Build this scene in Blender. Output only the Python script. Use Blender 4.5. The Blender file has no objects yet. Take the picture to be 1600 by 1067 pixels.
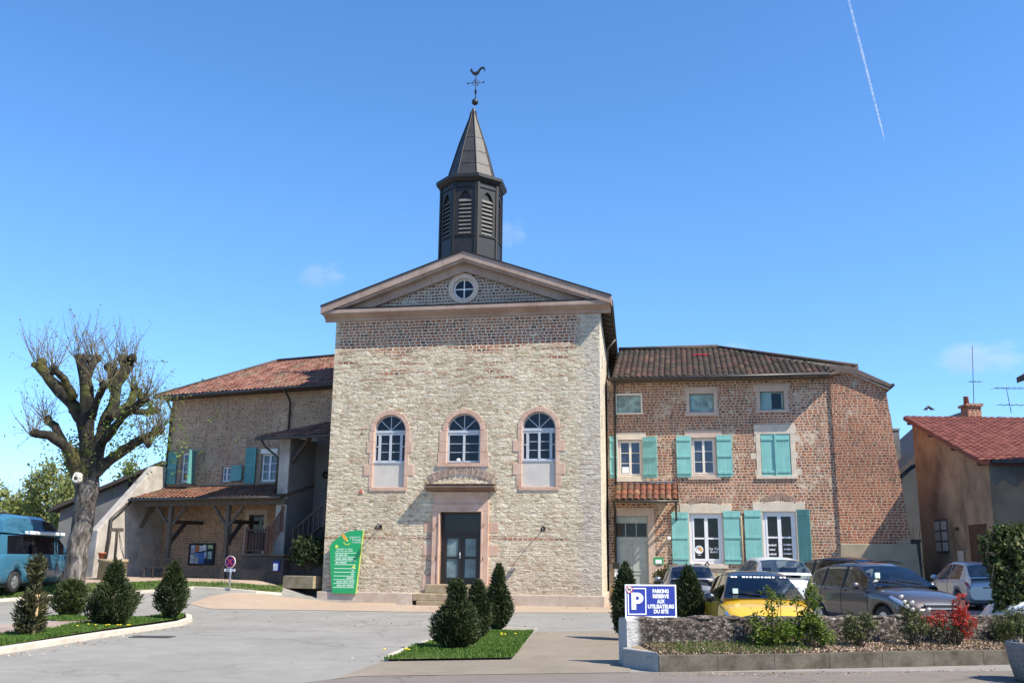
import bpy, bmesh, math, random
import numpy as np
from mathutils import Vector, Matrix
from mathutils.geometry import tessellate_polygon
from mathutils.noise import noise as pnoise

R = math.radians
rng = random.Random(7)
nrng = np.random.default_rng(7)
S = bpy.context.scene
COL = S.collection

# ------------------------------------------------------------------ camera
F_PX, TH, RHO, CAM_H = 1483.0, math.atan(341.5 / 1483.0), 0.011, 1.65
CAM = Vector((0, 0, CAM_H))
_f = Vector((0, math.cos(TH), math.sin(TH)))
_r0 = Vector((1, 0, 0)); _u0 = Vector((0, -math.sin(TH), math.cos(TH)))
_r = _r0 * math.cos(RHO) + _u0 * math.sin(RHO)
_u = _u0 * math.cos(RHO) - _r0 * math.sin(RHO)
cd = bpy.data.cameras.new('camera'); cam = bpy.data.objects.new('camera', cd); COL.objects.link(cam)
cd.sensor_width = 36; cd.lens = 36 * F_PX / 1600; cd.clip_start = .1; cd.clip_end = 20000
cam.matrix_world = Matrix(((_r.x, _u.x, -_f.x, CAM.x), (_r.y, _u.y, -_f.y, CAM.y), (_r.z, _u.z, -_f.z, CAM.z), (0, 0, 0, 1)))
S.camera = cam

# ------------------------------------------------------------------ light
SUN = Vector((.732, -.452, .98)).normalized()
SUN_EL = math.asin(SUN.z)
sl = bpy.data.lights.new('sun', 'SUN'); sl.energy = 5.0; sl.angle = R(.5); sl.color = (1, .92, .79)
so = bpy.data.objects.new('sun', sl); COL.objects.link(so)
so.rotation_euler = SUN.to_track_quat('Z', 'Y').to_euler()
W = bpy.data.worlds.new('World'); S.world = W; W.use_nodes = True
wn = W.node_tree; wn.nodes.clear()
wo = wn.nodes.new('ShaderNodeOutputWorld'); bg = wn.nodes.new('ShaderNodeBackground')
sky = wn.nodes.new('ShaderNodeTexSky'); sky.sky_type = 'NISHITA'; sky.sun_disc = False
sky.sun_elevation = SUN_EL; sky.sun_rotation = math.atan2(SUN.x, SUN.y)
sky.air_density = 1.0; sky.dust_density = .25; sky.ozone_density = 2.4; sky.altitude = 200
bg.inputs['Strength'].default_value = .12
hs = wn.nodes.new('ShaderNodeHueSaturation'); hs.inputs['Saturation'].default_value = 1.20; hs.inputs['Value'].default_value = 1.12
wn.links.new(sky.outputs[0], hs.inputs['Color'])
tn = wn.nodes.new('ShaderNodeMix'); tn.data_type = 'RGBA'; tn.blend_type = 'MULTIPLY'; tn.inputs[0].default_value = 1; tn.inputs[7].default_value = (.90, .99, 1.10, 1)
wn.links.new(hs.outputs[0], tn.inputs[6])
tcw = wn.nodes.new('ShaderNodeTexCoord'); sxw = wn.nodes.new('ShaderNodeSeparateXYZ'); wn.links.new(tcw.outputs['Generated'], sxw.inputs[0])
rpw = wn.nodes.new('ShaderNodeValToRGB'); wn.links.new(sxw.outputs[2], rpw.inputs[0])
rpw.color_ramp.elements[0].color = (.66, .80, 1.0, 1); rpw.color_ramp.elements[0].position = 0; rpw.color_ramp.elements[1].color = (1, 1, 1, 1); rpw.color_ramp.elements[1].position = .34
t2w = wn.nodes.new('ShaderNodeMix'); t2w.data_type = 'RGBA'; t2w.blend_type = 'MULTIPLY'; t2w.inputs[0].default_value = 1
wn.links.new(tn.outputs[2], t2w.inputs[6]); wn.links.new(rpw.outputs[0], t2w.inputs[7]); wn.links.new(t2w.outputs[2], bg.inputs['Color'])
wn.links.new(bg.outputs[0], wo.inputs['Surface'])
S.view_settings.view_transform = 'Standard'; S.view_settings.look = 'None'
S.view_settings.exposure = 0.80; S.view_settings.gamma = 1

# ------------------------------------------------------------------ pixel helpers (real planes, real ground)
def sst(t):
    t = min(1, max(0, t)); return t * t * (3 - 2 * t)
def zg(x, y):
    return (.75 * sst((y - 31) / 9) * sst((-x - 6.3) / 4) + .25 * sst((x - 5) / 2.5) * sst((y - 21) / 7))
def ray(px, py):
    return (_f * F_PX + _r * (px - 800) - _u * (py - 533.5)).normalized()
def GP(px, py, dz=0):
    d = ray(px, py); lo, hi = 2.0, 400.0
    for k in range(60):
        m = (lo + hi) / 2; p = CAM + d * m
        if p.z > zg(p.x, p.y) + dz: lo = m
        else: hi = m
    p = CAM + d * hi
    return Vector((p.x, p.y, zg(p.x, p.y) + dz))
def at_y(px, py, y):
    d = ray(px, py); return CAM + d * (y / d.y)
class Frame:
    def __init__(s, ox, oy, deg):
        s.o = Vector((ox, oy, 0)); s.a = R(deg)
        s.e = Vector((math.cos(s.a), -math.sin(s.a), 0)); s.n = Vector((-math.sin(s.a), -math.cos(s.a), 0))
    def uv(s, px, py, off=0):
        P = s.o + s.n * off; d = ray(px, py)
        X = CAM + d * ((P - CAM).dot(s.n) / d.dot(s.n))
        return (X - s.o).dot(s.e), X.z
    def W(s, u, y, z=0):
        return s.o + s.e * u - s.n * y + Vector((0, 0, z))
    def empty(s, name, label, cat, group=None, u=0, y=0, z=0):
        return thing(name, label, cat, s.W(u, y, z), -s.a, group)

# ------------------------------------------------------------------ object helpers
def tag(o, label=None, cat=None, group=None, kind=None):
    if label: o['label'] = label
    if cat: o['category'] = cat
    if group: o['group'] = group
    if kind: o['kind'] = kind
    return o
def thing(name, label, cat, loc=(0, 0, 0), rz=0, group=None):
    o = bpy.data.objects.new(name, None); COL.objects.link(o); o.empty_display_size = .2
    o.location = loc; o.rotation_euler = (0, 0, rz)
    return tag(o, label, cat, group)
def link(name, me, mat, parent=None, loc=None, rot=None):
    o = bpy.data.objects.new(name, me); COL.objects.link(o)
    if mat is not None: me.materials.append(mat)
    if parent is not None: o.parent = parent
    if loc is not None: o.location = loc
    if rot is not None: o.rotation_euler = rot
    return o
def copy_tree(o, parent=None):
    c = o.copy(); COL.objects.link(c); c.parent = parent
    for ch in list(o.children): copy_tree(ch, c)
    return c

class MB:
    def __init__(s): s.v = []; s.f = []; s.fuv = []; s.sm = []
    def add(s, vs, fs, uv=None, smooth=False):
        b = len(s.v); s.v.extend([tuple(v) for v in vs])
        for f in fs:
            s.f.append([b + i for i in f]); s.fuv.append(uv); s.sm.append(smooth)
        return s
    def box(s, x0, x1, y0, y1, z0, z1):
        return s.add([(x0, y0, z0), (x1, y0, z0), (x1, y1, z0), (x0, y1, z0), (x0, y0, z1), (x1, y0, z1), (x1, y1, z1), (x0, y1, z1)],
                     [(3, 2, 1, 0), (4, 5, 6, 7), (0, 1, 5, 4), (1, 2, 6, 5), (2, 3, 7, 6), (3, 0, 4, 7)])
    def bar(s, a, b, w, h, up=(0, 0, 1)):
        a = Vector(a); b = Vector(b); d = (b - a).normalized(); up = Vector(up)
        if abs(d.dot(up)) > .98: up = Vector((0, 1, 0))
        sx = d.cross(up).normalized(); uz = sx.cross(d)
        vs = []
        for p in (a, b):
            for i, j in ((-1, -1), (1, -1), (1, 1), (-1, 1)): vs.append(p + sx * (w / 2 * i) + uz * (h / 2 * j))
        return s.add(vs, [(3, 2, 1, 0), (4, 5, 6, 7), (0, 1, 5, 4), (1, 2, 6, 5), (2, 3, 7, 6), (3, 0, 4, 7)])
    def prism(s, poly, y0, y1):      # poly in (x,z), extruded along y
        n = len(poly); vs = [(x, y0, z) for x, z in poly] + [(x, y1, z) for x, z in poly]
        fs = [list(range(n)), list(range(2 * n - 1, n - 1, -1))] + [(i, n + i, n + (i + 1) % n, (i + 1) % n) for i in range(n)]
        return s.add(vs, fs)
    def prism_x(s, poly, x0, x1):    # poly in (y,z)
        n = len(poly); vs = [(x0, y, z) for y, z in poly] + [(x1, y, z) for y, z in poly]
        fs = [list(range(n)), list(range(2 * n - 1, n - 1, -1))] + [(i, n + i, n + (i + 1) % n, (i + 1) % n) for i in range(n)]
        return s.add(vs, fs)
    def prism_z(s, poly, z0, z1):
        n = len(poly); vs = [(x, y, z0) for x, y in poly] + [(x, y, z1) for x, y in poly]
        fs = [list(range(n))[::-1], list(range(n, 2 * n))] + [(i, (i + 1) % n, n + (i + 1) % n, n + i) for i in range(n)]
        return s.add(vs, fs)
    def tube(s, pts, rad, n=8, cap=True, rough=0, smooth=True):
        pts = [Vector(p) for p in pts]; m = len(pts)
        if not hasattr(rad, '__len__'): rad = [rad] * m
        vs = []; prev = None
        for i, p in enumerate(pts):
            d = (pts[min(i + 1, m - 1)] - pts[max(i - 1, 0)])
            d = d.normalized() if d.length > 1e-9 else Vector((0, 0, 1))
            if prev is None:
                a = Vector((1, 0, 0)) if abs(d.x) < .9 else Vector((0, 1, 0)); sx = d.cross(a).normalized()
            else:
                sx = (prev - d * prev.dot(d)).normalized()
            prev = sx; sy = d.cross(sx)
            for k in range(n):
                t = 2 * math.pi * k / n; r = rad[i]
                o = sx * math.cos(t) + sy * math.sin(t)
                if rough:
                    q = p + o * r; r *= 1 + rough * (pnoise(q * 1.3) + .6 * pnoise(q * 3.7))
                vs.append(p + o * r)
        fs = [(i * n + k, i * n + (k + 1) % n, (i + 1) * n + (k + 1) % n, (i + 1) * n + k) for i in range(m - 1) for k in range(n)]
        s.add(vs, fs, smooth=smooth)
        if cap: s.add([vs[k] for k in range(n)], [list(range(n))[::-1]]); s.add(vs[-n:], [list(range(n))])
        return s
    def lathe(s, prof, n=24, c=(0, 0, 0), smooth=True, a0=0, cap=True):
        vs = []
        for r, z in prof:
            for k in range(n):
                t = a0 + 2 * math.pi * k / n; vs.append((c[0] + r * math.cos(t), c[1] + r * math.sin(t), c[2] + z))
        m = len(prof)
        s.add(vs, [(i * n + k, i * n + (k + 1) % n, (i + 1) * n + (k + 1) % n, (i + 1) * n + k) for i in range(m - 1) for k in range(n)], smooth=smooth)
        if cap:
            s.add(vs[:n], [list(range(n))[::-1]]); s.add(vs[-n:], [list(range(n))])
        return s
    def lathe_y(s, prof, n=24, c=(0, 0, 0), smooth=True, cap=True):    # axis along y: prof (r, y)
        t = MB(); t.lathe(prof, n, (0, 0, 0), smooth, 0, cap)
        vs = [(c[0] + x, c[1] + z, c[2] + y) for x, y, z in t.v]
        b = len(s.v); s.v.extend(vs)
        for f, sm in zip(t.f, t.sm): s.f.append([b + i for i in f][::-1]); s.fuv.append(None); s.sm.append(sm)
        return s
    def ball(s, c, r, n=12, m=8):
        if not hasattr(r, '__len__'): r = (r, r, r)
        vs = [(c[0] + r[0] * math.sin(math.pi * i / m) * math.cos(2 * math.pi * k / n), c[1] + r[1] * math.sin(math.pi * i / m) * math.sin(2 * math.pi * k / n), c[2] - r[2] * math.cos(math.pi * i / m)) for i in range(m + 1) for k in range(n)]
        return s.add(vs, [(i * n + k, i * n + (k + 1) % n, (i + 1) * n + (k + 1) % n, (i + 1) * n + k) for i in range(m) for k in range(n)], smooth=True)
    def holed(s, outer, holes, y=0, depth=.25):   # wall face in x,z with openings and their reveals
        loops = [[Vector((x, z, 0)) for x, z in outer]] + [[Vector((x, z, 0)) for x, z in h] for h in holes]
        tris = tessellate_polygon(loops); flat = [p for l in loops for p in l]
        s.add([(p.x, y, p.y) for p in flat], [t for t in tris])
        for h in holes:
            n = len(h); s.add([(x, y, z) for x, z in h] + [(x, y + depth, z) for x, z in h], [(i, (i + 1) % n, n + (i + 1) % n, n + i) for i in range(n)])
        return s
    def build(s, name, mat, parent=None, recalc=True, loc=None, rot=None, bevel=0):
        me = bpy.data.meshes.new(name); me.from_pydata(s.v, [], s.f)
        me.polygons.foreach_set('use_smooth', s.sm)
        if any(u is not None for u in s.fuv):
            ul = me.uv_layers.new(name='UVMap'); i = 0; arr = []
            for f, u in zip(s.f, s.fuv): arr.extend(list(u or (0, 0)) * len(f))
            ul.data.foreach_set('uv', arr); recalc = False
        if recalc:
            bm = bmesh.new(); bm.from_mesh(me); bmesh.ops.remove_doubles(bm, verts=bm.verts, dist=1e-5)
            bmesh.ops.recalc_face_normals(bm, faces=bm.faces); bm.to_mesh(me); bm.free()
        me.update()
        o = link(name, me, mat, parent, loc, rot)
        if bevel:
            b = o.modifiers.new('bevel', 'BEVEL'); b.width = bevel; b.segments = 2; b.limit_method = 'ANGLE'; b.angle_limit = R(40)
        return o

def arch(x0, x1, z0, zs, n=14, rise=None):       # outline: jambs and a round (or flatter) head
    c = (x0 + x1) / 2; r = (x1 - x0) / 2; rise = rise or r
    return [(x0, z0), (x1, z0)] + [(c + r * math.cos(math.pi * k / n), zs + rise * math.sin(math.pi * k / n)) for k in range(n + 1)]
def rect(x0, x1, z0, z1): return [(x0, z0), (x1, z0), (x1, z1), (x0, z1)]
def quads(name, C, A, B, mat, parent=None):      # many small quads: centres, half axes (numpy Nx3)
    n = len(C); V = np.empty((n, 4, 3)); V[:, 0] = C - A - B; V[:, 1] = C + A - B; V[:, 2] = C + A * .55 + B; V[:, 3] = C - A * .55 + B
    me = bpy.data.meshes.new(name); me.vertices.add(4 * n); me.vertices.foreach_set('co', V.reshape(-1))
    me.loops.add(4 * n); me.loops.foreach_set('vertex_index', np.arange(4 * n, dtype=np.int32))
    me.polygons.add(n); me.polygons.foreach_set('loop_start', np.arange(0, 4 * n, 4, dtype=np.int32)); me.polygons.foreach_set('loop_total', np.full(n, 4, dtype=np.int32))
    ul = me.uv_layers.new(name='UVMap'); u = np.repeat(nrng.random((n, 2)), 4, axis=0); ul.data.foreach_set('uv', u.reshape(-1))
    me.update(calc_edges=True); me.validate()
    return link(name, me, mat, parent)
def unit(a): return a / np.maximum(np.linalg.norm(a, axis=1, keepdims=True), 1e-9)
def rvec(n): return unit(nrng.normal(size=(n, 3)))
_font = None
def text(name, body, size, mat, parent, loc, rot=(R(90), 0, 0), align='CENTER', sx=1, ext=.0015, bold=0):
    c = bpy.data.curves.new(name, 'FONT'); c.body = body; c.size = size; c.align_x = align; c.align_y = 'CENTER'; c.extrude = ext; c.offset = bold; c.resolution_u = 3
    t = bpy.data.objects.new('t', c); COL.objects.link(t)
    dg = bpy.context.evaluated_depsgraph_get(); me = bpy.data.meshes.new_from_object(t.evaluated_get(dg))
    bpy.data.objects.remove(t); bpy.data.curves.remove(c); me.name = name; me.materials.clear()
    o = link(name, me, mat, parent, loc, rot); o.scale = (sx, 1, 1); return o

# ------------------------------------------------------------------ materials
class NT:
    def __init__(s, name):
        s.m = bpy.data.materials.new(name); s.m.use_nodes = True; s.t = s.m.node_tree
        s.b = s.t.nodes['Principled BSDF']; s.out = s.t.nodes['Material Output']
        s.tc = None
    def n(s, typ, _p=None, **kw):
        nd = s.t.nodes.new('ShaderNode' + typ)
        for k, v in (_p or {}).items(): setattr(nd, k, v)
        for k, v in kw.items():
            key = k.replace('_', ' ')
            s.set(nd.inputs[int(k[1:])] if k[0] == 'i' and k[1:].isdigit() else nd.inputs[key], v)
        return nd
    def set(s, inp, v):
        if isinstance(v, bpy.types.NodeSocket): s.t.links.new(v, inp)
        elif isinstance(v, bpy.types.Node): s.t.links.new(v.outputs[0], inp)
        else:
            if hasattr(inp.default_value, '__len__') and hasattr(v, '__len__') and len(inp.default_value) == 4 and len(v) == 3: v = (*v, 1)
            inp.default_value = v
    def coord(s, kind='Object'):
        if not s.tc: s.tc = s.n('TexCoord')
        return s.tc.outputs[kind]
    def math(s, op, a, b=0.0, c=None, clamp=False):
        nd = s.t.nodes.new('ShaderNodeMath'); nd.operation = op; nd.use_clamp = clamp
        s.set(nd.inputs[0], a); s.set(nd.inputs[1], b)
        if c is not None: s.set(nd.inputs[2], c)
        return nd.outputs[0]
    def sstep(s, v, a, b):
        nd = s.n('MapRange', {'interpolation_type': 'SMOOTHSTEP'}); s.set(nd.inputs[0], v)
        nd.inputs[1].default_value = a; nd.inputs[2].default_value = b; return nd.outputs[0]
    def noise(s, vec, scale, detail=3, rough=.55, out=0):
        nd = s.n('TexNoise', Vector=vec, Scale=scale, Detail=detail, Roughness=rough); return nd.outputs[out]
    def ramp(s, fac, stops, interp='LINEAR'):
        nd = s.n('ValToRGB'); cr = nd.color_ramp; cr.interpolation = interp
        while len(cr.elements) < len(stops): cr.elements.new(.5)
        for e, (p, c) in zip(cr.elements, stops): e.position = p; e.color = (*c, 1)
        s.set(nd.inputs[0], fac); return nd.outputs[0]
    def mix(s, fac, a, b, mode='MIX'):
        nd = s.t.nodes.new('ShaderNodeMix'); nd.data_type = 'RGBA'; nd.blend_type = mode
        s.set(nd.inputs[0], fac); s.set(nd.inputs[6], a); s.set(nd.inputs[7], b); return nd.outputs[2]
    def bump(s, h, strength=.5, dist=.02):
        nd = s.n('Bump', Height=h, Strength=strength, Distance=dist); s.set(s.b.inputs['Normal'], nd.outputs[0])
    def col(s, c): s.set(s.b.inputs['Base Color'], c); return s
    def rough(s, r): s.set(s.b.inputs['Roughness'], r); return s

def plain(name, c, rough=.6, metal=0, vary=.12, scale=6, spec=.5, coat=0, bump=0):
    t = NT(name); n = t.noise(t.coord(), scale, 4)
    lo = tuple(max(0, x * (1 - vary)) for x in c); hi = tuple(min(1, x * (1 + vary)) for x in c)
    t.col(t.ramp(n, [(.3, lo), (.7, hi)])).rough(rough)
    t.b.inputs['Metallic'].default_value = metal; t.b.inputs['Specular IOR Level'].default_value = spec
    t.b.inputs['Coat Weight'].default_value = coat; t.b.inputs['Coat Roughness'].default_value = .04
    if bump: t.bump(t.noise(t.coord(), scale * 4, 5), bump, .01)
    return t.m

def wallvec(t, warp=.02, wscale=3, sx=1, sz=1):
    sp = t.n('SeparateXYZ', Vector=t.coord()); u = t.math('ADD', sp.outputs[0], sp.outputs[1])
    c = t.n('CombineXYZ', X=u, Y=sp.outputs[2], Z=0.0)
    nz = t.noise(c, wscale, 2, out=1)
    d = t.n('VectorMath', {'operation': 'SUBTRACT'}, i0=nz, i1=(.5, .5, .5))
    d2 = t.n('VectorMath', {'operation': 'MULTIPLY'}, i0=d, i1=(warp * 2, warp * 2, 0))
    v0 = t.n('VectorMath', {'operation': 'ADD'}, i0=c, i1=d2)
    f1 = t.n('VectorMath', {'operation': 'SUBTRACT'}, i0=t.noise(c, 8.5, 3, .6, out=1), i1=(.5, .5, .5))
    v = t.n('VectorMath', {'operation': 'ADD'}, i0=v0, i1=t.n('VectorMath', {'operation': 'MULTIPLY'}, i0=f1, i1=(.11, .055, 0)).outputs[0])
    return c.outputs[0], v.outputs[0], u, sp.outputs[2]

BR_RED = [(0, (.07, .030, .032)), (.25, (.16, .048, .034)), (.5, (.25, .075, .042)), (.75, (.33, .115, .06)), (1, (.13, .055, .05))]
BR_OLD = [(0, (.06, .035, .035)), (.3, (.15, .06, .05)), (.55, (.23, .10, .07)), (.8, (.28, .15, .11)), (1, (.12, .07, .06))]
BR_WARM = [(0, (.095, .040, .034)), (.22, (.23, .066, .038)), (.5, (.36, .105, .05)), (.75, (.45, .155, .075)), (1, (.17, .062, .052))]
ST_CREAM = [(0, (.38, .28, .165)), (.16, (.56, .475, .325)), (.42, (.73, .65, .49)), (.62, (.60, .505, .35)), (.80, (.80, .725, .565)), (.92, (.46, .28, .165)), (1, (.64, .545, .395))]

def masonry(name, mortar, bricks, bw=.25, bh=.082, mj=.014, bdist=.03, dusty=.42, stones=None, sw=.30, sh=.11, vs=(3.6, 9.5, 1), mask=None, cover=.25, cov_bias=0, bump=.8, dirt=.25, tint=None):
    t = NT(name); c, v, u, z = wallvec(t, .016, 2.2)
    c2, v2, _, _ = wallvec(t, .022, 1.6)
    nb = t.noise(c, .7, 3)
    def rowshift(vec, h):      # every course gets its own shift and its own brick length
        s = t.n('SeparateXYZ', Vector=vec); row = t.math('FLOOR', t.math('DIVIDE', s.outputs[1], h))
        w = t.n('TexWhiteNoise', {'noise_dimensions': '1D'}, W=row); w2 = t.n('TexWhiteNoise', {'noise_dimensions': '1D'}, W=t.math('ADD', row, 37.3))
        x = t.math('MULTIPLY', t.math('ADD', s.outputs[0], t.math('MULTIPLY', w.outputs[0], 7.0)), t.math('ADD', .72, t.math('MULTIPLY', w2.outputs[0], .75)))
        return t.n('CombineXYZ', X=x, Y=s.outputs[1]).outputs[0]
    def bricklayer(vec, w, h, m, sm, sq=1.0):
        vec = rowshift(vec, h)
        b = t.n('TexBrick', {'offset': 0.0, 'squash': 1.0}, Vector=vec, Color1=(0, 0, 0), Color2=(1, 1, 1), Mortar=(.5, .5, .5), Scale=1.0, Mortar_Size=m, Mortar_Smooth=sm, Bias=0.0, Brick_Width=w, Row_Height=h)
        return b.outputs[0], b.outputs[1]
    bc, bf = bricklayer(v, bw, bh, mj, .35, .62)
    bcol = t.ramp(bc, bricks)
    dust = t.sstep(t.noise(c, 2.6, 5, .65), .36, .74); bcol = t.mix(t.math('ADD', .04, t.math('MULTIPLY', dust, dusty)), bcol, tuple(m_ * .82 for m_ in mortar))
    fine = t.noise(c, 22, 3)
    # patches where old lime mortar smears over the bricks
    cov = t.math('ADD', t.math('MULTIPLY', t.noise(v, 1.1, 4, .62), .75), t.math('MULTIPLY', t.noise(v, 6.5, 3, .6), .5))
    covm = t.sstep(cov, .86 - cover + cov_bias, .98 - cover + cov_bias)
    bm = t.math('MAXIMUM', bf, covm)
    mo = t.mix(fine, tuple(x * .85 for x in mortar), tuple(min(1, x * 1.12) for x in mortar))
    bcol = t.mix(bm, bcol, mo); h = t.math('SUBTRACT', 1, t.math('MULTIPLY', bm, .8))
    if stones:
        sc, sf = bricklayer(v2, sw, sh, .012, .6)
        vo = t.n('TexVoronoi', {'feature': 'F1'}, Vector=t.n('VectorMath', {'operation': 'MULTIPLY'}, i0=v2, i1=vs).outputs[0], Scale=1.0)
        ve = t.n('TexVoronoi', {'feature': 'DISTANCE_TO_EDGE'}, Vector=t.n('VectorMath', {'operation': 'MULTIPLY'}, i0=v2, i1=vs).outputs[0], Scale=1.0)
        rnd = t.math('FRACT', t.math('ADD', sc, t.n('SeparateColor', Color=vo.outputs['Color']).outputs[0]))
        scol = t.ramp(rnd, stones)
        edge = t.math('SUBTRACT', 1, t.sstep(ve.outputs[0], .0, .22))
        sm = t.math('MAXIMUM', sf, t.math('MULTIPLY', edge, .6))
        smear = t.sstep(t.noise(v2, 3.1, 5, .65), .44, .66)
        sm2 = t.math('MAXIMUM', sm, t.math('MULTIPLY', smear, .75))
        scol = t.mix(sm2, scol, mo)
        # shadow pockets between the rubble, darkened in the colour
        holl = t.math('MULTIPLY', t.sstep(t.noise(t.n('VectorMath', {'operation': 'MULTIPLY'}, i0=v2, i1=(3.6, 9.5, 1)).outputs[0], 1.0, 5, .68), .56, .72), .75)
        scol = t.mix(holl, scol, (.20, .165, .125))
        hs = t.math('ADD', t.math('MULTIPLY', t.math('SUBTRACT', 1, sm), .5), t.math('MULTIPLY', t.noise(t.n('VectorMath', {'operation': 'MULTIPLY'}, i0=v2, i1=(5.5, 8.5, 1)).outputs[0], 1.0, 6, .68), 1.5))
        hs = t.math('SUBTRACT', hs, t.math('MULTIPLY', holl, .9))
        k = mask(t, u, z, c) if mask else 0.0
        bcol = t.mix(k, scol, bcol)
        h = t.math('ADD', t.math('MULTIPLY', h, k), t.math('MULTIPLY', hs, t.math('SUBTRACT', 1, k)))
    h = t.math('ADD', h, t.math('MULTIPLY', fine, .35))
    d = t.ramp(t.noise(c, .45, 4, .6), [(.3, (1 - dirt,) * 3), (.7, (1.06,) * 3)])
    bcol = t.mix(1.0, bcol, d, 'MULTIPLY')
    if tint: bcol = tint(t, bcol, u, z, c)
    t.col(bcol).rough(.9); t.b.inputs['Specular IOR Level'].default_value = .2
    t.bump(h, bump, bdist)
    return t.m

def fac_mask(t, u, z, c):
    st = t.n('VectorMath', {'operation': 'MULTIPLY'}, i0=c, i1=(.55, 6.5, 1)).outputs[0]
    n1 = t.noise(c, .9, 3); n2 = t.noise(st, 1.0, 3, .6)
    top = t.sstep(t.math('ADD', z, t.math('MULTIPLY', t.math('SUBTRACT', n2, .5), 2.2)), 9.75, 9.95)
    edge = t.math('MULTIPLY', t.sstep(t.math('ADD', u, t.math('MULTIPLY', n2, .8)), .35, .75), t.math('SUBTRACT', 1, t.sstep(t.math('ADD', u, t.math('MULTIPLY', n1, 1.5)), 10.6, 11.0)))
    mid = t.math('MULTIPLY', t.math('MULTIPLY', t.sstep(z, 7.9, 8.9), t.sstep(n2, .555, .585)), edge)
    row = t.math('ABSOLUTE', t.math('SUBTRACT', z, 2.45)); band = t.math('MULTIPLY', t.math('LESS_THAN', row, .09), t.sstep(n2, .44, .5))
    low = t.sstep(n2, .655, .675)
    k = t.math('MAXIMUM', t.math('MULTIPLY', top, edge), mid)
    return t.math('MAXIMUM', k, t.math('MAXIMUM', t.math('MULTIPLY', band, .9), low), clamp=True)
def right_mask(t, u, z, c):
    n1 = t.noise(c, .8, 4)
    return t.sstep(t.math('ADD', z, t.math('MULTIPLY', n1, 1.6)), 2.1, 2.5)
def fac_tint(t, col, u, z, c):       # run-off streaks, warm damp foot, grey cement repair at the right edge
    st = t.noise(t.n('VectorMath', {'operation': 'MULTIPLY'}, i0=c, i1=(2.6, .22, 1)).outputs[0], 1.0, 4, .6)
    col = t.mix(t.math('MULTIPLY', t.sstep(st, .50, .70), .30), col, (.30, .265, .21))
    foot = t.math('SUBTRACT', 1, t.sstep(t.math('ADD', z, t.math('MULTIPLY', t.noise(c, 1.1, 4), 1.6)), 1.0, 3.4))
    col = t.mix(t.math('MULTIPLY', foot, .35), col, (.40, .31, .24))
    rep = t.math('MULTIPLY', t.sstep(t.math('ADD', u, t.math('MULTIPLY', t.noise(c, .8, 4), 1.6)), 10.6, 11.2), .55)
    return t.mix(rep, col, (.50, .46, .40))
def wall_tint(t, col, u, z, c):      # soot and run-off on the house wall
    st = t.noise(t.n('VectorMath', {'operation': 'MULTIPLY'}, i0=c, i1=(1.8, .25, 1)).outputs[0], 1.0, 4, .6)
    col = t.mix(t.math('MULTIPLY', t.sstep(st, .54, .72), .32), col, (.12, .085, .065))
    pl = t.sstep(t.noise(c, .55, 5, .62), .60, .68); return t.mix(t.math('MULTIPLY', pl, .45), col, (.46, .38, .29))

M = {}
M['facade'] = masonry('facade masonry', (.68, .59, .44), BR_WARM, stones=ST_CREAM, mask=fac_mask, cover=.17, bump=1.0, dirt=.2, bw=.20, bh=.125, mj=.024, sw=.44, sh=.18, vs=(2.3, 6.0, 1), bdist=.065, dusty=.06, tint=fac_tint)
M['tympanum'] = masonry('tympanum masonry', (.50, .45, .37), BR_OLD, bw=.19, bh=.13, mj=.030, cover=.20, dusty=.2)
M['right'] = masonry('right house brick', (.62, .50, .37), BR_WARM, stones=ST_CREAM, mask=right_mask, cover=.22, bw=.175, bh=.118, mj=.0215, dirt=.25, sw=.45, sh=.18, vs=(2.4, 6.0, 1), dusty=.22, tint=wall_tint)
M['ext'] = masonry('end bay brick', (.58, .45, .32), [(0, (.19, .055, .034)), (.3, (.33, .095, .05)), (.6, (.44, .14, .068)), (.85, (.36, .115, .056)), (1, (.16, .066, .054))], cover=.15, bw=.18, bh=.112, mj=.0185, dusty=.08, dirt=.3, tint=wall_tint)
M['wing'] = masonry('left wing brick', (.58, .43, .285), [(0, (.22, .115, .08)), (.3, (.36, .19, .125)), (.55, (.46, .245, .155)), (.8, (.48, .29, .195)), (1, (.32, .19, .135))], cover=.17, bw=.19, bh=.105, mj=.018, dirt=.3, dusty=.3, tint=wall_tint)
M['side'] = masonry('side wall stone', (.62, .55, .44), BR_OLD, stones=ST_CREAM, mask=None, cover=.3)

def stone(name, c, c2, scale=2.5, bump=.35, rough=.85):
    t = NT(name); a = t.noise(t.coord(), scale, 5, .6); b = t.noise(t.coord(), 30, 3)
    t.col(t.mix(t.math('MULTIPLY', b, .4), t.ramp(a, [(.32, c), (.68, c2)]), tuple(x * .75 for x in c))).rough(rough)
    t.b.inputs['Specular IOR Level'].default_value = .2
    t.bump(t.math('ADD', a, t.math('MULTIPLY', b, .5)), bump, .02); return t.m
M['pink'] = stone('pink limestone', (.48, .30, .215), (.64, .465, .36), 1.6)
M['cornice'] = stone('cornice limestone', (.29, .20, .16), (.44, .34, .28), 1.1)
M['lime'] = stone('pale limestone', (.56, .48, .38), (.70, .62, .50))
M['limepink'] = stone('pinkish lintel stone', (.50, .38, .30), (.62, .50, .41))
M['plinth'] = stone('plinth stone', (.42, .335, .26), (.58, .485, .385))
M['cement'] = stone('smooth cement infill', (.50, .46, .41), (.60, .56, .50), 1.5, .1)
M['step'] = stone('mossy step stone', (.26, .20, .11), (.42, .34, .24), 4)
M['render'] = stone('old pale render', (.27, .245, .215), (.54, .495, .44), 1.4, .3)
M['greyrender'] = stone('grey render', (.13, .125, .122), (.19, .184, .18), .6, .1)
M['greenrender'] = stone('grey wall of far house', (.055, .058, .06), (.085, .088, .088), .8, .1)
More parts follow.
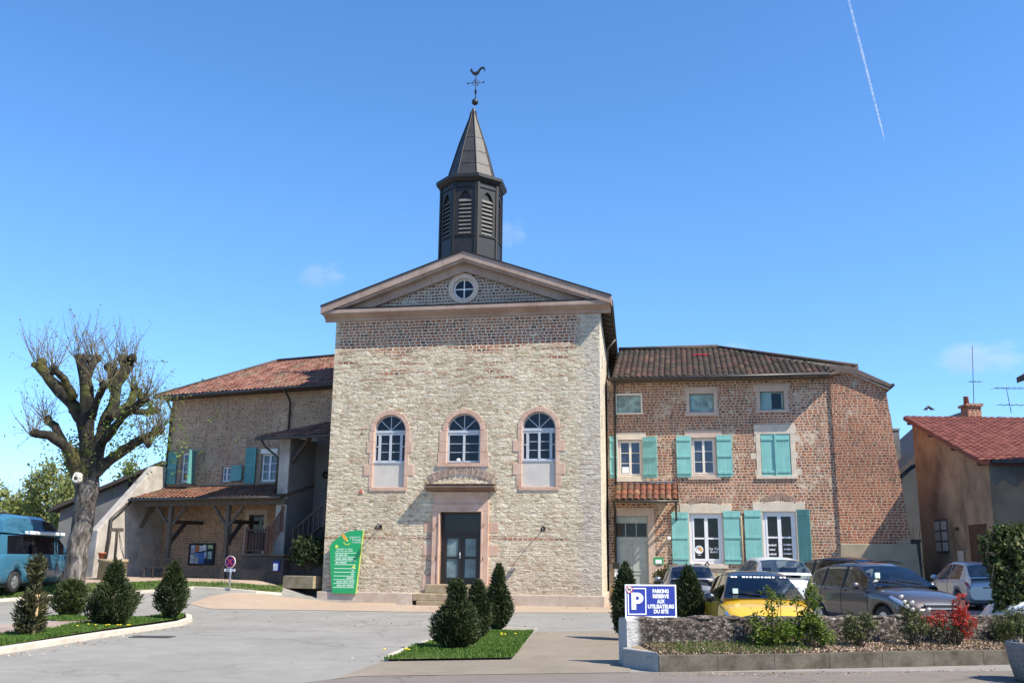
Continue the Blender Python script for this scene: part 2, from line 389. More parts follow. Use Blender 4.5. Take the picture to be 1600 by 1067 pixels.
M['concrete'] = stone('weathered concrete', (.06, .05, .036), (.17, .15, .12), 3.5, .6)
M['palec'] = stone('pale concrete end', (.26, .25, .235), (.40, .39, .37), 2, .3)
M['kerb'] = stone('kerb stone', (.46, .41, .33), (.62, .56, .46), 3, .3)
M['blackish'] = stone('sooty stair render', (.035, .033, .033), (.10, .093, .088), .9, .25)  # stair render, darker than the other grey renders
M['darkwall'] = stone('dark grey render', (.09, .085, .08), (.24, .22, .20), .9, .25)

def brownwall():
    t = NT('brown render'); sp = t.n('SeparateXYZ', Vector=t.coord()); a = t.noise(t.coord(), .55, 5, .62); b = t.noise(t.coord(), 14, 4)
    c = t.ramp(a, [(.30, (.10, .07, .048)), (.42, (.26, .18, .12)), (.56, (.40, .285, .185)), (.75, (.48, .37, .26))])
    st = t.sstep(t.noise(t.n('VectorMath', {'operation': 'MULTIPLY'}, i0=t.coord(), i1=(.9, .9, .35)).outputs[0], 1.0, 4), .55, .68)
    c = t.mix(t.math('MULTIPLY', st, .6), c, (.14, .10, .075))
    t.col(t.mix(t.math('MULTIPLY', b, .3), c, (.26, .18, .12))).rough(.95); t.bump(t.math('ADD', a, b), .4, .03); return t.m
M['brown'] = brownwall()

def tilemat(name, stops, moss, mossc=(.13, .12, .06), mscale=.9):
    t = NT(name); uv = t.n('UVMap'); wnz = t.n('TexWhiteNoise', {'noise_dimensions': '2D'}, Vector=uv.outputs[0])
    c = t.ramp(wnz.outputs[0], stops); n = t.noise(t.coord(), mscale, 6, .68); f = t.noise(t.coord(), 26, 3)
    c = t.mix(t.sstep(t.math('ADD', n, t.math('MULTIPLY', f, .25)), .75 - moss, .9 - moss), c, mossc)
    c = t.mix(t.math('MULTIPLY', t.sstep(f, .58, .7), .5), c, (.36, .30, .22))
    t.col(c).rough(.92); t.b.inputs['Specular IOR Level'].default_value = .2; t.bump(f, .4, .01); return t.m
M['tile_red'] = tilemat('red canal tiles', [(0, (.10, .04, .03)), (.3, (.17, .07, .05)), (.6, (.22, .095, .07)), (.85, (.28, .15, .11)), (1, (.12, .065, .055))], .10, (.14, .11, .07))
M['tile_dark'] = tilemat('mossy dark canal tiles', [(0, (.035, .025, .022)), (.35, (.065, .038, .032)), (.6, (.12, .058, .042)), (.8, (.055, .042, .035)), (1, (.17, .10, .07))], .20, (.045, .040, .030))
M['tile_mixed'] = tilemat('orange canal tiles', [(0, (.10, .042, .03)), (.3, (.20, .075, .045)), (.6, (.13, .06, .042)), (.85, (.07, .05, .038)), (1, (.24, .13, .08))], .12, (.10, .075, .04))
M['tile_new'] = tilemat('new red roof tiles', [(0, (.15, .048, .040)), (.5, (.19, .062, .05)), (1, (.23, .08, .065))], -.08)

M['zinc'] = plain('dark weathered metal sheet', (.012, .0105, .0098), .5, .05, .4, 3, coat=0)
M['zinc_spire'] = plain('spire metal sheet', (.040, .037, .035), .5, .15, .3, 2.2)
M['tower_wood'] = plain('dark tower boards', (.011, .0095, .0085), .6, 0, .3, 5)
M['louvre'] = plain('grey louvre boards', (.11, .104, .098), .6, 0, .3, 8)
M['darkwood'] = plain('dark stained wood', (.045, .032, .025), .6, 0, .3, 8)
M['oldwood'] = plain('old oak timber', (.095, .075, .058), .8, 0, .3, 7, bump=.3)
M['redwood'] = plain('red brown stair wood', (.024, .0115, .009), .6, 0, .3, 6)
M['gutter'] = plain('dark gutter metal', (.05, .045, .042), .45, .3, .2)
M['white_paint'] = plain('white window paint', (.74, .75, .76), .45, 0, .05)
M['grey_paint'] = plain('pale grey window paint', (.43, .455, .49), .5, 0, .1)
M['cream_paint'] = plain('cream window paint', (.72, .66, .56), .5, 0, .05)
M['door_dark'] = plain('dark brown door frame', (.014, .010, .009), .4, 0, .2)
M['door_grey'] = plain('faded green grey door', (.36, .40, .36), .6, 0, .12)
M['black'] = plain('black rubber', (.018, .018, .018), .7, 0, .2)
M['blackmetal'] = plain('black ironwork', (.025, .024, .024), .5, .4, .2)
M['steel'] = plain('galvanised steel', (.45, .46, .47), .4, .7, .1)
M['alu'] = plain('alloy metal', (.55, .56, .58), .3, .85, .08)
M['white'] = plain('white plastic', (.8, .8, .8), .4, 0, .03)
M['brass'] = plain('yellow plastic', (.62, .30, .03), .5, 0, .08)

def shutter(name, c):
    t = NT(name); sp = t.n('SeparateXYZ', Vector=t.coord()); a = t.noise(t.coord(), 2, 4)
    st = t.n('VectorMath', {'operation': 'MULTIPLY'}, i0=t.coord(), i1=(14, 14, 1)).outputs[0]
    b = t.noise(st, 1, 3)
    t.col(t.mix(t.math('MULTIPLY', b, .5), t.ramp(a, [(.3, tuple(x * .85 for x in c)), (.7, tuple(min(1, x * 1.1) for x in c))]), tuple(x * .8 for x in c)))
    fade = t.sstep(t.noise(t.n('VectorMath', {'operation': 'MULTIPLY'}, i0=t.coord(), i1=(9, 9, 1.1)).outputs[0], 1.0, 5, .68), .50, .72)
    base = t.b.inputs['Base Color'].links[0].from_socket; chip = t.sstep(t.noise(t.coord(), 17, 4, .7), .66, .70)
    cc = t.mix(t.math('MULTIPLY', fade, .38), base, tuple(min(1, x * 1.25 + .10) for x in c)); t.col(t.mix(t.math('MULTIPLY', chip, .55), cc, (.36, .33, .28))).rough(.6)
    g = t.math('FRACT', t.math('MULTIPLY', sp.outputs[0], 9.5))
    gr = t.math('LESS_THAN', g, .1); t.bump(t.math('SUBTRACT', 1, gr), .9, .012); return t.m
M['turq'] = shutter('turquoise shutter paint', (.21, .49, .45))
M['turq_shaded'] = shutter('shaded turquoise shutter paint', (.12, .34, .32))  # the turquoise with shade put into its colour, for shaded leaves
M['turq_faded'] = shutter('faded grey turquoise paint', (.24, .40, .39))

def glassmat(name, c, rough=.03, spec=.8, nscale=1.5):
    t = NT(name); n = t.noise(t.coord(), nscale, 3)
    t.col(t.ramp(n, [(.35, tuple(x * .6 for x in c)), (.65, tuple(x * 1.4 for x in c))])).rough(rough)
    t.b.inputs['Specular IOR Level'].default_value = spec; t.bump(t.noise(t.coord(), 1.2, 1), .04, .02); return t.m
M['glass'] = glassmat('dark window glass', (.008, .009, .014), .03, .35)
M['glass_blue'] = glassmat('window glass over net curtain', (.035, .042, .075), .06)
M['glass_door'] = glassmat('frosted door glass', (.13, .19, .20), .25, .5)
M['carglass'] = glassmat('car window glass', (.012, .016, .018), .02, 1.0)
def carglass():      # tinted see-through glass with a mirror-like skin
    t = NT('car glass'); t.t.nodes.remove(t.b); tr = t.n('BsdfTransparent', Color=(.42, .47, .48)); gl = t.n('BsdfGlossy', Color=(.9, .95, 1.0), Roughness=.02); lw = t.n('LayerWeight', Blend=.28)
    f = t.math('ADD', .07, t.math('MULTIPLY', lw.outputs['Fresnel'], .75), clamp=True); mx = t.n('MixShader', Fac=f); t.t.links.new(tr.outputs[0], mx.inputs[1]); t.t.links.new(gl.outputs[0], mx.inputs[2]); t.t.links.new(mx.outputs[0], t.out.inputs[0]); return t.m
M['carglass'] = carglass()
M['seat'] = plain('charcoal seat cloth', (.035, .034, .036), .85, 0, .25, 20)
M['curtain'] = glassmat('dusty window glass', (.25, .35, .32), .35, .3, 4)

def groundmat(name, c, c2, agg=.5, crack=0, patches=None):
    t = NT(name); co = t.coord(); a = t.noise(co, .35, 5, .6); b = t.noise(co, 2.5, 5, .6); f = t.noise(co, 70, 2); g = t.n('TexVoronoi', Vector=co, Scale=55.0).outputs[0]
    col = t.ramp(t.math('ADD', t.math('MULTIPLY', a, .65), t.math('MULTIPLY', b, .35)), [(.36, c), (.62, c2)])
    sp = t.sstep(f, .35, .7)
    col = t.mix(t.math('MULTIPLY', sp, agg), col, tuple(x * .62 for x in c))
    col = t.mix(t.math('MULTIPLY', t.math('SUBTRACT', 1, t.sstep(g, .1, .3)), agg * .6), col, tuple(min(1, x * 1.5) for x in c2))
    stn = t.noise(co, .9, 5, .66); col = t.mix(t.math('MULTIPLY', t.sstep(stn, .55, .66), .20), col, tuple(x * .55 for x in c))
    spt = t.n('TexVoronoi', Vector=co, Scale=1.1).outputs[0]; col = t.mix(t.math('MULTIPLY', t.math('SUBTRACT', 1, t.sstep(spt, .03, .075)), .35), col, tuple(x * .4 for x in c))
    if crack:
        ve = t.n('TexVoronoi', {'feature': 'DISTANCE_TO_EDGE'}, Vector=t.n('VectorMath', {'operation': 'ADD'}, i0=co, i1=t.n('VectorMath', {'operation': 'MULTIPLY'}, i0=t.noise(co, .8, 4, out=1), i1=(2.2, 2.2, 0)).outputs[0]).outputs[0], Scale=.16)
        col = t.mix(t.math('MULTIPLY', t.math('SUBTRACT', 1, t.sstep(ve.outputs[0], .002, .007)), crack), col, tuple(x * .35 for x in c))
    t.col(col).rough(.92); t.b.inputs['Specular IOR Level'].default_value = .25
    t.bump(t.math('ADD', f, g), .25 + agg * .3, .006); return t.m
M['court'] = groundmat('pale court asphalt', (.215, .205, .182), (.30, .287, .257), .5, .3)
M['road'] = groundmat('grey brown road asphalt', (.165, .142, .12), (.225, .195, .168), .75, .3)
M['path'] = groundmat('sandy concrete path', (.20, .165, .125), (.27, .23, .18), .45)
M['orange'] = groundmat('orange sand paving', (.34, .255, .185), (.40, .31, .235), .25)
M['redpave'] = groundmat('reddish gravel', (.27, .20, .165), (.36, .29, .245), .5)
M['earth'] = groundmat('field earth', (.10, .11, .05), (.16, .16, .08), .4)
M['soil'] = groundmat('chipped bark mulch', (.17, .115, .075), (.38, .29, .20), .9)
M['iron'] = plain('manhole iron', (.10, .095, .09), .6, .4, .2, 30, bump=.4)

def leafmat(name, stops, trans=.35):
    t = NT(name); uv = t.n('UVMap'); w = t.n('TexWhiteNoise', {'noise_dimensions': '2D'}, Vector=uv.outputs[0])
    a = t.noise(t.coord(), 1.6, 2)
    c = t.ramp(t.math('ADD', t.math('MULTIPLY', w.outputs[0], .7), t.math('MULTIPLY', a, .3)), stops)
    t.col(c).rough(.6); t.b.inputs['Specular IOR Level'].default_value = .3
    if trans:
        tr = t.n('BsdfTranslucent', Color=c); mx = t.n('MixShader', Fac=trans)
        t.t.links.new(t.b.outputs[0], mx.inputs[1]); t.t.links.new(tr.outputs[0], mx.inputs[2]); t.t.links.new(mx.outputs[0], t.out.inputs[0])
    return t.m
M['yew'] = leafmat('yew needles', [(.1, (.012, .022, .009)), (.45, (.028, .045, .014)), (.72, (.058, .075, .022)), (.92, (.10, .11, .035)), (1, (.15, .11, .055))], .15)
M['yew_tan'] = leafmat('dry yew needles', [(.1, (.03, .035, .015)), (.5, (.06, .065, .025)), (.8, (.12, .10, .05)), (1, (.20, .17, .09))], .15)
M['thuja'] = leafmat('thuja sprays', [(.1, (.022, .035, .012)), (.5, (.05, .07, .018)), (.8, (.09, .105, .03)), (1, (.15, .15, .05))], .2)
M['grass'] = leafmat('spring grass', [(.1, (.045, .10, .014)), (.5, (.085, .165, .024)), (.8, (.13, .21, .035)), (1, (.21, .25, .07))], .35)
M['drygrass'] = leafmat('weedy grass', [(.1, (.07, .08, .02)), (.5, (.14, .14, .05)), (.8, (.24, .20, .11)), (1, (.34, .28, .17))], .3)
M['shrub'] = leafmat('fresh green leaves', [(.1, (.05, .09, .012)), (.5, (.10, .16, .02)), (.8, (.17, .23, .035)), (1, (.25, .28, .06))], .4)
M['olive'] = leafmat('olive green leaves', [(.1, (.04, .055, .015)), (.5, (.08, .095, .03)), (.8, (.13, .14, .05)), (1, (.20, .19, .08))], .35)
M['photinia'] = leafmat('red young leaves', [(.1, (.20, .015, .012)), (.5, (.38, .03, .022)), (.8, (.50, .07, .045)), (1, (.22, .12, .05))], .4)
M['petal'] = leafmat('white petals', [(0, (.70, .64, .58)), (1, (.85, .82, .78))], .3)
M['ivy'] = leafmat('variegated ivy', [(.1, (.022, .04, .012)), (.55, (.05, .075, .02)), (.78, (.13, .15, .05)), (.92, (.42, .40, .20)), (1, (.55, .50, .28))], .3)
M['spring'] = leafmat('pale spring leaves', [(.1, (.16, .19, .06)), (.5, (.25, .28, .09)), (.8, (.34, .36, .13)), (1, (.42, .42, .18))], .5)
M['darkleaf'] = leafmat('dark evergreen leaves', [(.1, (.015, .03, .01)), (.6, (.04, .06, .02)), (1, (.08, .10, .03))], .2)
M['bud'] = leafmat('yellow green buds', [(0, (.16, .16, .04)), (1, (.30, .28, .09))], .4)
M['dandelion'] = leafmat('yellow petals', [(0, (.75, .55, .02)), (1, (.85, .68, .04))], .2)

def barkmat():
    t = NT('mossy bark'); co = t.coord(); v = t.n('VectorMath', {'operation': 'MULTIPLY'}, i0=co, i1=(5, 5, 1.4)).outputs[0]
    a = t.noise(v, 1.3, 6, .65); b = t.noise(co, 1.1, 4); sp = t.n('SeparateXYZ', Vector=co)
    c = t.ramp(a, [(.36, (.025, .02, .016)), (.48, (.10, .085, .07)), (.58, (.19, .165, .145)), (.74, (.32, .295, .27))])
    up = t.sstep(t.math('ADD', sp.outputs[2], t.math('MULTIPLY', b, 3)), 4.6, 6.4)
    c = t.mix(t.math('MULTIPLY', up, .93), c, t.ramp(a, [(.35, (.006, .005, .003)), (.55, (.016, .012, .006)), (.75, (.05, .042, .012))]))
    c = t.mix(t.math('MULTIPLY', t.math('MULTIPLY', t.sstep(b, .52, .66), t.sstep(sp.outputs[2], 2.5, 5)), .7), c, (.10, .095, .018))
    t.col(c).rough(.95); t.bump(a, 1.0, .08); return t.m
M['bark'] = barkmat()
M['twig'] = plain('young twigs', (.11, .09, .05), .8, 0, .3, 2)
M['brownbark'] = plain('brown bark', (.09, .07, .05), .9, 0, .3, 5)
M['greytwig'] = plain('grey bare twigs', (.15, .125, .11), .9, 0, .2, 2)

def paint(name, c, metal=.0, rough=.35, coat=1):
    t = NT(name); n = t.noise(t.coord(), 1.3, 3)
    t.col(t.ramp(n, [(.3, tuple(x * .93 for x in c)), (.7, c)])).rough(rough)
    t.b.inputs['Metallic'].default_value = metal; t.b.inputs['Coat Weight'].default_value = coat; t.b.inputs['Coat Roughness'].default_value = .03
    return t.m
M['p_yellow'] = paint('yellow car paint', (.72, .42, .01))
M['p_navy'] = paint('black roof paint', (.012, .012, .018))
M['p_grey'] = paint('grey brown metallic paint', (.085, .07, .066), .5)
M['p_white'] = paint('white car paint', (.74, .75, .76))
M['p_silver'] = paint('silver metallic paint', (.26, .27, .29), .6)
M['p_black'] = paint('black car paint', (.022, .018, .02), .2)
M['p_pale'] = paint('pale silver paint', (.50, .52, .54), .35)
M['p_blue'] = paint('petrol blue van paint', (.035, .135, .215), .0)
M['redlight'] = plain('red lamp lens', (.42, .02, .02), .15, 0, .1, coat=1)
M['clearlight'] = plain('clear lamp lens', (.55, .60, .66), .1, .3, .2, 20, coat=1)
def sgn(name, c, rough=.4): return plain(name, c, rough, 0, .03)
M['green'] = sgn('green sign enamel', (.012, .32, .105))
M['lime_edge'] = sgn('yellow green sign edge', (.50, .62, .12))
M['sblue'] = sgn('blue sign enamel', (.018, .035, .27))
M['sred'] = sgn('red sign enamel', (.45, .02, .03))
M['swhite'] = sgn('white sign enamel', (.80, .82, .84))
M['stext'] = sgn('pale green lettering', (.60, .78, .66))
M['sgold'] = sgn('gold emblem', (.70, .36, .05))
M['syellow'] = sgn('yellow mark', (.75, .75, .10))
M['sblack'] = sgn('black print', (.02, .02, .02))

# ------------------------------------------------------------------ ground
def ground_grid(name, xs, ys, mat):
    vs = [(x, y, zg(x, y)) for y in ys for x in xs]; n = len(xs)
    fs = [(j * n + i, j * n + i + 1, (j + 1) * n + i + 1, (j + 1) * n + i) for j in range(len(ys) - 1) for i in range(n - 1)]
    me = bpy.data.meshes.new(name); me.from_pydata(vs, [], fs); me.update()
    return tag(link(name, me, mat), kind='structure')
def steps(*segs):
    out = []
    for a, b, d in segs:
        n = max(1, int(round((b - a) / d))); out += [a + (b - a) * i / n for i in range(n)]
    return out + [segs[-1][1]]
gx = steps((-2500, -300, 440), (-300, -60, 40), (-60, -26, 3), (-26, 22, .5), (22, 60, 4), (60, 300, 40), (300, 2500, 440))
gy = steps((-60, -4, 8), (-4, 20, 2), (20, 50, .5), (50, 90, 4), (90, 300, 40), (300, 4000, 460))
ground_grid('ground', gx, gy, M['court'])

def densify(poly, d=.5):
    out = []
    for i, p in enumerate(poly):
        q = poly[(i + 1) % len(poly)]; L = math.hypot(q[0] - p[0], q[1] - p[1]); n = max(1, int(L / d))
        out += [(p[0] + (q[0] - p[0]) * k / n, p[1] + (q[1] - p[1]) * k / n) for k in range(n)]
    return out
def sheet(name, poly, mat, dz=.006, fine=.6, kind='structure'):     # a layer lying on the ground, following its slope
    bm = bmesh.new(); xs = [p[0] for p in poly]; ys = [p[1] for p in poly]
    bm.faces.new([bm.verts.new((x, y, 0)) for x, y in poly])
    for ax, lo, hi in (((1, 0, 0), min(xs), max(xs)), ((0, 1, 0), min(ys), max(ys))):
        st = max(fine, (hi - lo) / 60); k = lo + st
        while k < hi:
            bmesh.ops.bisect_plane(bm, geom=bm.verts[:] + bm.edges[:] + bm.faces[:], plane_co=Vector(ax) * k, plane_no=ax); k += st
    bmesh.ops.triangulate(bm, faces=bm.faces[:])
    for v in bm.verts: v.co.z = zg(v.co.x, v.co.y) + dz
    bmesh.ops.recalc_face_normals(bm, faces=bm.faces)
    me = bpy.data.meshes.new(name); bm.to_mesh(me); bm.free()
    o = link(name, me, mat); return tag(o, kind=kind) if kind else o
def gpoly(px): return [tuple(GP(*p)[:2]) for p in px]
def kerb(name, px, w, h, mat, label, closed=False, pts=None):       # a kerb as a thing: upstand following the ground
    P = pts or [GP(*p) for p in px]; P = [Vector((p[0], p[1], 0)) for p in P]
    m = MB(); ring = []
    for i, p in enumerate(P):
        d = (P[min(i + 1, len(P) - 1)] - P[max(i - 1, 0)]).normalized(); nrm = Vector((-d.y, d.x, 0)); z = zg(p.x, p.y)
        a = p; b = p + nrm * w
        ring.append([(a.x, a.y, z - .05), (a.x, a.y, z + h - .015), (a.x + nrm.x * .015, a.y + nrm.y * .015, z + h), (b.x, b.y, z + h), (b.x, b.y, z - .05)])
    vs = [v for r_ in ring for v in r_]
    fs = [(i * 5 + k, i * 5 + k + 1, (i + 1) * 5 + k + 1, (i + 1) * 5 + k) for i in range(len(P) - 1) for k in range(4)]
    m.add(vs, fs); m.add(ring[0], [list(range(5))]); m.add(ring[-1], [list(range(5))])
    return tag(m.build(name, mat), label, 'kerb')
def inpoly(x, y, poly):
    c = np.zeros(len(x), bool); j = len(poly) - 1
    for i in range(len(poly)):
        xi, yi = poly[i]; xj, yj = poly[j]
        if yi != yj: c ^= ((yi > y) != (yj > y)) & (x < (xj - xi) * (y - yi) / (yj - yi) + xi)
        j = i
    return c
ZG = np.vectorize(zg)
def lawn(name, poly, dens, h, mat, base, dz):
    xs = [p[0] for p in poly]; ys = [p[1] for p in poly]
    n = int((max(xs) - min(xs)) * (max(ys) - min(ys)) * dens)
    x = nrng.uniform(min(xs), max(xs), n); y = nrng.uniform(min(ys), max(ys), n); k = inpoly(x, y, poly); x, y = x[k], y[k]; n = len(x)
    hh = h * nrng.uniform(.4, 1.1, n) * (0.75 + .5 * (np.sin(x * 2.1 + y) * np.sin(y * 1.7 - x * .6)))
    hh = np.maximum(hh, h * .3)
    a = nrng.uniform(0, 6.283, n); lean = nrng.normal(0, .35, (n, 2)) * hh[:, None]
    B = np.stack([lean[:, 0], lean[:, 1], hh], 1) / 2; A = np.stack([np.cos(a), np.sin(a), a * 0], 1) * (.006 + .006 * nrng.random(n))[:, None] * (1 + dens ** -.5 * 6)
    C = np.stack([x, y, ZG(x, y) + dz], 1) + B
    o = quads(name, C, A, B, mat); return tag(o, kind='stuff', label=None)

# foreground road, path and paving
e1, e2 = GP(548, 1057), GP(975, 1050); e0 = GP(470, 1067)
road = [(e1.x, e1.y), (e2.x, e2.y), (9, e2.y + .9), (40, e2.y + 5.0), (40, -8), (-9, -8), (e0.x - .5, e0.y - 1.2), (e0.x, e0.y)]
sheet('road', road, M['road'], .006, 3)
sheet('path', gpoly([(597, 1034), (800, 1031), (836, 987), (985, 985), (985, 1051), (560, 1057), (520, 1062)]), M['path'], .012)
sheet('orange_pavement', gpoly([(500, 938), (941, 942), (953, 941), (962, 957), (700, 957), (480, 953), (330, 951), (295, 943), (330, 931), (360, 926), (440, 932)]), M['orange'], .010, .4)
sheet('orange_forecourt', gpoly([(120, 911), (265, 908), (330, 912), (400, 915), (440, 918), (440, 905), (400, 898), (120, 890)]), M['orange'], .010, .4)
sheet('gravel_strip', gpoly([(-60, 985), (0, 976), (150, 966), (262, 963), (285, 968), (200, 975), (110, 985), (0, 996), (-60, 1003)]), M['redpave'], .010)
# drain cover, seam
mh = GP(238, 995); m = MB(); m.prism_z([(-.42, -.22), (.42, -.22), (.42, .22), (-.42, .22)], 0, .012)
for k in range(6): m.box(-.36, .36, -.18 + k * .065, -.15 + k * .065, .012, .016)
dc = m.build('drain_cover', M['iron'], loc=(mh.x, mh.y, zg(mh.x, mh.y) + .004)); tag(dc, 'dark iron drain cover set in the asphalt by the kerb', 'drain cover')
# central grass triangle with its kerb
tri = gpoly([(599, 1033), (640, 1016), (690, 1000), (730, 991), (770, 986), (834, 987), (801, 1030)])
sheet('lawn_base', tri, M['earth'], .04, .5)
lawn('grass', tri, 1900, .075, M['grass'], None, .03)
kerb('kerb', [(840, 985), (770, 984), (728, 989), (688, 998), (640, 1013), (597, 1032)], .10, .07, M['kerb'], 'pale stone kerb round the small grass triangle before the chapel')
# left island
isl = gpoly([(-90, 1034), (0, 1014), (80, 1000), (160, 987), (230, 977), (280, 969), (290, 965), (270, 963), (215, 969), (160, 973), (100, 983), (0, 995), (-90, 1005)])
sheet('lawn_base', isl, M['earth'], .06, .5); lawn('grass', isl, 1500, .085, M['grass'], None, .05)
kerb('kerb', [(262, 961), (285, 962), (299, 966), (300, 971), (285, 977), (240, 984), (165, 995), (80, 1009), (0, 1022), (-120, 1044)][::-1], .15, .11, M['kerb'], 'cream kerb curving round the grass island of trimmed conifers')
isl2 = gpoly([(60, 967), (90, 962), (130, 964), (145, 969), (95, 971)])
sheet('lawn_base', isl2, M['earth'], .02, .4); lawn('grass', isl2, 900, .07, M['grass'], None, .02)
# lawn behind, with its kerb
back = gpoly([(-150, 945), (0, 938), (90, 931), (180, 927), (262, 922), (302, 918), (345, 920), (400, 925), (440, 928), (442, 918), (400, 915), (330, 912), (265, 909), (130, 914), (100, 905), (-150, 905)])
sheet('lawn_base', back, M['earth'], .05, .6); lawn('grass', back, 330, .10, M['grass'], None, .04)
kerb('kerb', [(440, 930), (400, 927), (345, 922), (302, 920), (262, 924), (180, 929), (90, 933), (0, 940), (-150, 948)][::-1], .15, .1, M['kerb'], 'far stone kerb edging the lawn below the big tree')
# far fields
sheet('field', [(-400, 62), (-30, 62), (-30, 400), (-400, 400)], M['earth'], .02, 8)
# dandelions
def dandelions(px, n, sp):
    c = GP(*px)
    for k in range(n):
        x, y = c.x + rng.gauss(0, sp), c.y + rng.gauss(0, sp * .6)
        m = MB(); m.lathe([(.004, 0), (.03, .004), (.034, .014), (.004, .02)], 8)
        o = m.build('dandelion', M['dandelion'], loc=(x, y, zg(x, y) + .12))
        tag(o, 'yellow dandelion flower open in the short grass', 'flower', 'dandelions in the grass')
dandelions((172, 985), 9, .35); dandelions((625, 1025), 4, .3); dandelions((795, 1000), 4, .25)

# ------------------------------------------------------------------ chapel
FC = Frame(-7.2812, 38.132, 10.3)
CW, CH, CD = 10.88, 11.22, 21.0
chapel = FC.empty('chapel', 'tall pale stone chapel with pediment, round arched windows and pointed dark belfry', 'chapel')
def U(px, py, off=0): return FC.uv(px, py, off)
wins = []
for (xl, xr, yt, ysp, ysill, ybot) in ((584, 632.5, 648, 672, 722, 761), (697.5, 750, 646, 672, 722.5, 722.5), (815.5, 868, 643, 669, 719, 760)):
    x0 = U(xl, 700)[0]; x1 = U(xr, 700)[0]; cx = (xl + xr) / 2
    zt = U(cx, yt)[1]; zsill = U(cx, ysill)[1]; zb = U(cx, ybot)[1]; zs = zt - (x1 - x0) / 2
    wins.append((x0, x1, zs, zt, zsill, zb))
dx0, dz0 = U(685.5, 913); dx1, dz1 = U(752.5, 799.5); dz0 = .74
oc = U(724, 450.5); OR, IR = .63, .43
circ = [(oc[0] + IR * math.cos(2 * math.pi * k / 32), oc[1] + IR * math.sin(2 * math.pi * k / 32)) for k in range(32)]
circo = [(oc[0] + (IR + .1) * math.cos(2 * math.pi * k / 32), oc[1] + (IR + .1) * math.sin(2 * math.pi * k / 32)) for k in range(32)]
w = MB()
w.holed([(0, -.3), (CW, -.3), (CW, CH), (0, CH)], [arch(x0 - .02, x1 + .02, zb - .02, zs) for x0, x1, zs, zt, zsl, zb in wins] + [rect(dx0, dx1, dz0, dz1)], 0, .32)
w.build('wall', M['facade'], chapel, recalc=False)
# side walls (a slightly thicker skin so that they stay whole)
w = MB(); w.box(CW - .3, CW, .33, CD, -.3, CH + .3); w.box(0, .3, .33, CD, -.3, CH + .3); w.box(.3, CW - .3, CD - .3, CD, -.3, CH + .3)
w.add([(CW, 0, -.3), (CW, .33, -.3), (CW, .33, CH), (CW, 0, CH)], [(0, 1, 2, 3)]); w.add([(0, 0, -.3), (0, .33, -.3), (0, .33, CH), (0, 0, CH)], [(3, 2, 1, 0)])
tag(w.build('side_wall', M['side'], chapel, recalc=False), 'pale side and rear walls of the chapel')
xm = 5.44; zA = 13.83
w = MB(); w.holed([(.1, CH + .02), (CW - .1, CH + .02), (xm, 13.42)], [circo], .06, .3); w.build('tympanum', M['tympanum'], chapel, recalc=False)
# slits in the side wall
for yy, z0 in ((2.2, 9.4), (4.2, 8.6), (1.2, 6.8)):
    MB().box(CW - .01, CW + .012, yy, yy + .14, z0, z0 + .5).build('slit', M['sblack'], chapel)
# plinth
pl = MB(); pl.box(-.16, dx0 - .55, -.12, .02, -.3, .40); pl.box(dx1 + .55, CW + .1, -.12, .02, -.3, .40); pl.box(CW - .02, CW + .1, .021, CD, -.3, .40); pl.box(-.16, .02, .021, CD, -.3, .40)
pl.build('plinth', M['plinth'], chapel, bevel=.02)
# horizontal cornice
prof = [(.0, 11.16), (-.07, 11.18), (-.10, 11.27), (-.26, 11.34), (-.40, 11.40), (-.45, 11.44), (-.45, 11.58), (0, 11.60)]
c = MB(); k0 = 0
xs_ = [-.45] + [CW * i / 9 for i in range(1, 9)] + [CW + .45]
for a, b in zip(xs_[:-1], xs_[1:]): c.prism_x(prof, a + .002, b - .004)
c.build('cornice', M['cornice'], chapel, recalc=True)
c = MB(); c.box(-.30, CW + .30, -.46, .08, 11.603, 11.635); c.build('flashing', M['zinc'], chapel)
# raking cornice: inner band and projecting outer band
sl = (zA - 11.72) / (xm + .52)
def rake(name, z_hi, th, y0, y1, x_in, mat, nseg=7):
    for s in (-1, 1):
        m = MB(); L = xm + x_in
        for i in range(nseg):
            a, b = L * i / nseg + (.004 if i else 0), L * (i + 1) / nseg - .004
            if i == nseg - 1: b = L
            if i == 0: a = 0
            za, zb_ = z_hi - sl * a, z_hi - sl * b
            p = [(xm + s * a, za), (xm + s * b, zb_), (xm + s * b, zb_ - th), (xm + s * a, za - th)]
            m.prism(p if s > 0 else p[::-1], y0, y1)
        m.build(name, mat, chapel)
rake('raking_cornice', zA, .30, -.50, .05, .52, M['cornice'])
rake('raking_moulding', zA - .302, .10, -.42, .05, .36, M['cornice'])
rake('raking_moulding', zA - .404, .34, -.12, .05, -.55, M['cornice'])
# roof: two slopes of thin covering with a dark edge
for s in (-1, 1):
    m = MB(); a, b = 0, xm + .53
    p = [(xm, zA + .05), (xm + s * b, zA + .05 - sl * b), (xm + s * b, zA - sl * b - .012), (xm, zA - .012 + .02)]
    m.prism([(p[0][0], p[0][1] + .0), p[1], (p[2][0], p[2][1] + .016), (xm, zA + .008)] if s > 0 else [(p[0][0], p[0][1]), (xm, zA + .008), (p[2][0], p[2][1] + .016), p[1]], -.54, CD + .4)
    m.build('roof', M['zinc'], chapel)
m = MB()   # soffit with rafters and gutter along the right and left eaves
for s, X in ((1, CW), (-1, 0)):
    zE = zA - sl * (xm + .5)
    m.prism([(X, zE + .05), (X + s * .42, zE - .1), (X + s * .42, zE - .16), (X, zE - .02)], .06, CD)
m.build('soffit', M['darkwood'], chapel)
for k in range(24): MB().bar((CW + .02, .6 + k * .85, zA - sl * (xm + .1) - .2), (CW + .40, .6 + k * .85, zA - sl * (xm + .5) - .2), .09, .12).build('rafter', M['oldwood'], chapel)
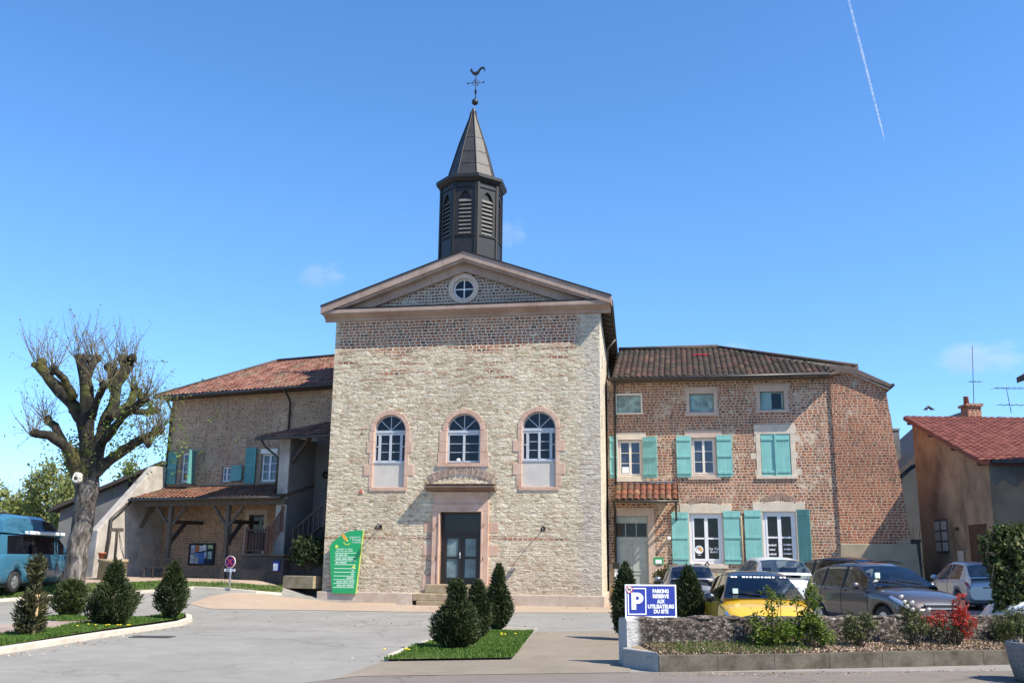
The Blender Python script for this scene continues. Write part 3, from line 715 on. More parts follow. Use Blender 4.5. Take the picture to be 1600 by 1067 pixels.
for s, X in ((1, CW), (-1, 0)):
    m = MB(); m.tube([(X + s * .50, -.1, 11.62), (X + s * .50, CD, 11.60)], .06, 10); m.build('gutter', M['gutter'], chapel)
m = MB(); m.tube([(CW + .5, 5.7, 11.4), (CW + .14, 5.72, 11.0), (CW + .12, 5.74, 9.9)], .05, 8); m.build('downpipe', M['gutter'], chapel)

# arched windows
def voussoirs(m, x0, x1, zs, w, y0, y1, n=7):
    c = (x0 + x1) / 2; r = (x1 - x0) / 2
    for i in range(n):
        a0, a1 = math.pi * i / n + .006, math.pi * (i + 1) / n - .006; q = []
        ro = r + w * (1.06 if i % 2 else .96)
        for k in range(4): t = a0 + (a1 - a0) * k / 3; q.append((c + r * math.cos(t), zs + r * math.sin(t)))
        for k in range(4): t = a1 - (a1 - a0) * k / 3; q.append((c + ro * math.cos(t), zs + ro * math.sin(t)))
        m.prism(q, y0, y1)
for i, (x0, x1, zs, zt, zsl, zb) in enumerate(wins):
    cx = (x0 + x1) / 2; r = (x1 - x0) / 2
    s = MB(); d = .24
    voussoirs(s, x0, x1, zs, .19, -.02, d)
    side = i != 1
    zz = zb if side else zsl - .02
    nb = 5 if side else 3
    for sd in (-1, 1):
        X = x0 if sd < 0 else x1
        for k in range(nb):
            a = zz + (zs - zz) * k / nb + .004; b = zz + (zs - zz) * (k + 1) / nb - .004
            wd = ((.19, .36, .17, .33, .18) if (i + sd) % 2 else (.40, .18, .36, .19, .17))[k] + .03 * ((k * 5 + i) % 3 - 1) if side else (.30 if k else .34)
            s.box(min(X, X + sd * wd), max(X, X + sd * wd), -.016 - .004 * (k % 2), d, a, b)
    if side: s.box(x0 - .12, x1 + .14, -.035, d, zb - .15, zb - .004)
    else: s.box(x0 - .36, x1 + .36, -.06, d, zsl - .17, zsl - .024)
    s.build('window_surround', M['pink'], chapel, bevel=.012)
    if side:
        MB().box(x0 + .003, x1 - .003, .08, .30, zb, zsl - .03).build('infill_panel', M['cement'], chapel)
        MB().box(x0 + .003, x1 - .003, .05, .30, zsl - .029, zsl + .02).build('window_sill', M['grey_paint'], chapel)
    else:
        p = [(x0 - .30, zsl - .175), (x1 + .30, zsl - .175), (x1 + .26, zsl - .55), (x0 - .12, zsl - .53)]
        MB().prism(p[::-1], -.008, .02).build('apron', M['cement'], chapel)
    f = MB(); y0, y1 = .15, .20; t = .045
    zi = zsl + .022
    # arched head
    pts_o = [(cx + r * math.cos(math.pi * k / 20), zs + r * math.sin(math.pi * k / 20)) for k in range(21)]
    pts_i = [(cx + (r - t) * math.cos(math.pi * k / 20), zs + (r - t) * math.sin(math.pi * k / 20)) for k in range(21)]
    for k in range(20): f.prism([pts_o[k], pts_o[k + 1], pts_i[k + 1], pts_i[k]], y0, y1)
    f.box(x0, x1, y0 - .02, y1, zs - .07, zs + .03)
    for a in (45, 90, 135):
        f.bar((cx, .17, zs + .03), (cx + (r - .03) * math.cos(R(a)), .17, zs + (r - .03) * math.sin(R(a))), .032, .026, (0, 1, 0))
    f.box(x0, x0 + t, y0, y1, zi, zs - .07); f.box(x1 - t, x1, y0, y1, zi, zs - .07); f.box(x0 + t, x1 - t, y0, y1, zi, zi + .06)
    f.box(x0 + t, x1 - t, y0, y1, zs - .16, zs - .071)
    if side:
        sw = (x1 - x0) * .10
        for X in (x0 + t + sw, x1 - t - sw): f.box(X - .03, X + .03, y0 - .005, y1, zi + .06, zs - .16)
        a, b = x0 + t + sw + .035, x1 - t - sw - .035
        f.box(x0 + t, a - .07, .14, .17, (zi + zs) / 2 - .02, (zi + zs) / 2 + .015); f.box(b + .07, x1 - t, .14, .17, (zi + zs) / 2 - .02, (zi + zs) / 2 + .015)
    else: a, b = x0 + t, x1 - t
    f.box(cx - .045, cx + .045, y0 - .012, y1, zi + .06, zs - .16)
    f.box(a, a + .04, y0 + .01, y1, zi + .06, zs - .16); f.box(b - .04, b, y0 + .01, y1, zi + .06, zs - .16)
    for k in (1, 2):
        zz2 = zi + .06 + (zs - .16 - zi - .06) * k / 3
        f.box(a + .05, cx - .055, .165, .19, zz2 - .012, zz2 + .012); f.box(cx + .055, b - .05, .165, .19, zz2 - .012, zz2 + .012)
    fo = f.build('window', M['grey_paint'], chapel)
    g = MB(); o = arch(x0 + .01, x1 - .01, zi, zs); g.holed(o, [], .182); g.build('glass', M['glass'], fo, recalc=False)
    if i == 1:   # white round object on the sill behind the glass is seen as a pale dome
        q = MB(); q.ball((cx - .22, .19, zi + .1), (.09, .03, .07)); q.build('pale_dome', M['white'], fo)
# oculus
m = MB()
for k in range(32):
    t0, t1 = 2 * math.pi * k / 32, 2 * math.pi * (k + 1) / 32
    q = [(oc[0] + OR * math.cos(t0), oc[1] + OR * math.sin(t0)), (oc[0] + OR * math.cos(t1), oc[1] + OR * math.sin(t1)), (oc[0] + IR * math.cos(t1), oc[1] + IR * math.sin(t1)), (oc[0] + IR * math.cos(t0), oc[1] + IR * math.sin(t0))]
    m.prism(q, .0, .30)
m.build('oculus_ring', M['limepink'], chapel)
f = MB()
for k in range(32):
    t0, t1 = 2 * math.pi * k / 32, 2 * math.pi * (k + 1) / 32; a, b = IR - .002, IR - .05
    f.prism([(oc[0] + a * math.cos(t0), oc[1] + a * math.sin(t0)), (oc[0] + a * math.cos(t1), oc[1] + a * math.sin(t1)), (oc[0] + b * math.cos(t1), oc[1] + b * math.sin(t1)), (oc[0] + b * math.cos(t0), oc[1] + b * math.sin(t0))], .16, .22)
f.box(oc[0] - .022, oc[0] + .022, .165, .215, oc[1] - IR + .03, oc[1] + IR - .03); f.box(oc[0] - IR + .03, oc[0] + IR - .03, .168, .212, oc[1] - .022, oc[1] + .022)
fo = f.build('round_window', M['white_paint'], chapel)
g = MB(); g.holed(circ, [], .19); g.build('glass', M['glass'], fo, recalc=False)

# door with its pink stone case
s = MB(); jw = .30
xa, xb = dx0, dx1
for sd, X in ((-1, xa), (1, xb)):
    s.box(min(X, X + sd * jw), max(X, X + sd * jw), -.10, .28, dz0 - .25, dz1)
    s.box(min(X, X + sd * .07), max(X, X + sd * .07), -.13, -.10, dz0, dz1)
    for k, zz in enumerate((.75, 1.9, 2.75)):
        s.box(min(X + sd * (jw + .003), X + sd * (jw + .36)), max(X + sd * (jw + .003), X + sd * (jw + .36)), -.010, .03, zz - (.1 if k else .28), zz + .30)
s.box(xa - jw, xb + jw, -.10, .28, dz1 + .003, dz1 + .30); s.box(xa - jw + .03, xb + jw - .03, -.07, .1, dz1 + .303, dz1 + .76)
s.box(xa - .07, xb + .07, -.13, -.10, dz1 + .003, dz1 + .07)
s.build('door_surround', M['pink'], chapel, bevel=.012)
h = MB(); h.prism_x([(.0, dz1 + .763), (-.16, dz1 + .80), (-.38, dz1 + .88), (-.45, dz1 + .90), (-.45, dz1 + .99), (.0, dz1 + 1.02)], xa - jw - .26, xb + jw + .26); h.build('door_hood', stone('hood stone', (.15, .105, .08), (.25, .185, .15), 2), chapel, bevel=.01)
h = MB(); h.box(xa - jw - .28, xb + jw + .28, -.47, .0, dz1 + 1.022, dz1 + 1.045); h.build('hood_flashing', plain('rusty flashing', (.26, .15, .07), .6, .2, .3), chapel)
# brick relieving arch and rubble tympanum above the hood
cx = (xa + xb) / 2; zc = dz1 + 1.05; Rr = 3.0; hw = 1.32
m = MB(); cz = zc + .06 + .62 - Rr; a0 = math.asin((hw + .05) / Rr)
n = 36
for k in range(n):
    t0 = -a0 + 2 * a0 * (k + .14) / n; t1 = -a0 + 2 * a0 * (k + .72) / n
    m.prism([(cx + Rr * math.sin(t0), cz + Rr * math.cos(t0)), (cx + Rr * math.sin(t1), cz + Rr * math.cos(t1)), (cx + (Rr - .30) * math.sin(t1), cz + (Rr - .30) * math.cos(t1)), (cx + (Rr - .30) * math.sin(t0), cz + (Rr - .30) * math.cos(t0))][::-1], -.025 - .01 * (k % 3), .02)
m.build('relieving_arch', plain('arch brick', (.36, .25, .185), .9, 0, .4, 8), chapel)
m = MB(); q1 = [(cx + (Rr + .01) * math.sin(-a0 + 2 * a0 * k / 24), cz + (Rr + .01) * math.cos(-a0 + 2 * a0 * k / 24)) for k in range(25)]; q2 = [(cx + (Rr - .31) * math.sin(-a0 + 2 * a0 * k / 24), cz + (Rr - .31) * math.cos(-a0 + 2 * a0 * k / 24)) for k in range(25)]
for k in range(24): m.prism([q1[k], q1[k + 1], q2[k + 1], q2[k]], -.012, .01)
m.build('arch_mortar', M['lime'], chapel)
D = MB(); y0, y1 = .20, .28
D.box(xa + .003, xa + .10, y0, y1, dz0, dz1 - .003); D.box(xb - .10, xb - .003, y0, y1, dz0, dz1 - .003); D.box(xa + .10, xb - .10, y0, y1, dz1 - .10, dz1 - .003); D.box(xa + .10, xb - .10, y0 - .03, y1, dz1 - .86, dz1 - .70)
door = D.build('door', M['door_dark'], chapel)
MB().box(xa + .1, xb - .1, .25, .27, dz1 - .70, dz1 - .1).build('transom_glass', M['glass'], door)
for s_, (a, b) in enumerate(((xa + .105, cx - .004), (cx + .004, xb - .105))):
    L = MB(); z0, z1 = dz0 + .02, dz1 - .865; zm = z0 + .92
    L.box(a, a + .13, y0, y1, z0, z1); L.box(b - .13, b, y0, y1, z0, z1); L.box(a + .13, b - .13, y0, y1, z1 - .14, z1); L.box(a + .13, b - .13, y0, y1, z0, z0 + .22); L.box(a + .13, b - .13, y0, y1, zm, zm + .09)
    L.build('door_leaf', M['door_dark'], door)
    g = MB(); g.box(a + .13, b - .13, .235, .25, z0 + .22, zm); g.box(a + .13, b - .13, .235, .25, zm + .09, z1 - .14); g.build('glass', M['glass_door'], door)
hd = MB(); hd.tube([(cx - .05, .19, dz0 + 1.02), (cx - .05, .15, dz0 + 1.02), (cx - .05, .145, dz0 + 1.14)], .014, 6); hd.box(cx - .075, cx - .025, .185, .2, dz0 + .96, dz0 + 1.2); hd.build('handle', M['steel'], door)
for X, zz in ((xa - .12, 2.95), (xb + .1, 2.95), (xa - .12, 1.7), (xb + .1, 1.7)):
    MB().tube([(X, -.10, zz - .05), (X, -.17, zz - .05), (X, -.17, zz + .07)], .014, 6).build('hinge_pin', M['blackmetal'], chapel)
st = FC.empty('stone_steps', 'worn mossy stone steps with sloping cheek below the chapel door', 'steps')
m = MB(); m.box(xa - .42, xb + .5, -.50, .26, .42, .735); m.build('top_step', M['step'], st, bevel=.02)
sx0 = U(632, 935, 1.3)[0]
m = MB(); m.box(sx0 + .25, xb + .9, -1.15, -.125, .16, .415); m.build('landing', M['step'], st, bevel=.02)
m = MB(); m.box(sx0 + .45, xb + .8, -1.35, -.126, -.05, .155); m.build('lower_step', M['step'], st, bevel=.02)
m = MB(); m.prism([(sx0 - .45, -.05), (sx0 + .245, -.05), (sx0 + .245, .415), (sx0 + .1, .415)], -1.15, -.126); m.build('cheek', M['plinth'], st, bevel=.015)

# belfry
BY = 1.95; bu = U(736, 350, -BY)[0]; BR = 1.36
A0 = R(-90 + 13) + FC.a     # a corner faces the viewer, slightly to the right
def octa(r, z, a=0): return [(bu + r * math.cos(A0 + a + k * math.pi / 4), BY + r * math.sin(A0 + a + k * math.pi / 4), z) for k in range(8)]
def zB(px, py): return U(px, py, -BY)[1]
zl, zcor, zsp = 12.6, zB(741, 300), zB(741, 284)
b = MB(); r_in = BR - .10
b.add(octa(r_in, zl) + octa(r_in, zcor), [(k, (k + 1) % 8, 8 + (k + 1) % 8, 8 + k) for k in range(8)])
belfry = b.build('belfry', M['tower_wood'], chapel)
zl0, zl1, zl2 = zB(741, 381), zB(741, 328), zB(741, 318)
for k in range(8):
    p0 = Vector(octa(BR, 0)[k]); p1 = Vector(octa(BR, 0)[(k + 1) % 8]); d = (p1 - p0); Lf = d.length; d.normalize(); nn = Vector((d.y, -d.x, 0))
    if (p0 - Vector((bu, BY, 0))).dot(nn) < 0: nn = -nn
    def fp(t, z, o=0): q = p0 + d * t - nn * .0 + nn * o; return (q.x, q.y, z)
    # corner posts and panels as one covering per face with a pointed opening
    c = Lf / 2; ow = Lf * .27
    out = [(.0, zl), (Lf, zl), (Lf, zcor), (.0, zcor)]
    n_ = 6; hole = [(c - ow, zl0), (c + ow, zl0), (c + ow, zl1)] + [(c + ow * math.cos(t * math.pi / 2 / n_) * (1 - .18 * math.sin(t * math.pi / n_)), zl1 + (zl2 - zl1) * 1.3 * math.sin(t * math.pi / 2 / n_)) for t in range(1, n_)] + [(c, zl1 + (zl2 - zl1) * 1.4)] + [(c - ow * math.cos(t * math.pi / 2 / n_) * (1 - .18 * math.sin(t * math.pi / n_)), zl1 + (zl2 - zl1) * 1.3 * math.sin(t * math.pi / 2 / n_)) for t in range(n_ - 1, 0, -1)] + [(c - ow, zl1)]
    tmp = MB(); tmp.holed(out, [hole], 0, .09)
    vv = [fp(x, z, -y) for x, y, z in tmp.v]
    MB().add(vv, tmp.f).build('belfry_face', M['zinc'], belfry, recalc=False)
    pm = MB(); pm.bar(fp(.045, zl, .012), fp(.045, zcor, .012), .10, .07, tuple(nn)); pm.bar(fp(Lf - .045, zl, .012), fp(Lf - .045, zcor, .012), .10, .07, tuple(nn))
    pm.bar(fp(.1, zl0 - .03, .02), fp(Lf - .1, zl0 - .03, .02), .05, .04); pm.bar(fp(.1, zcor - .25, .012), fp(Lf - .1, zcor - .25, .012), .06, .04)
    pm.build('corner_trim', M['tower_wood'], belfry)
    lm = MB()
    for j in range(9):
        z = zl0 + .04 + (zl1 - zl0 - .02) * j / 8.6
        a_, b_ = fp(c - ow + .01, z, .015), fp(c + ow - .01, z, .015); a2, b2 = fp(c - ow + .01, z + .13, -.075), fp(c + ow - .01, z + .13, -.075)
        up = Vector((0, 0, .018))
        lm.add([a_, b_, b2, a2] + [tuple(Vector(q) + up) for q in (a_, b_, b2, a2)], [(0, 1, 2, 3), (7, 6, 5, 4), (0, 4, 5, 1), (1, 5, 6, 2), (2, 6, 7, 3), (3, 7, 4, 0)])
    lm.build('louvres', M['louvre'], belfry)
c = MB(); rings = [octa(BR + .02, zcor - .05), octa(BR + .10, zcor + .0), octa(BR + .22, zB(741, 295.5)), octa(BR + .22, zB(741, 291)), octa(1.10, zsp + .02)]
for i in range(4): c.add(rings[i] + rings[i + 1], [(k, (k + 1) % 8, 8 + (k + 1) % 8, 8 + k) for k in range(8)])
c.build('belfry_cornice', M['zinc'], belfry)
ztip = zB(741, 170)
sp = MB(); z0s = zsp - .05
prof = [(1.12, z0s), (1.07, z0s + .10), (.60, z0s + (ztip - z0s) * .5), (.17, ztip - .5), (.10, ztip - .15), (.06, ztip)]
for i in range(len(prof) - 1):
    sp.add(octa(prof[i][0], prof[i][1]) + octa(prof[i + 1][0], prof[i + 1][1]), [(k, (k + 1) % 8, 8 + (k + 1) % 8, 8 + k) for k in range(8)])
spire = sp.build('spire', M['zinc_spire'], chapel, recalc=False)
rb = MB()
for k in range(8): rb.tube([octa(r + .012, z)[k] for r, z in prof[:5]], .024, 5)
for fz in (.16, .34, .55):
    z = z0s + (ztip - z0s) * fz; r = np.interp(z, [p[1] for p in prof], [p[0] for p in prof])
    ring = octa(r + .006, z)
    for k in range(8): rb.bar(ring[k], ring[(k + 1) % 8], .016, .012)
rb.build('spire_seams', M['zinc'], spire)
zball = zB(741.5, 160)
m = MB(); m.ball((bu + .06, BY, zball), .15, 16, 10); m.build('finial_ball', M['zinc'], spire)
# weathercock
zc0 = zB(741, 130); zr = zB(744, 115); vx = bu + .08
v = MB(); v.tube([(vx, BY, zball), (vx, BY, zr - .1)], .022, 6); v.tube([(vx - .36, BY, zc0), (vx + .36, BY, zc0)], .018, 6)
v.tube([(vx, BY - .3, zc0), (vx, BY + .3, zc0)], .018, 6)
for X in (-.36, .36): v.ball((vx + X, BY, zc0), .045, 8, 6)
for s_ in (-1, 1):
    for t_ in (-1, 1): v.tube([(vx + s_ * .04, BY, zc0 + t_ * .15), (vx + s_ * .10, BY, zc0 + t_ * .10), (vx + s_ * .17, BY, zc0 + t_ * .03)], .012, 5)
for dz in (.45, .55): v.ball((vx, BY, zball + dz), (.07, .07, .03), 8, 6)
vane = v.build('weathervane', M['blackmetal'], chapel)
ck = MB()   # rooster facing left with an arching tail
zz = zr
body = [(-.30, .20), (-.33, .15), (-.27, .12), (-.24, .03), (-.16, -.07), (-.04, -.12), (.08, -.10), (.17, -.01), (.22, .12), (.30, .22), (.38, .24), (.44, .18), (.46, .06), (.50, .16), (.48, .27), (.40, .34), (.28, .33), (.18, .25), (.10, .13), (.0, .07), (-.12, .08), (-.19, .16), (-.21, .26), (-.26, .30), (-.28, .25)]
ck.prism([(vx + x * .85, zz + z * .85) for x, z in body][::-1], BY - .03, BY + .03)
ck.build('rooster', M['zinc'], vane)

# the chapel's long sides are not quite square to its front
for o in chapel.children:
    if o.type == 'MESH' and o.name.split('.')[0] in ('side_wall', 'soffit', 'rafter', 'gutter', 'roof', 'slit', 'downpipe', 'plinth'):
        for v in o.data.vertices:
            if v.co.x > 5 and v.co.y > .34: v.co.x -= .05 * (v.co.y - .33)
# lamps on the facade
for px, py, lb in ((588, 824, 'small black wall lamp left of the chapel door, above the green sign'), (847, 827, 'small black wall lamp on the bare stone right of the chapel door')):
    u, z = U(px, py, .55); la = FC.empty('wall_lamp', lb, 'lamp', 'wall lamps on the chapel front', u, 0, z)
    m = MB(); m.box(-.05, .05, -.02, 0, -.02, .12); m.tube([(0, 0, .05), (0, -.2, .14), (0, -.42, .16), (0, -.5, .09)], .016, 6); m.build('arm', M['blackmetal'], la)
    m = MB(); m.lathe([(.03, .10), (.06, .05), (.085, -.03), (.08, -.05)], 12, (0, -.52, -.02)); m.build('lamp_head', M['blackmetal'], la)
    m = MB(); m.ball((0, -.52, -.06), (.06, .06, .03), 10, 6); m.build('lens', M['clearlight'], la)
MB_ = MB(); u, z = U(563, 768, .02); MB_.prism([(u - .08, z - .07), (u + .1, z - .06), (u + .02, z + .12)], -.03, .01); MB_.build('red_stone', plain('red sandstone', (.42, .12, .08), .9), chapel)

# green information board
def V(px, py): return FC.uv(px, py, .16)
gs = FC.empty('information_board', 'green curved information board with white lines leaning on the chapel front', 'sign')
outl = [V(519.5, 926), V(555.5, 927), V(567.5, 828.5), V(556, 828), V(543, 831), V(531, 838), V(521, 846), V(515.5, 853), V(517, 890)]
m = MB(); m.prism(outl, -.20, -.15); m.build('panel', M['green'], gs)
e = [V(555.8, 927), V(556.9, 927), V(568.9, 829), V(567.8, 828.5)]
m = MB(); m.prism(e, -.205, -.145); m.build('edge', M['lime_edge'], gs)
m = MB()
for k, (y, xa_, xb_) in enumerate(((863.5, 524, 557), (869.5, 523.5, 557), (875.5, 523, 556.5), (881.5, 523, 556.5), (887.5, 522.5, 556), (893.3, 522.2, 555.5), (899.2, 522, 555), (905, 521.8, 554.5), (911, 521.5, 554), (917, 521, 553.5))):
    (a, z), (b_, z2) = V(xa_, y), V(xb_, y + .5); m.box(a, b_, -.204, -.199, z - .012, z + .012)
m.build('ruled_lines', M['stext'], gs)
m = MB()    # rows of print too small to read in the photograph: word-length dashes
for y, x0_, ws, h_ in ((857.6, 526, (13, 2, 8), .018), (860.6, 525.5, (6, 5, 4, 8), .018), (866.8, 525, (4, 7, 5), .03), (872.8, 525, (9, 7, 9), .03), (878.6, 525, (5, 11), .03), (891, 550, (4,), .025), (896.8, 549, (5,), .03), (902.5, 542, (11,), .03), (908.3, 526, (9, 8, 9), .026), (914.3, 526.5, (8, 5, 11), .03)):
    x = x0_
    for wd in ws:
        (a, z), (b_, _) = V(x, y), V(x + wd, y); 
        n = max(2, int((b_ - a) / .028))
        for q in range(n):
            t0 = a + (b_ - a) * q / n; m.box(t0, t0 + (b_ - a) / n * .66, -.204, -.199, z - h_ * (.8 + .3 * ((q * 5) % 3) / 2), z + h_ * (.8 + .5 * ((q * 7) % 3) / 2))
        x += wd + 1.2
m.build('printed_rows', M['stext'], gs)
a = V(557, 842.5)
text('lettering', "l' Échappl", .145, M['stext'], gs, (a[0] - .02, -.203, a[1]), sx=.85)
a = V(558, 846.8); text('lettering', 'e Gourdan', .115, M['stext'], gs, (a[0] + .02, -.203, a[1]), sx=.85)
(a, z), (b_, _) = V(546, 838.7), V(564, 838.7); MB().box(a, b_, -.204, -.199, z - .01, z + .01).build('ruled_lines', M['stext'], gs)
m = MB(); c0 = V(539.5, 840); 
m.prism([(c0[0] + .16 * x - .05 * z, c0[1] + .17 * z + .0) for x, z in ((-.75, 1), (0, .75), (.55, .1), (.5, -.8), (-.1, -.6), (-.6, .1))][::-1], -.206, -.199); m.build('emblem', M['sgold'], gs)
m = MB(); c0 = V(543, 846.5)
for k in range(9):
    t = R(190 + k * 17); p = (c0[0] + .13 * math.cos(t), c0[1] + .10 * math.sin(t)); m.box(p[0] - .02, p[0] + .02, -.206, -.199, p[1] - .018, p[1] + .018)
m.ball((c0[0], -.203, c0[1] + .04), (.035, .006, .035), 8, 6); m.build('emblem', M['lime_edge'], gs)
for q in (V(526, 853.5), V(554, 885.5)):
    s_ = 1 if q[0] < V(540, 870)[0] else -1
    MB().prism([(q[0] - .03 * s_, q[1] - .07), (q[0] + .02 * s_, q[1] - .05), (q[0] + .10 * s_, q[1]), (q[0] + .02 * s_, q[1] + .05), (q[0] - .03 * s_, q[1] + .07)][::s_], -.206, -.199).build('arrow', M['syellow'], gs)
m = MB(); 
for X in (V(526, 900)[0], V(550, 900)[0]): m.tube([(X, -.15, V(526, 927)[1] + .1), (X, .0, V(526, 927)[1] + .1)], .02, 6); m.tube([(X, -.15, 2.0), (X, .0, 2.0)], .02, 6)
m.build('fixings', M['steel'], gs)

# ------------------------------------------------------------------ tile roofs (real half-round tiles in courses)
def tile_roof(name, mat, parent, O, ex, es, width, smin, smax, colw=.24, roww=.40, amp=.06, K=6, thick=True):
    O, ex, es = Vector(O), Vector(ex).normalized(), Vector(es).normalized(); nn = ex.cross(es).normalized()
    if nn.z < 0: nn = -nn
    m = MB(); nc = int(math.ceil(width / colw))
    for c in range(nc):
        jit = rng.uniform(-.012, .012)
        s0, s1 = smin((c + .5) * colw), smax((c + .5) * colw)
        if s1 - s0 < .05: continue
        r0, r1 = int(math.floor(s0 / roww)), int(math.ceil(s1 / roww))
        for r in range(r0, r1):
            tj = rng.uniform(-.012, .014); rows = []
            for e, lift in ((0, .028 + tj), (1.06, .0)):
                row = []
                for k in range(K + 1):
                    x = min(width, (c + k / K) * colw); sA, sB = smin(x), smax(x)
                    s = min(max((r + e) * roww + jit, sA), sB)
                    h = amp * abs(math.sin(math.pi * k / K)) ** .75
                    row.append(O + ex * x + es * s + nn * (h + lift))
                rows.append(row)
            if (rows[1][K // 2] - rows[0][K // 2]).length < .02: continue
            lip = [p - nn * .03 for p in rows[0]]
            vs = lip + rows[0] + rows[1]; n = K + 1
            fs = [(k, k + 1, n + k + 1, n + k) for k in range(K)] + [(n + k, n + k + 1, 2 * n + k + 1, 2 * n + k) for k in range(K)]
            m.add(vs, fs, uv=(c + .5, r + .5))
    return m.build(name, mat, parent)
def roof_deck(name, mat, parent, pts, th=.08):
    a = [Vector(p) for p in pts]; n = (a[1] - a[0]).cross(a[2] - a[0]).normalized()
    if n.z < 0: n = -n
    k = len(a); m = MB(); m.add([p - n * .012 for p in a] + [p - n * th for p in a], [list(range(k)), list(range(2 * k - 1, k - 1, -1))] + [(i, (i + 1) % k, k + (i + 1) % k, k + i) for i in range(k)])
    return m.build(name, mat, parent)
def window(parent, x0, x1, z0, z1, y, mat, glass, rows=3, casements=2, fr=.06, bar=.022, sash=.05, name='window', depth=.06):
    f = MB(); a, b = y, y + depth
    f.box(x0, x0 + fr, a, b, z0, z1); f.box(x1 - fr, x1, a, b, z0, z1); f.box(x0 + fr, x1 - fr, a, b, z1 - fr, z1); f.box(x0 + fr, x1 - fr, a, b, z0, z0 + fr)
    xa, xb = x0 + fr, x1 - fr; wc = (xb - xa) / casements
    for c in range(casements):
        l, r = xa + wc * c, xa + wc * (c + 1); y0, y1 = a - .012, b - .012
        f.box(l, l + sash, y0, y1, z0 + fr, z1 - fr); f.box(r - sash, r, y0, y1, z0 + fr, z1 - fr); f.box(l + sash, r - sash, y0, y1, z0 + fr, z0 + fr + sash); f.box(l + sash, r - sash, y0, y1, z1 - fr - sash, z1 - fr)
        for k in range(1, rows):
            z = z0 + fr + sash + (z1 - z0 - 2 * fr - 2 * sash) * k / rows; f.box(l + sash, r - sash, y0 + .01, y0 + .03, z - bar / 2, z + bar / 2)
    o = f.build(name, mat, parent); g = MB(); g.box(xa, xb, a + .022, a + .03, z0 + fr, z1 - fr); g.build('glass', glass, o); return o
def shutter_leaf(parent, x0, x1, z0, z1, y, mat, hinge=-1, ang=0, battens=(.09, .5, .91), label=None, louvred=False):
    w = x1 - x0; m = MB(); m.box(0, w, -.018, .018, 0, z1 - z0)
    for b in battens: m.box(.015, w - .015, -.045, -.019, (z1 - z0) * b - .05, (z1 - z0) * b + .05)
    if louvred:
        for a_, b_ in ((0, .06), (w - .06, w)): m.box(a_, b_, -.04, -.019, 0, z1 - z0)
        n = int((z1 - z0) / .06)
        for k in range(n):
            z = (z1 - z0) * (k + .3) / n; m.add([(.06, -.02, z + .035), (w - .06, -.02, z + .035), (w - .06, -.038, z), (.06, -.038, z)], [(0, 1, 2, 3)])
    o = m.build('shutter', mat, parent, bevel=.004)
    if hinge < 0: o.location = (x0, y, z0); o.rotation_euler = (0, 0, -R(ang))
    else:
        for v in o.data.vertices: v.co.x -= w
        o.location = (x1, y, z0); o.rotation_euler = (0, 0, R(ang))
    if label: o['label'] = label
    return o

# ------------------------------------------------------------------ left wing
_lo = FC.W(0, 3.0); LP = Frame(_lo.x, _lo.y, 23.5)
wing = LP.empty('brick_wing', 'long weathered brick wing left of the chapel with red hipped roof and covered porch', 'building')
def L(px, py, off=0): return LP.uv(px, py, off)
UL, ZE = -10.45, 9.02
w1 = (L(281, 752)[0], L(306, 708)[0], L(290, 753.5)[1], L(290, 707)[1])
w2 = (L(346, 752)[0], L(361, 730)[0], L(352, 752.5)[1], L(352, 729.5)[1])
w3 = (L(406, 752)[0], L(434, 709)[0], L(420, 752.5)[1], L(420, 708)[1])
dr = (L(387, 840)[0], L(413, 803)[0], 1.72, L(400, 804)[1])
w = MB(); w.holed([(UL, -.2), (3, -.2), (3, ZE), (UL, ZE)], [rect(*q) for q in (w1, w2, w3, dr)], 0, .22)
w.build('wall', M['wing'], wing, recalc=False)
w = MB(); w.box(UL, UL + .3, .003, 8.2, -.2, ZE); w.box(UL + .3, 3, 7.9, 8.2, -.2, ZE); w.build('side_wall', M['wing'], wing)
# roof, hipped at the left end
RS = .50; ov = .62; zR0 = ZE - .02 - 0
run = 4.7; hipx = L(432, 570, -4)[0]
ux0 = UL - .5
tot = 3.2 - ux0; slen = math.hypot(run, run * RS)
es = (0, 1, RS); f_len = math.sqrt(1 + RS * RS)
hk = (hipx - ux0)
tile_roof('roof', M['tile_red'], wing, (ux0, -ov, ZE + .06), (1, 0, 0), es, tot, lambda x: 0, lambda x: slen * min(1, x / hk), colw=.23)
top = (ZE + .06 + run * RS)
roof_deck('roof_deck', M['oldwood'], wing, [(ux0, -ov, ZE + .06), (3.2, -ov, ZE + .06), (3.2, run - ov, top), (hipx, run - ov, top)])
roof_deck('rear_roof', M['tile_red'], wing, [(ux0, 9.0, ZE), (hipx, run - ov, top), (3.2, run - ov, top), (3.2, 9.0, ZE)])
roof_deck('hip_roof', M['tile_red'], wing, [(ux0, -ov, ZE + .06), (hipx, run - ov, top), (ux0, 9.0, ZE)])
m = MB(); m.tube([(hipx, run - ov, top + .07), (3.2, run - ov, top + .07)], .11, 8); m.tube([(ux0, -ov, ZE + .1), (hipx, run - ov, top + .07)], .10, 8); m.build('ridge_tiles', M['tile_dark'], wing)
m = MB(); m.tube([(ux0 - .05, -ov - .08, ZE + .0), (3, -ov - .08, ZE + .02)], .07, 8); m.build('gutter', M['gutter'], wing)
m = MB(); m.box(UL - .3, 3, -ov + .02, .0, ZE - .05, ZE - .02); m.build('soffit', M['darkwood'], wing)
for px in (271, 455):
    u = L(px, 620, .05)[0]; b = 4.8 if px < 300 else 7.0
    m = MB(); m.tube([(u, -ov - .05, ZE - .02), (u + .02, -.35, ZE - .25), (u, -.09, ZE - .55), (u, -.09, b)], .05, 8); m.build('downpipe', M['gutter'], wing)
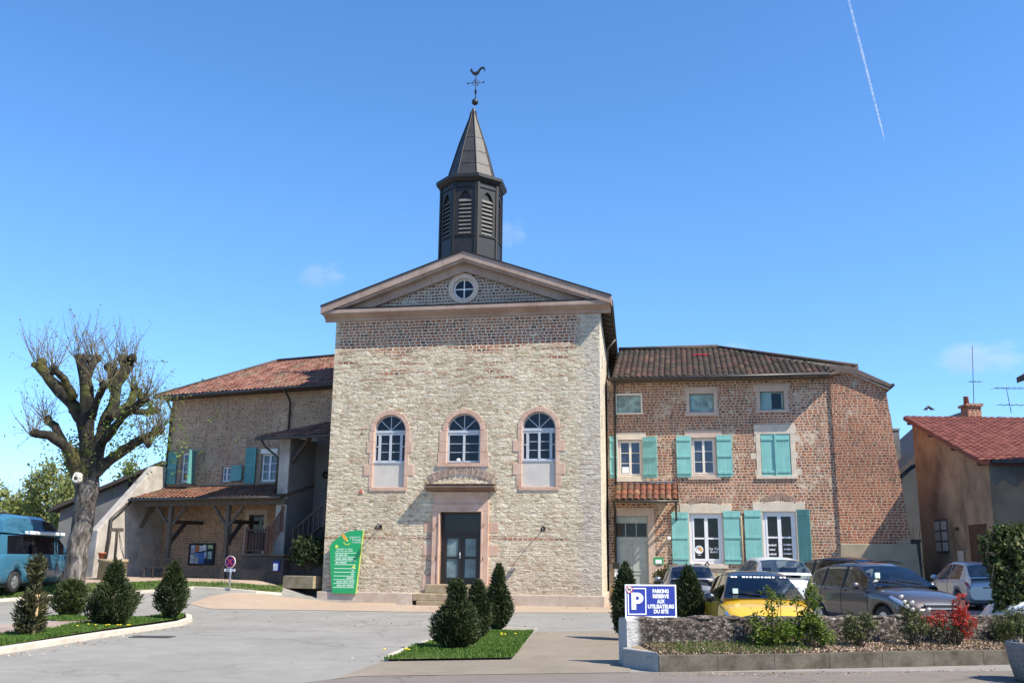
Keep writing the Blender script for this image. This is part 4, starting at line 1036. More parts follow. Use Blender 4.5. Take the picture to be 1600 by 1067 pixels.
# windows
def dressing(parent, q, mat, t=.14, lint=.22, sill=.10, side=True, proud=.015, ext=.12):
    x0, x1, z0, z1 = q; m = MB()
    if side: m.box(x0 - t, x0 - .003, -proud, .2, z0, z1); m.box(x1 + .003, x1 + t, -proud, .2, z0, z1)
    m.box(x0 - t - ext, x1 + t + ext, -proud - .004, .2, z1 + .003, z1 + lint); m.box(x0 - t - .05, x1 + t + .05, -proud - .05, .2, z0 - sill, z0 - .003)
    return m.build('window_surround', mat, parent, bevel=.01)
DW = stone('dull window stone', (.26, .20, .15), (.36, .30, .24))
for q, rw, gl in ((w1, 3, M['glass_blue']), (w3, 3, M['glass_blue'])):
    dressing(wing, q, DW); window(wing, q[0], q[1], q[2], q[3], .10, M['white_paint'], gl, rw, 2, .05, .03)
dressing(wing, w2, DW, .06, .08, .05); window(wing, *w2, .08, M['white_paint'], M['glass_blue'], 2, 2, .03, .025, .03)
MB().box(w3[0] - .02, w3[1] + .02, -.06, .1, w3[3] - .02, w3[3] + .2).build('roller_box', M['cream_paint'], wing)
a = L(257, 757); b = L(279.5, 706); shutter_leaf(wing, a[0], b[0], a[1], b[1], -.06, M['turq_shaded'], 1, 0, (.5,), louvred=True)
shutter_leaf(wing, w1[1] + .02, w1[1] + .62, w1[2] - .1, w1[3] + .05, -.05, M['turq_shaded'], -1, 72, (.5,), louvred=True)
a = L(361, 752); b = L(382, 727); shutter_leaf(wing, a[0], b[0], a[1], b[1], -.05, M['turq_shaded'], -1, 8, (.08, .92))
a = L(383, 756); b = L(403, 699); shutter_leaf(wing, a[0], b[0], a[1], b[1], -.07, M['turq_shaded'], 1, 0, (.5,), louvred=True)
# doorway on the landing
m = MB(); x0, x1, z0, z1 = dr
m.box(x0 - .2, x0 - .003, -.02, .2, z0, z1); m.box(x1 + .003, x1 + .2, -.02, .2, z0, z1); m.box(x0 - .2, x1 + .2, -.024, .2, z1 + .003, z1 + .24); m.build('door_surround', M['limepink'], wing)
d = MB(); d.box(x0, x1, .14, .2, z0, z0 + .9); d.box(x0, x0 + .1, .14, .2, z0 + .9, z1); d.box(x1 - .1, x1, .14, .2, z0 + .9, z1); d.box(x0 + .1, x1 - .1, .14, .2, z1 - .1, z1)
do = d.build('door', M['door_dark'], wing); MB().box(x0 + .1, x1 - .1, .16, .18, z0 + .9, z1 - .1).build('glass', M['glass'], do)
# porch: lean-to tiled roof on timber posts with braces
pz, pt, po = L(300, 780, 2.35)[1] + .05, 4.78, 2.35
ul, ur = L(203, 781, 2.35)[0], -1.9
rs = (pt - pz) / po; ee = (0, 1, rs); sl_ = po * math.sqrt(1 + rs * rs); lt = L(252, 770)[0] - ul
tile_roof('porch_roof', M['tile_mixed'], wing, (ul, -po, pz), (1, 0, 0), ee, ur - ul, lambda x: 0, lambda x: sl_ * min(1, x / max(.01, lt) + .02), colw=.23, roww=.38)
roof_deck('porch_deck', M['oldwood'], wing, [(ul, -po, pz), (ur, -po, pz), (ur, -.01, pt), (ul + lt, -.01, pt)])
m = MB(); m.tube([(ul, -po - .07, pz - .03), (ur, -po - .07, pz - .03)], .06, 8); m.build('porch_gutter', M['gutter'], wing)
m = MB(); m.box(ul + .2, ur, -po + .22, -po + .42, pz - .30, pz - .08); m.build('porch_beam', M['oldwood'], wing)
zgw = .72
for px, py in ((258, 905), (349, 905)):
    u = L(px, py, po - .32)[0]
    p = MB(); p.bar((u, -po + .32, zgw - .1), (u, -po + .32, pz - .30), .18, .18, (0, 1, 0)); po_ = p.build('post', M['oldwood'], wing, bevel=.02)
    for s in (-1, 1):
        q = MB(); q.bar((u, -po + .32, pz - 1.25), (u + s * .78, -po + .32, pz - .36), .10, .10, (0, 1, 0)); q.build('brace', M['oldwood'], po_)
    q = MB(); q.bar((u, -po + .35, pz - .98), (u + .02, -.05, pz - .98 + .02), .16, .16); q.bar((u, -po + .4, pz - 1.9), (u, -1.1, pz - 1.0), .13, .13); q.build('tie_beam', M['darkwood'], po_)
# end wall with the sloping top: runs forward from the wing's left corner
_eo = LP.W(UL + .12, 0); FE = Frame(_eo.x, _eo.y, 23.5 + 90)
def E_(px, py): return FE.uv(px, py)
ew = LP.empty('buttress_wall', 'pale rendered wall with steep sloping top below the left end of the brick wing', 'wall', None, UL + .12, 0, 0)
pA, pB, pC = E_(243, 728), E_(153, 828), E_(146, 905)
pol = [(-pA[0], pA[1]), (-pB[0], pB[1]), (-pC[0] - .1, -.2), (0.0, -.2), (0.0, pA[1])]
m = MB(); m.prism_x([(min(.0, y), z) for y, z in pol], -.42, 0)
m.build('wall_body', M['render'], ew, bevel=.03)
q0, q1 = E_(241, 851), E_(213, 900); m = MB(); m.box(.004, .03, -q1[0], -q0[0], .6, q0[1]); m.build('blind_door', M['plinth'], ew)
q = E_(221, 812); m = MB(); m.bar((.05, -q[0] - .05, q[1] - .35), (.35, -q[0] + .4, q[1] + .75), .13, .13); m.build('bracket', M['oldwood'], ew)
p0, p1, p2, p3 = E_(202, 783), E_(171, 811), E_(168, 840), E_(160, 885); m = MB(); m.tube([(.10, -y, z) for y, z in (p0, p1, p2, p3)], .07, 8); m.build('downpipe', M['gutter'], ew)
# low grey building behind the sloping wall
gb = thing('grey_outbuilding', 'plain grey rendered outbuilding with dark sloping roof behind the sloping wall', 'building', (0, 0, 0))
ys = 53.0; A, B, C_ = at_y(95, 790, ys), at_y(250, 722, ys), at_y(95, 920, ys)
m = MB(); m.prism([(A.x, 0), (B.x, 0), (B.x, B.z - .25), (A.x, A.z - .25)], ys, ys + 6); m.build('wall', M['greyrender'], gb)
m = MB(); m.prism([(A.x - .4, A.z - .35), (B.x + .3, B.z - .15), (B.x + .3, B.z + .05), (A.x - .4, A.z - .15)], ys - .5, ys + 6.4); m.build('roof', M['darkwood'], gb)
p = at_y(203, 750, ys - .1); m = MB(); m.tube([(p.x, ys - .1, p.z - .1), (p.x, ys - .1, .5)], .07, 8); m.build('downpipe', M['gutter'], gb)

# ------------------------------------------------------------------ stair porch between wing and chapel
sp_ = LP.empty('stair_porch', 'shadowed stair porch with tiled lean-to roof wedged between brick wing and chapel', 'porch')
az, at_, ao = L(460, 683, 2.5)[1], 7.45, 2.5
al = L(401, 681, 2.5)[0]; rs = (at_ - az) / ao
tile_roof('roof', M['tile_red'], sp_, (al, -ao, az + .05), (1, 0, 0), (0, 1, rs), 2.2 - al, lambda x: 0, lambda x: ao * math.sqrt(1 + rs * rs) * min(1, .15 + x / 2.6), colw=.23, roww=.38)
roof_deck('roof_deck', M['darkwood'], sp_, [(al, -ao, az + .05), (2.2, -ao, az + .05), (2.2, -.01, at_ + .05), (al + 2.3, -.01, at_ + .05), (al, -ao + .4, az + .05 + .4 * rs)])
m = MB(); m.tube([(al, -ao - .07, az + .0), (2, -ao - .07, az + .0)], .065, 8); m.build('gutter', M['gutter'], sp_)
wl_, wr_ = L(439, 700, 1.95)[0], L(454, 700, 1.95)[0]
m = MB(); m.tube([(al + .3, -ao - .05, az - .05), (al + .38, -ao + .1, az - .3), (wl_ - .08, -2.0, az - .75), (wl_ - .08, -2.0, 4.2)], .05, 8); m.build('downpipe', M['gutter'], sp_)
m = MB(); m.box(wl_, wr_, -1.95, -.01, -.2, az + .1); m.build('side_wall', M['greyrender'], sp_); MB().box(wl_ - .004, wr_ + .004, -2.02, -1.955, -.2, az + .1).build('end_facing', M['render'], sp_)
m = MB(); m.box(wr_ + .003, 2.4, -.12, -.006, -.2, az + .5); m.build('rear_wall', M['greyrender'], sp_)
m = MB(); m.bar((wr_ + .06, -1.85, az - .95), (wr_ + .9, -1.85, az + .05), .12, .14, (0, 1, 0)); m.build('brace', M['darkwood'], sp_)
m = MB(); m.lathe_y([(.04, -.18), (.15, -.14), (.16, -.02), (.10, .0)], 12, (L(511, 742, .12)[0], -.13, L(511, 742, .12)[1])); m.build('bulkhead_lamp', M['blackmetal'], sp_)
stp = LP.empty('outside_staircase', 'dark concrete staircase and landing with red brown railings beside the chapel', 'staircase')
bl, br_ = L(375, 900, 2.9)[0], L(441, 900, 2.9)[0]; zt = L(400, 868, 2.9)[1]
m = MB(); m.box(bl, br_, -2.9, -.01, -.1, zt); m.box(br_ + .003, 2.6, -2.45, -1.2, -.1, zt - .25); m.build('landing', M['blackish'], stp, bevel=.015)
m = MB(); m.box(bl - .06, br_ + .06, -2.97, -.02, zt + .003, zt + .08); m.build('coping', M['blackish'], stp)
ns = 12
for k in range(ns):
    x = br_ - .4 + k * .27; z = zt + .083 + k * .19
    MB().box(x, x + .30, -2.1, -.9, z - .30 if k else z - .001, z + .19).build('step', M['blackish'], stp)
def railing(a, b, h, n, mat, y):
    m = MB(); a, b = Vector(a), Vector(b); up = Vector((0, 0, 1))
    m.bar(a + up * h, b + up * h, .08, .07); m.bar(a + up * .14, b + up * .14, .06, .06)
    for p in (a, b): m.bar(p, p + up * (h + .12), .10, .10)
    for k in range(1, n): p = a + (b - a) * k / n; m.bar(p + up * .14, p + up * h, .045, .045)
    return m.build('railing', mat, stp)
xl_, xr_ = bl + .12, L(415, 860, 2.8)[0]
railing((xl_, -2.8, zt + .08), (xr_, -2.8, zt + .08), .95, 6, M['redwood'], 0)
m = MB(); m.box(xl_ + .16, xr_ - .08, -2.79, -2.76, zt + .22, zt + .92); m.build('railing_board', M['redwood'], stp)
railing((xr_ + .1, -2.75, zt + .1), (L(440, 790, 2.7)[0], -2.6, zt + .95), .95, 6, M['redwood'], 0)
railing((br_ - .1, -2.2, zt + .1), (br_ + 1.35, -2.2, zt + 1.15), .95, 6, M['darkwood'], 0)
railing((br_ + 1.45, -2.2, zt + 1.2), (br_ + 3.0, -2.2, zt + 2.3), .95, 6, M['darkwood'], 0)
tr = LP.empty('stone_trough', 'long low stone trough on the ground at the foot of the stairs', 'trough')
a, b = L(440, 931, 3.1), L(488, 934, 3.1); zz = zg(*LP.W(a[0], -3.1)[:2]) - .03
m = MB(); t = .09
m.box(a[0], b[0], -3.1, -3.1 + t, zz, zz + .48); m.box(a[0], b[0], -2.5 - t, -2.5, zz, zz + .48); m.box(a[0], a[0] + t, -3.1 + t, -2.5 - t, zz, zz + .48); m.box(b[0] - t, b[0], -3.1 + t, -2.5 - t, zz, zz + .48); m.box(a[0] + t, b[0] - t, -3.1 + t, -2.5 - t, zz, zz + .1)
m.build('basin', M['step'], tr, bevel=.02); MB().box(a[0] + t, b[0] - t, -3.1 + t, -2.5 - t, zz + .101, zz + .38).build('soil', M['soil'], tr)
mbx = L(432, 884, 2.95); t_ = LP.empty('letter_box', 'small blue and white box fixed to the dark landing wall', 'box', None, mbx[0], -2.9, mbx[1])
m = MB(); m.box(-.14, .14, -.10, -.003, -.2, .2); m.build('body', M['sblue'], t_, bevel=.01); MB().box(-.11, .11, -.106, -.101, -.17, .10).build('front_panel', M['swhite'], t_); MB().box(-.16, .16, -.12, -.003, .201, .225).build('lid', M['blackmetal'], t_)
# things on and before the wing
a, b = L(294, 881, .1), L(334, 850, .1)
nb = LP.empty('notice_board', 'framed outdoor notice board with coloured posters on the brick wall under the porch', 'notice board', None, a[0], 0, a[1])
bw_, bh_ = b[0] - a[0], b[1] - a[1]
m = MB(); m.box(0, bw_, -.05, -.005, 0, bh_); m.build('back_panel', plain('dark blue felt', (.03, .035, .06), .9), nb)
m = MB(); f_ = .04; m.box(-f_, 0, -.09, -.005, -f_, bh_ + f_); m.box(bw_, bw_ + f_, -.09, -.005, -f_, bh_ + f_); m.box(0, bw_, -.09, -.005, -f_, 0); m.box(0, bw_, -.09, -.005, bh_, bh_ + f_); m.build('frame', M['blackmetal'], nb)
for x0, x1, z0, z1, c in ((.03, .21, .55, .95, (.40, .42, .55)), (.23, .37, .62, .95, (.55, .17, .04)), (.38, .52, .64, .93, (.62, .58, .68)), (.54, .68, .68, .97, (.60, .65, .78)), (.74, .94, .78, .96, (.42, .55, .30)), (.03, .20, .05, .50, (.50, .52, .52)), (.22, .38, .38, .56, (.12, .28, .55)), (.22, .38, .04, .37, (.45, .42, .45)), (.40, .62, .04, .56, (.07, .20, .52)), (.62, .70, .30, .62, (.42, .42, .60)), (.76, .92, .28, .64, (.34, .48, .42))):
    o = MB().box(x0 * bw_, x1 * bw_, -.058, -.051, z0 * bh_, z1 * bh_).build('poster', plain('poster paper', c, .7, 0, .5, 7), nb)
a = L(356, 832, .05); pq = LP.empty('wall_notice', 'pale sheet above a dark plate on the brick wall right of the notice board', 'notice', None, a[0], 0, a[1])
MB().box(-.17, .17, -.03, -.004, .0, .55).build('sheet', M['greyrender'], pq); MB().box(-.17, .17, -.04, -.004, -.55, -.03).build('plate', M['sblack'], pq)
bp = GP(250, 903); be = thing('bench', 'dark wooden garden bench in the shade of the porch', 'bench', bp, -LP.a)
m = MB()
for k in range(3): m.box(-.9, .9, -.22 + k * .15, -.10 + k * .15, .42, .46)
m.build('seat', M['darkwood'], be)
m = MB(); m.box(-.9, .9, .25, .28, .58, .68); m.box(-.9, .9, .27, .30, .74, .84); m.build('backrest', M['darkwood'], be)
for s in (-.7, .7):
    for y0, y1 in ((-.18, -.26), (.22, .3)): m = MB(); m.bar((s, y0, .42), (s, y1, 0), .07, .07); m.build('leg', M['darkwood'], be)
    m = MB(); m.bar((s, .24, .42), (s, .30, .86), .06, .05); m.build('back_support', M['darkwood'], be)
wp = GP(174, 905); we = thing('stone_well', 'round stone well with wooden winch frame and rope by the pale sloping wall', 'well', wp, .2); we.scale = (.70, .70, .92)
m = MB(); m.lathe([(.78, -.05), (.76, .72), (.82, .74), (.82, .86), (.52, .86), (.52, .1)], 24, cap=False); m.build('rim', M['step'], we)
m = MB(); m.bar((.0, .45, .8), (.0, .2, 2.1), .14, .14); m.bar((-.35, .2, 2.12), (.35, .2, 2.12), .12, .16); m.build('winch_frame', M['oldwood'], we)
m = MB(); m.tube([(.1, .2, 2.1), (.45, -.1, 1.3), (.62, -.3, .9)], .02, 6); m.tube([(.1, .2, 2.1), (.3, .0, 1.4), (.5, .3, .9)], .02, 6); m.build('rope', M['oldwood'], we)
fp_ = thing('flower_pot', 'terracotta flower pot standing on the well rim', 'pot', (wp.x - .40, wp.y - .20, wp.z + .80)); m = MB(); m.lathe([(.09, 0), (.14, .2), (.16, .2), (.16, .25), (.12, .25), (.11, .2)], 14); m.build('pot', plain('terracotta', (.42, .14, .07), .8), fp_)

# ------------------------------------------------------------------ right house
rh = FC.empty('brick_house', 'red brick house right of the chapel with mossy tile roof and turquoise shutters', 'house', None, 0, 6.0, 0)
RY = -6.0
def Q(px, py, off=0): return FC.uv(px, py, RY + off)
def wq(xl, xr, yt, yb): xm_, ym_ = (xl + xr) / 2, (yt + yb) / 2; return (Q(xl, ym_)[0], Q(xr, ym_)[0], Q(xm_, yb)[1], Q(xm_, yt)[1])
t1, t2, t3 = wq(964, 1001, 618, 645), wq(1077.5, 1115, 615, 644), wq(1188, 1225, 611.5, 640.5)
m1, m2, m3 = wq(966, 1003.5, 687, 744), wq(1081, 1118, 684, 742), wq(1189, 1235.5, 678, 743)
g1, g2 = wq(1078, 1130, 802, 880), wq(1193, 1245, 799, 880)
dd = (Q(959, 850)[0], Q(1013, 850)[0], .1, Q(985, 806)[1])
EX0, EX1, EXT = Q(1300, 650)[0], Q(1383, 605)[0], Q(1322, 576)[1]
ZE2 = Q(1120, 590, .0)[1] + .02
w = MB(); w.holed([(CW - .2, -.2), (EX0 + .05, -.2), (EX0 + .05, ZE2), (CW - .2, ZE2)], [rect(*q) for q in (t1, t2, t3, m1, m2, m3, g1, g2, dd)], 0, .24)
w.build('wall', M['right'], rh, recalc=False)
w = MB(); w.box(CW - .2, CW + .1, .003, 9, -.2, ZE2); w.box(CW + .1, EX1, 8.7, 9, -.2, ZE2); w.box(CW + .1, EX1 - .01, .3, 8.6, ZE2 - .4, ZE2 - .35); w.build('rear_wall', M['right'], rh)
# end bay, a little proud, with battered corner and raking top
eb = Q(1420, 848)[0]; zr_ = Q(1383, 604, .1)[1]
kx = Q(1328, 575)[0]
m = MB(); m.prism([(EX0, .95), (eb + .2, .95), (EX1, zr_), (kx, EXT - .05), (EX0, EXT - .10)], -.07, 6.5); m.build('end_bay', M['ext'], rh)
pz1 = Q(1350, 849, .2)[1]
m = MB(); m.prism([(EX0 - .25, -.2), (eb + .42, -.2), (eb + .28, pz1), (EX0 - .02, pz1)], -.16, 6.6); m.build('end_bay_plinth', stone('old plinth', (.30, .25, .18), (.46, .38, .27), 1.2), rh, bevel=.03)
# raking verge of the end bay
vb = plain('brown verge board', (.12, .085, .065), .7, 0, .2)
e1_ = Q(1395, 600, .35); k1 = Q(1327, 570, .35); s1_ = Q(1296, 570, .35)
m = MB(); th = .26
m.prism([(s1_[0], s1_[1]), (k1[0], k1[1]), (e1_[0], e1_[1]), (e1_[0] - .05, e1_[1] - .13), (k1[0], k1[1] - th), (s1_[0], s1_[1] - th)][::-1], -.24, 6.8); m.build('verge', vb, rh)
m = MB(); m.prism([(k1[0], k1[1] - th - .002), (e1_[0] - .12, e1_[1] - .16), (e1_[0] - .14, e1_[1] - .21), (k1[0], k1[1] - th - .05), (s1_[0], s1_[1] - th - .05), (s1_[0], s1_[1] - th - .002)], -.20, -.05); m.build('verge_moulding', M['limepink'], rh)
m = MB(); m.tube([(e1_[0] + .03, -.26, e1_[1] - .02), (e1_[0] + .03, 6.8, e1_[1] - .02)], .07, 8); m.build('end_gutter', M['gutter'], rh)
# main roof
ov2 = .62; zE = Q(1120, 588, ov2)[1]
zRi = Q(1040, 547, -4.6)[1]; run2 = 4.6 + ov2; rs2 = (zRi - zE) / run2
ra, rb_ = CW + .05, EX0 + 1.0
rx1 = Q(1122, 548, -4.6)[0]
fl = math.sqrt(1 + rs2 * rs2); SL2 = run2 * fl
tile_roof('roof', M['tile_dark'], rh, (ra, -ov2, zE), (1, 0, 0), (0, 1, rs2), rb_ - ra, lambda x: max(0, (x - (EX0 - .15 - ra)) * 1.2), lambda x: SL2 * min(1, (rb_ + .35 - (x + ra)) / (rb_ + .35 - rx1)), colw=.255, roww=.42, amp=.075)
roof_deck('roof_deck', M['oldwood'], rh, [(ra, -ov2, zE), (EX0 - .1, -ov2, zE), (rb_ + .3, .35, zE + 1.0 * rs2), (rx1, run2 - ov2, zRi), (ra, run2 - ov2, zRi)])
roof_deck('rear_roof', M['tile_dark'], rh, [(ra, 9.4, zE), (rb_ + .5, 9.4, zE), (rx1, run2 - ov2, zRi), (ra, run2 - ov2, zRi)])
roof_deck('hip_roof', M['tile_dark'], rh, [(rb_ + .3, .3, zE + .75 * rs2), (rb_ + .5, 9.4, zE), (rx1, run2 - ov2, zRi)])
m = MB(); m.tube([(ra, run2 - ov2, zRi + .08), (rx1, run2 - ov2, zRi + .08)], .13, 8); m.tube([(rx1, run2 - ov2, zRi + .06), (rb_ + .25, .45, zE + 1.0 * rs2 + .06)], .11, 8); m.build('ridge_tiles', M['tile_dark'], rh)
m = MB(); m.tube([(CW - .1, -ov2 - .08, zE - .04), (EX0 - .08, -ov2 - .08, zE - .02)], .075, 8); m.build('gutter', M['gutter'], rh)
m = MB(); m.box(CW, EX0 - .1, -ov2 + .02, 0, zE - .10, zE - .06); m.build('soffit', M['oldwood'], rh)
sp0 = Q(1095, 558, -3.2); 
m = MB(); sy = 3.0; sz = zE + (sy + ov2) * rs2; m.bar((sp0[0] - .4, sy, sz + .10), (sp0[0] + .35, sy, sz + .10), .2, .06); m.build('red_ridge_cap', M['sred'], rh)
m = MB(); m.tube([(CW + .14, -.62, zE - .06), (CW + .16, -.2, zE - .35), (CW + .14, -.09, zE - .6), (CW + .14, -.09, 4.9)], .05, 8); m.build('downpipe', M['gutter'], rh)
gx_ = Q(1159, 840)[0]; m = MB(); m.tube([(gx_, -.07, 1.0), (gx_, -.07, 3.6)], .045, 8); m.build('service_pipe', M['step'], rh)
# dressings and windows
for q, kw in ((t1, dict(t=.08, lint=.10, sill=.07, ext=0)), (t2, dict(t=.16, lint=.30, sill=.16, ext=.03)), (t3, dict(t=.18, lint=.34, sill=.12, ext=.1))):
    dressing(rh, q, M['limepink'] if q is not t1 else M['cream_paint'], **kw)
dressing(rh, m1, M['lime'], t=.14, lint=.33, sill=.24, ext=.04); dressing(rh, m2, M['limepink'], t=.14, lint=.33, sill=.20, ext=.15)
dressing(rh, m3, M['lime'], t=.20, lint=.42, sill=.14, ext=.05)
for q in (g1, g2): dressing(rh, q, M['lime'], t=.12, lint=.40, sill=.2, ext=.28)
m = MB()    # toothed stone jambs of the shuttered window
for k in range(5):
    z = m3[2] + (m3[3] - m3[2]) * k / 5
    if k % 2 == 0: m.box(m3[0] - .27 - .08 * (k % 4), m3[0] - .203, -.006, .1, z + .004, z + .26); m.box(m3[1] + .203, m3[1] + .30 + .06 * ((k + 2) % 4), -.006, .1, z + .03, z + .30)
m.build('quoins', M['lime'], rh)
for q, c0 in ((g1, 0), (g2, .05)):   # brick relieving arches
    m = MB(); cx = (q[0] + q[1]) / 2 + c0; Rr, hw = 1.35, .78; zc = q[3] + .44 + .32 - Rr; a0 = math.asin(hw / Rr); n = 15
    for k in range(n):
        ta, tb = -a0 + 2 * a0 * (k + .1) / n, -a0 + 2 * a0 * (k + .8) / n
        m.prism([(cx + Rr * math.sin(ta), zc + Rr * math.cos(ta)), (cx + Rr * math.sin(tb), zc + Rr * math.cos(tb)), (cx + (Rr - .24) * math.sin(tb), zc + (Rr - .24) * math.cos(tb)), (cx + (Rr - .24) * math.sin(ta), zc + (Rr - .24) * math.cos(ta))][::-1], -.02, .01)
    m.build('relieving_arch', bpy.data.materials['arch brick'], rh)
MB().box(t1[0], t1[1], .07, .10, t1[2], t1[3]).build('blind_pane', M['curtain'], rh)
window(rh, t2[0], t2[1], t2[2], t2[3], .14, M['turq_faded'], M['curtain'], 1, 2, .03, .02, .035)
o = window(rh, t3[0], t3[1], t3[2], t3[3], .16, M['turq_faded'], M['glass'], 1, 1, .03, .02, .03)
hw = (t3[1] - t3[0]) / 2
MB().box(t3[0] + .04, t3[0] + hw - .02, .11, .14, t3[2] + .03, t3[3] - .02).build('closed_casement', M['turq_faded'], rh)
m = MB(); m.bar((t3[1] - .03, .14, t3[2] + .45), (t3[1] - .28, .36, t3[2] + .45), .03, .8); m.build('open_casement', M['turq_faded'], rh)
for q in (m1, m2): window(rh, q[0], q[1], q[2], q[3], .10, M['cream_paint'], M['glass_blue'], 3, 2, .07, .025, .05)
MB().box(m1[0] + .16, m1[0] + .46, .10, .105, m1[2] + .15, m1[2] + .42).build('window_card', M['swhite'], rh)
for q in (g1, g2): window(rh, q[0], q[1], q[2], q[3], .10, M['white_paint'], M['glass'], 2, 2, .12, .07, .075)
TT = dict(z0=m1[2] - .10, z1=m1[3] + .06)
def SH(xl, xr, yt, yb, hinge, ang=0, mat='turq', b=(.10, .5, .90)):
    xm_, ym_ = (xl + xr) / 2, (yt + yb) / 2; shutter_leaf(rh, Q(xl, ym_)[0], Q(xr, ym_)[0], Q(xm_, yb)[1], Q(xm_, yt)[1], -.06, M[mat], hinge, ang, b)
SH(952.5, 964, 682, 747, 1); SH(1004.5, 1027.5, 683, 747, -1, 14); SH(1057, 1080, 681, 745.5, 1); SH(1120, 1144, 680, 745, -1)
shutter_leaf(rh, m3[0] + .01, (m3[0] + m3[1]) / 2 - .004, m3[2], m3[3], .02, M['turq'], -1, 0, (.1, .88)); shutter_leaf(rh, (m3[0] + m3[1]) / 2 + .004, m3[1] - .01, m3[2], m3[3], .02, M['turq'], 1, 0, (.1, .88))
m = MB(); m.box((m3[0] + m3[1]) / 2 - .035, (m3[0] + m3[1]) / 2 + .035, -.05, -.0, m3[2], m3[3]); m.build('cover_strip', M['turq'], rh)
SH(1050, 1076, 800, 880, 1); SH(1131, 1158, 798, 881, -1); SH(1164, 1190.5, 797, 881, 1); SH(1246.5, 1268, 796, 881, -1, 27, 'turq_shaded')
# lettering and emblem on the shop windows
def GW(px, py): return FC.uv(px, py, RY - .11)
a = GW(1092.5, 858.5); r_ = abs(GW(1099, 858)[0] - a[0])
m = MB(); m.lathe_y([(r_, -.004), (r_, 0), (r_ * .78, 0), (r_ * .78, -.004)], 24, (a[0], .118, a[1]))
m.prism([(a[0] - r_ * .7, a[1] - r_ * .75), (a[0] + r_ * .7, a[1] - r_ * .75), (a[0] + r_ * .5, a[1] - r_ * .45), (a[0] - r_ * .1, a[1] - r_ * .2), (a[0] - r_ * .55, a[1] + r_ * .3)][::-1], .113, .118); m.build('window_emblem', M['swhite'], rh)
MB().prism([(a[0] - .05, a[1] + .06), (a[0] + .12, a[1] - .10), (a[0] + .15, a[1] + .0), (a[0] + .05, a[1] + .10)][::-1], .112, .118).build('window_emblem', M['sgold'], rh)
text('window_lettering', '......', .07, M['swhite'], rh, (a[0], .116, GW(1092, 866.3)[1]), sx=1.6, bold=.006)
def lines(cx_px, rows):
    for t_, py, s_ in rows: p = GW(cx_px, py); text('window_lettering', t_, s_, M['swhite'], rh, (p[0], .116, p[1]), sx=1.0, bold=.003)
lines(1116, (('La Vie', 857, .155),))
m = MB()      # rows of print that cannot be read in the photograph
for cx_, y_, w_ in ((1116, 862.3, 11), (1207, 851.5, 13), (1207, 858.5, 9), (1207, 865.5, 13), (1231, 850.8, 13), (1231, 857.8, 12), (1231, 864.8, 13)):
    (a_, z_), (b_, _) = GW(cx_ - w_ / 2, y_), GW(cx_ + w_ / 2, y_); n = 7
    for q in range(n): x_ = a_ + (b_ - a_) * q / n; m.box(x_, x_ + (b_ - a_) / n * .7, .113, .118, z_ - .03, z_ + .03 + .02 * ((q * 5) % 3 == 0))
m.build('printed_rows', M['swhite'], rh)
# door under the little tiled porch
D = MB(); x0, x1, z0, z1 = dd
D.box(x0, x1, .14, .2, z0, z1); dr_ = D.build('door', M['door_grey'], rh); D = MB(); zt1, zt0 = Q(985, 817)[1], Q(985, 838)[1]
for k in range(3): a_ = x0 + .05 + (x1 - x0 - .1) * k / 3; D.box(a_ + .02, a_ + (x1 - x0 - .1) / 3 - .02, .125, .139, zt0, zt1)
D.build('glass', M['glass'], dr_)
D = MB(); cx = (x0 + x1) / 2; D.box(cx - .03, cx + .03, .11, .139, z0, zt0 - .2); D.box(x0, x1, .09, .139, zt0 - .16, zt0 - .04)
for s_ in (x0 + .08, cx + .07):
    for za, zb2 in ((z0 + .1, 1.15), (1.25, zt0 - .28)):
        w_ = (x1 - x0) / 2 - .16; D.box(s_, s_ + w_, .12, .139, za, za + .05); D.box(s_, s_ + w_, .12, .139, zb2 - .05, zb2); D.box(s_, s_ + .05, .12, .139, za + .05, zb2 - .05); D.box(s_ + w_ - .05, s_ + w_, .12, .139, za + .05, zb2 - .05)
D.build('panels', M['door_grey'], dr_)
m = MB(); m.box(x1 + .003, x1 + .28, -.02, .14, 0, z1); m.box(x0 - .02, x1 + .28, -.024, .14, z1 + .003, z1 + .36); m.build('door_surround', M['limepink'], rh)
pzE = Q(1000, 782, .95)[1]; pzT = Q(1040, 758, .02)[1] + .05; pl0, pl1 = CW + .12, Q(1060, 775, .9)[0]; rs3 = (pzT - pzE) / .95
tile_roof('porch_roof', M['tile_mixed'], rh, (pl0, -.95, pzE), (1, 0, 0), (0, 1, rs3), pl1 - pl0, lambda x: 0, lambda x: .95 * math.sqrt(1 + rs3 ** 2), colw=.27, roww=.36, amp=.10, K=8)
roof_deck('porch_deck', M['darkwood'], rh, [(pl0, -.95, pzE), (pl1, -.95, pzE), (pl1, -.004, pzT), (pl0, -.004, pzT)])
m = MB(); m.box(pl0 - .1, pl1 - .12, -.01, .0, pzT + .0, pzT + .12); m.build('lead_flashing', plain('blue grey lead', (.12, .14, .19), .5, .3), rh)
m = MB(); m.tube([(pl0 - .1, -1.03, pzE - .03), (pl1 + .02, -1.03, pzE - .03)], .06, 8); m.tube([(pl0 - .02, -1.0, pzE - .06), (pl0 - .02, -.1, pzE - .35), (pl0 - .02, -.08, .1)], .05, 8); m.build('porch_gutter', M['gutter'], rh)
m = MB(); m.bar((pl1 - .12, -.9, pzE - .12), (pl1 - .12, -.02, pzE - .12), .10, .10); m.bar((pl1 - .12, -.8, pzE - .14), (pl1 - .12, -.02, pzE - .8), .08, .08); m.build('porch_bracket', M['darkwood'], rh)
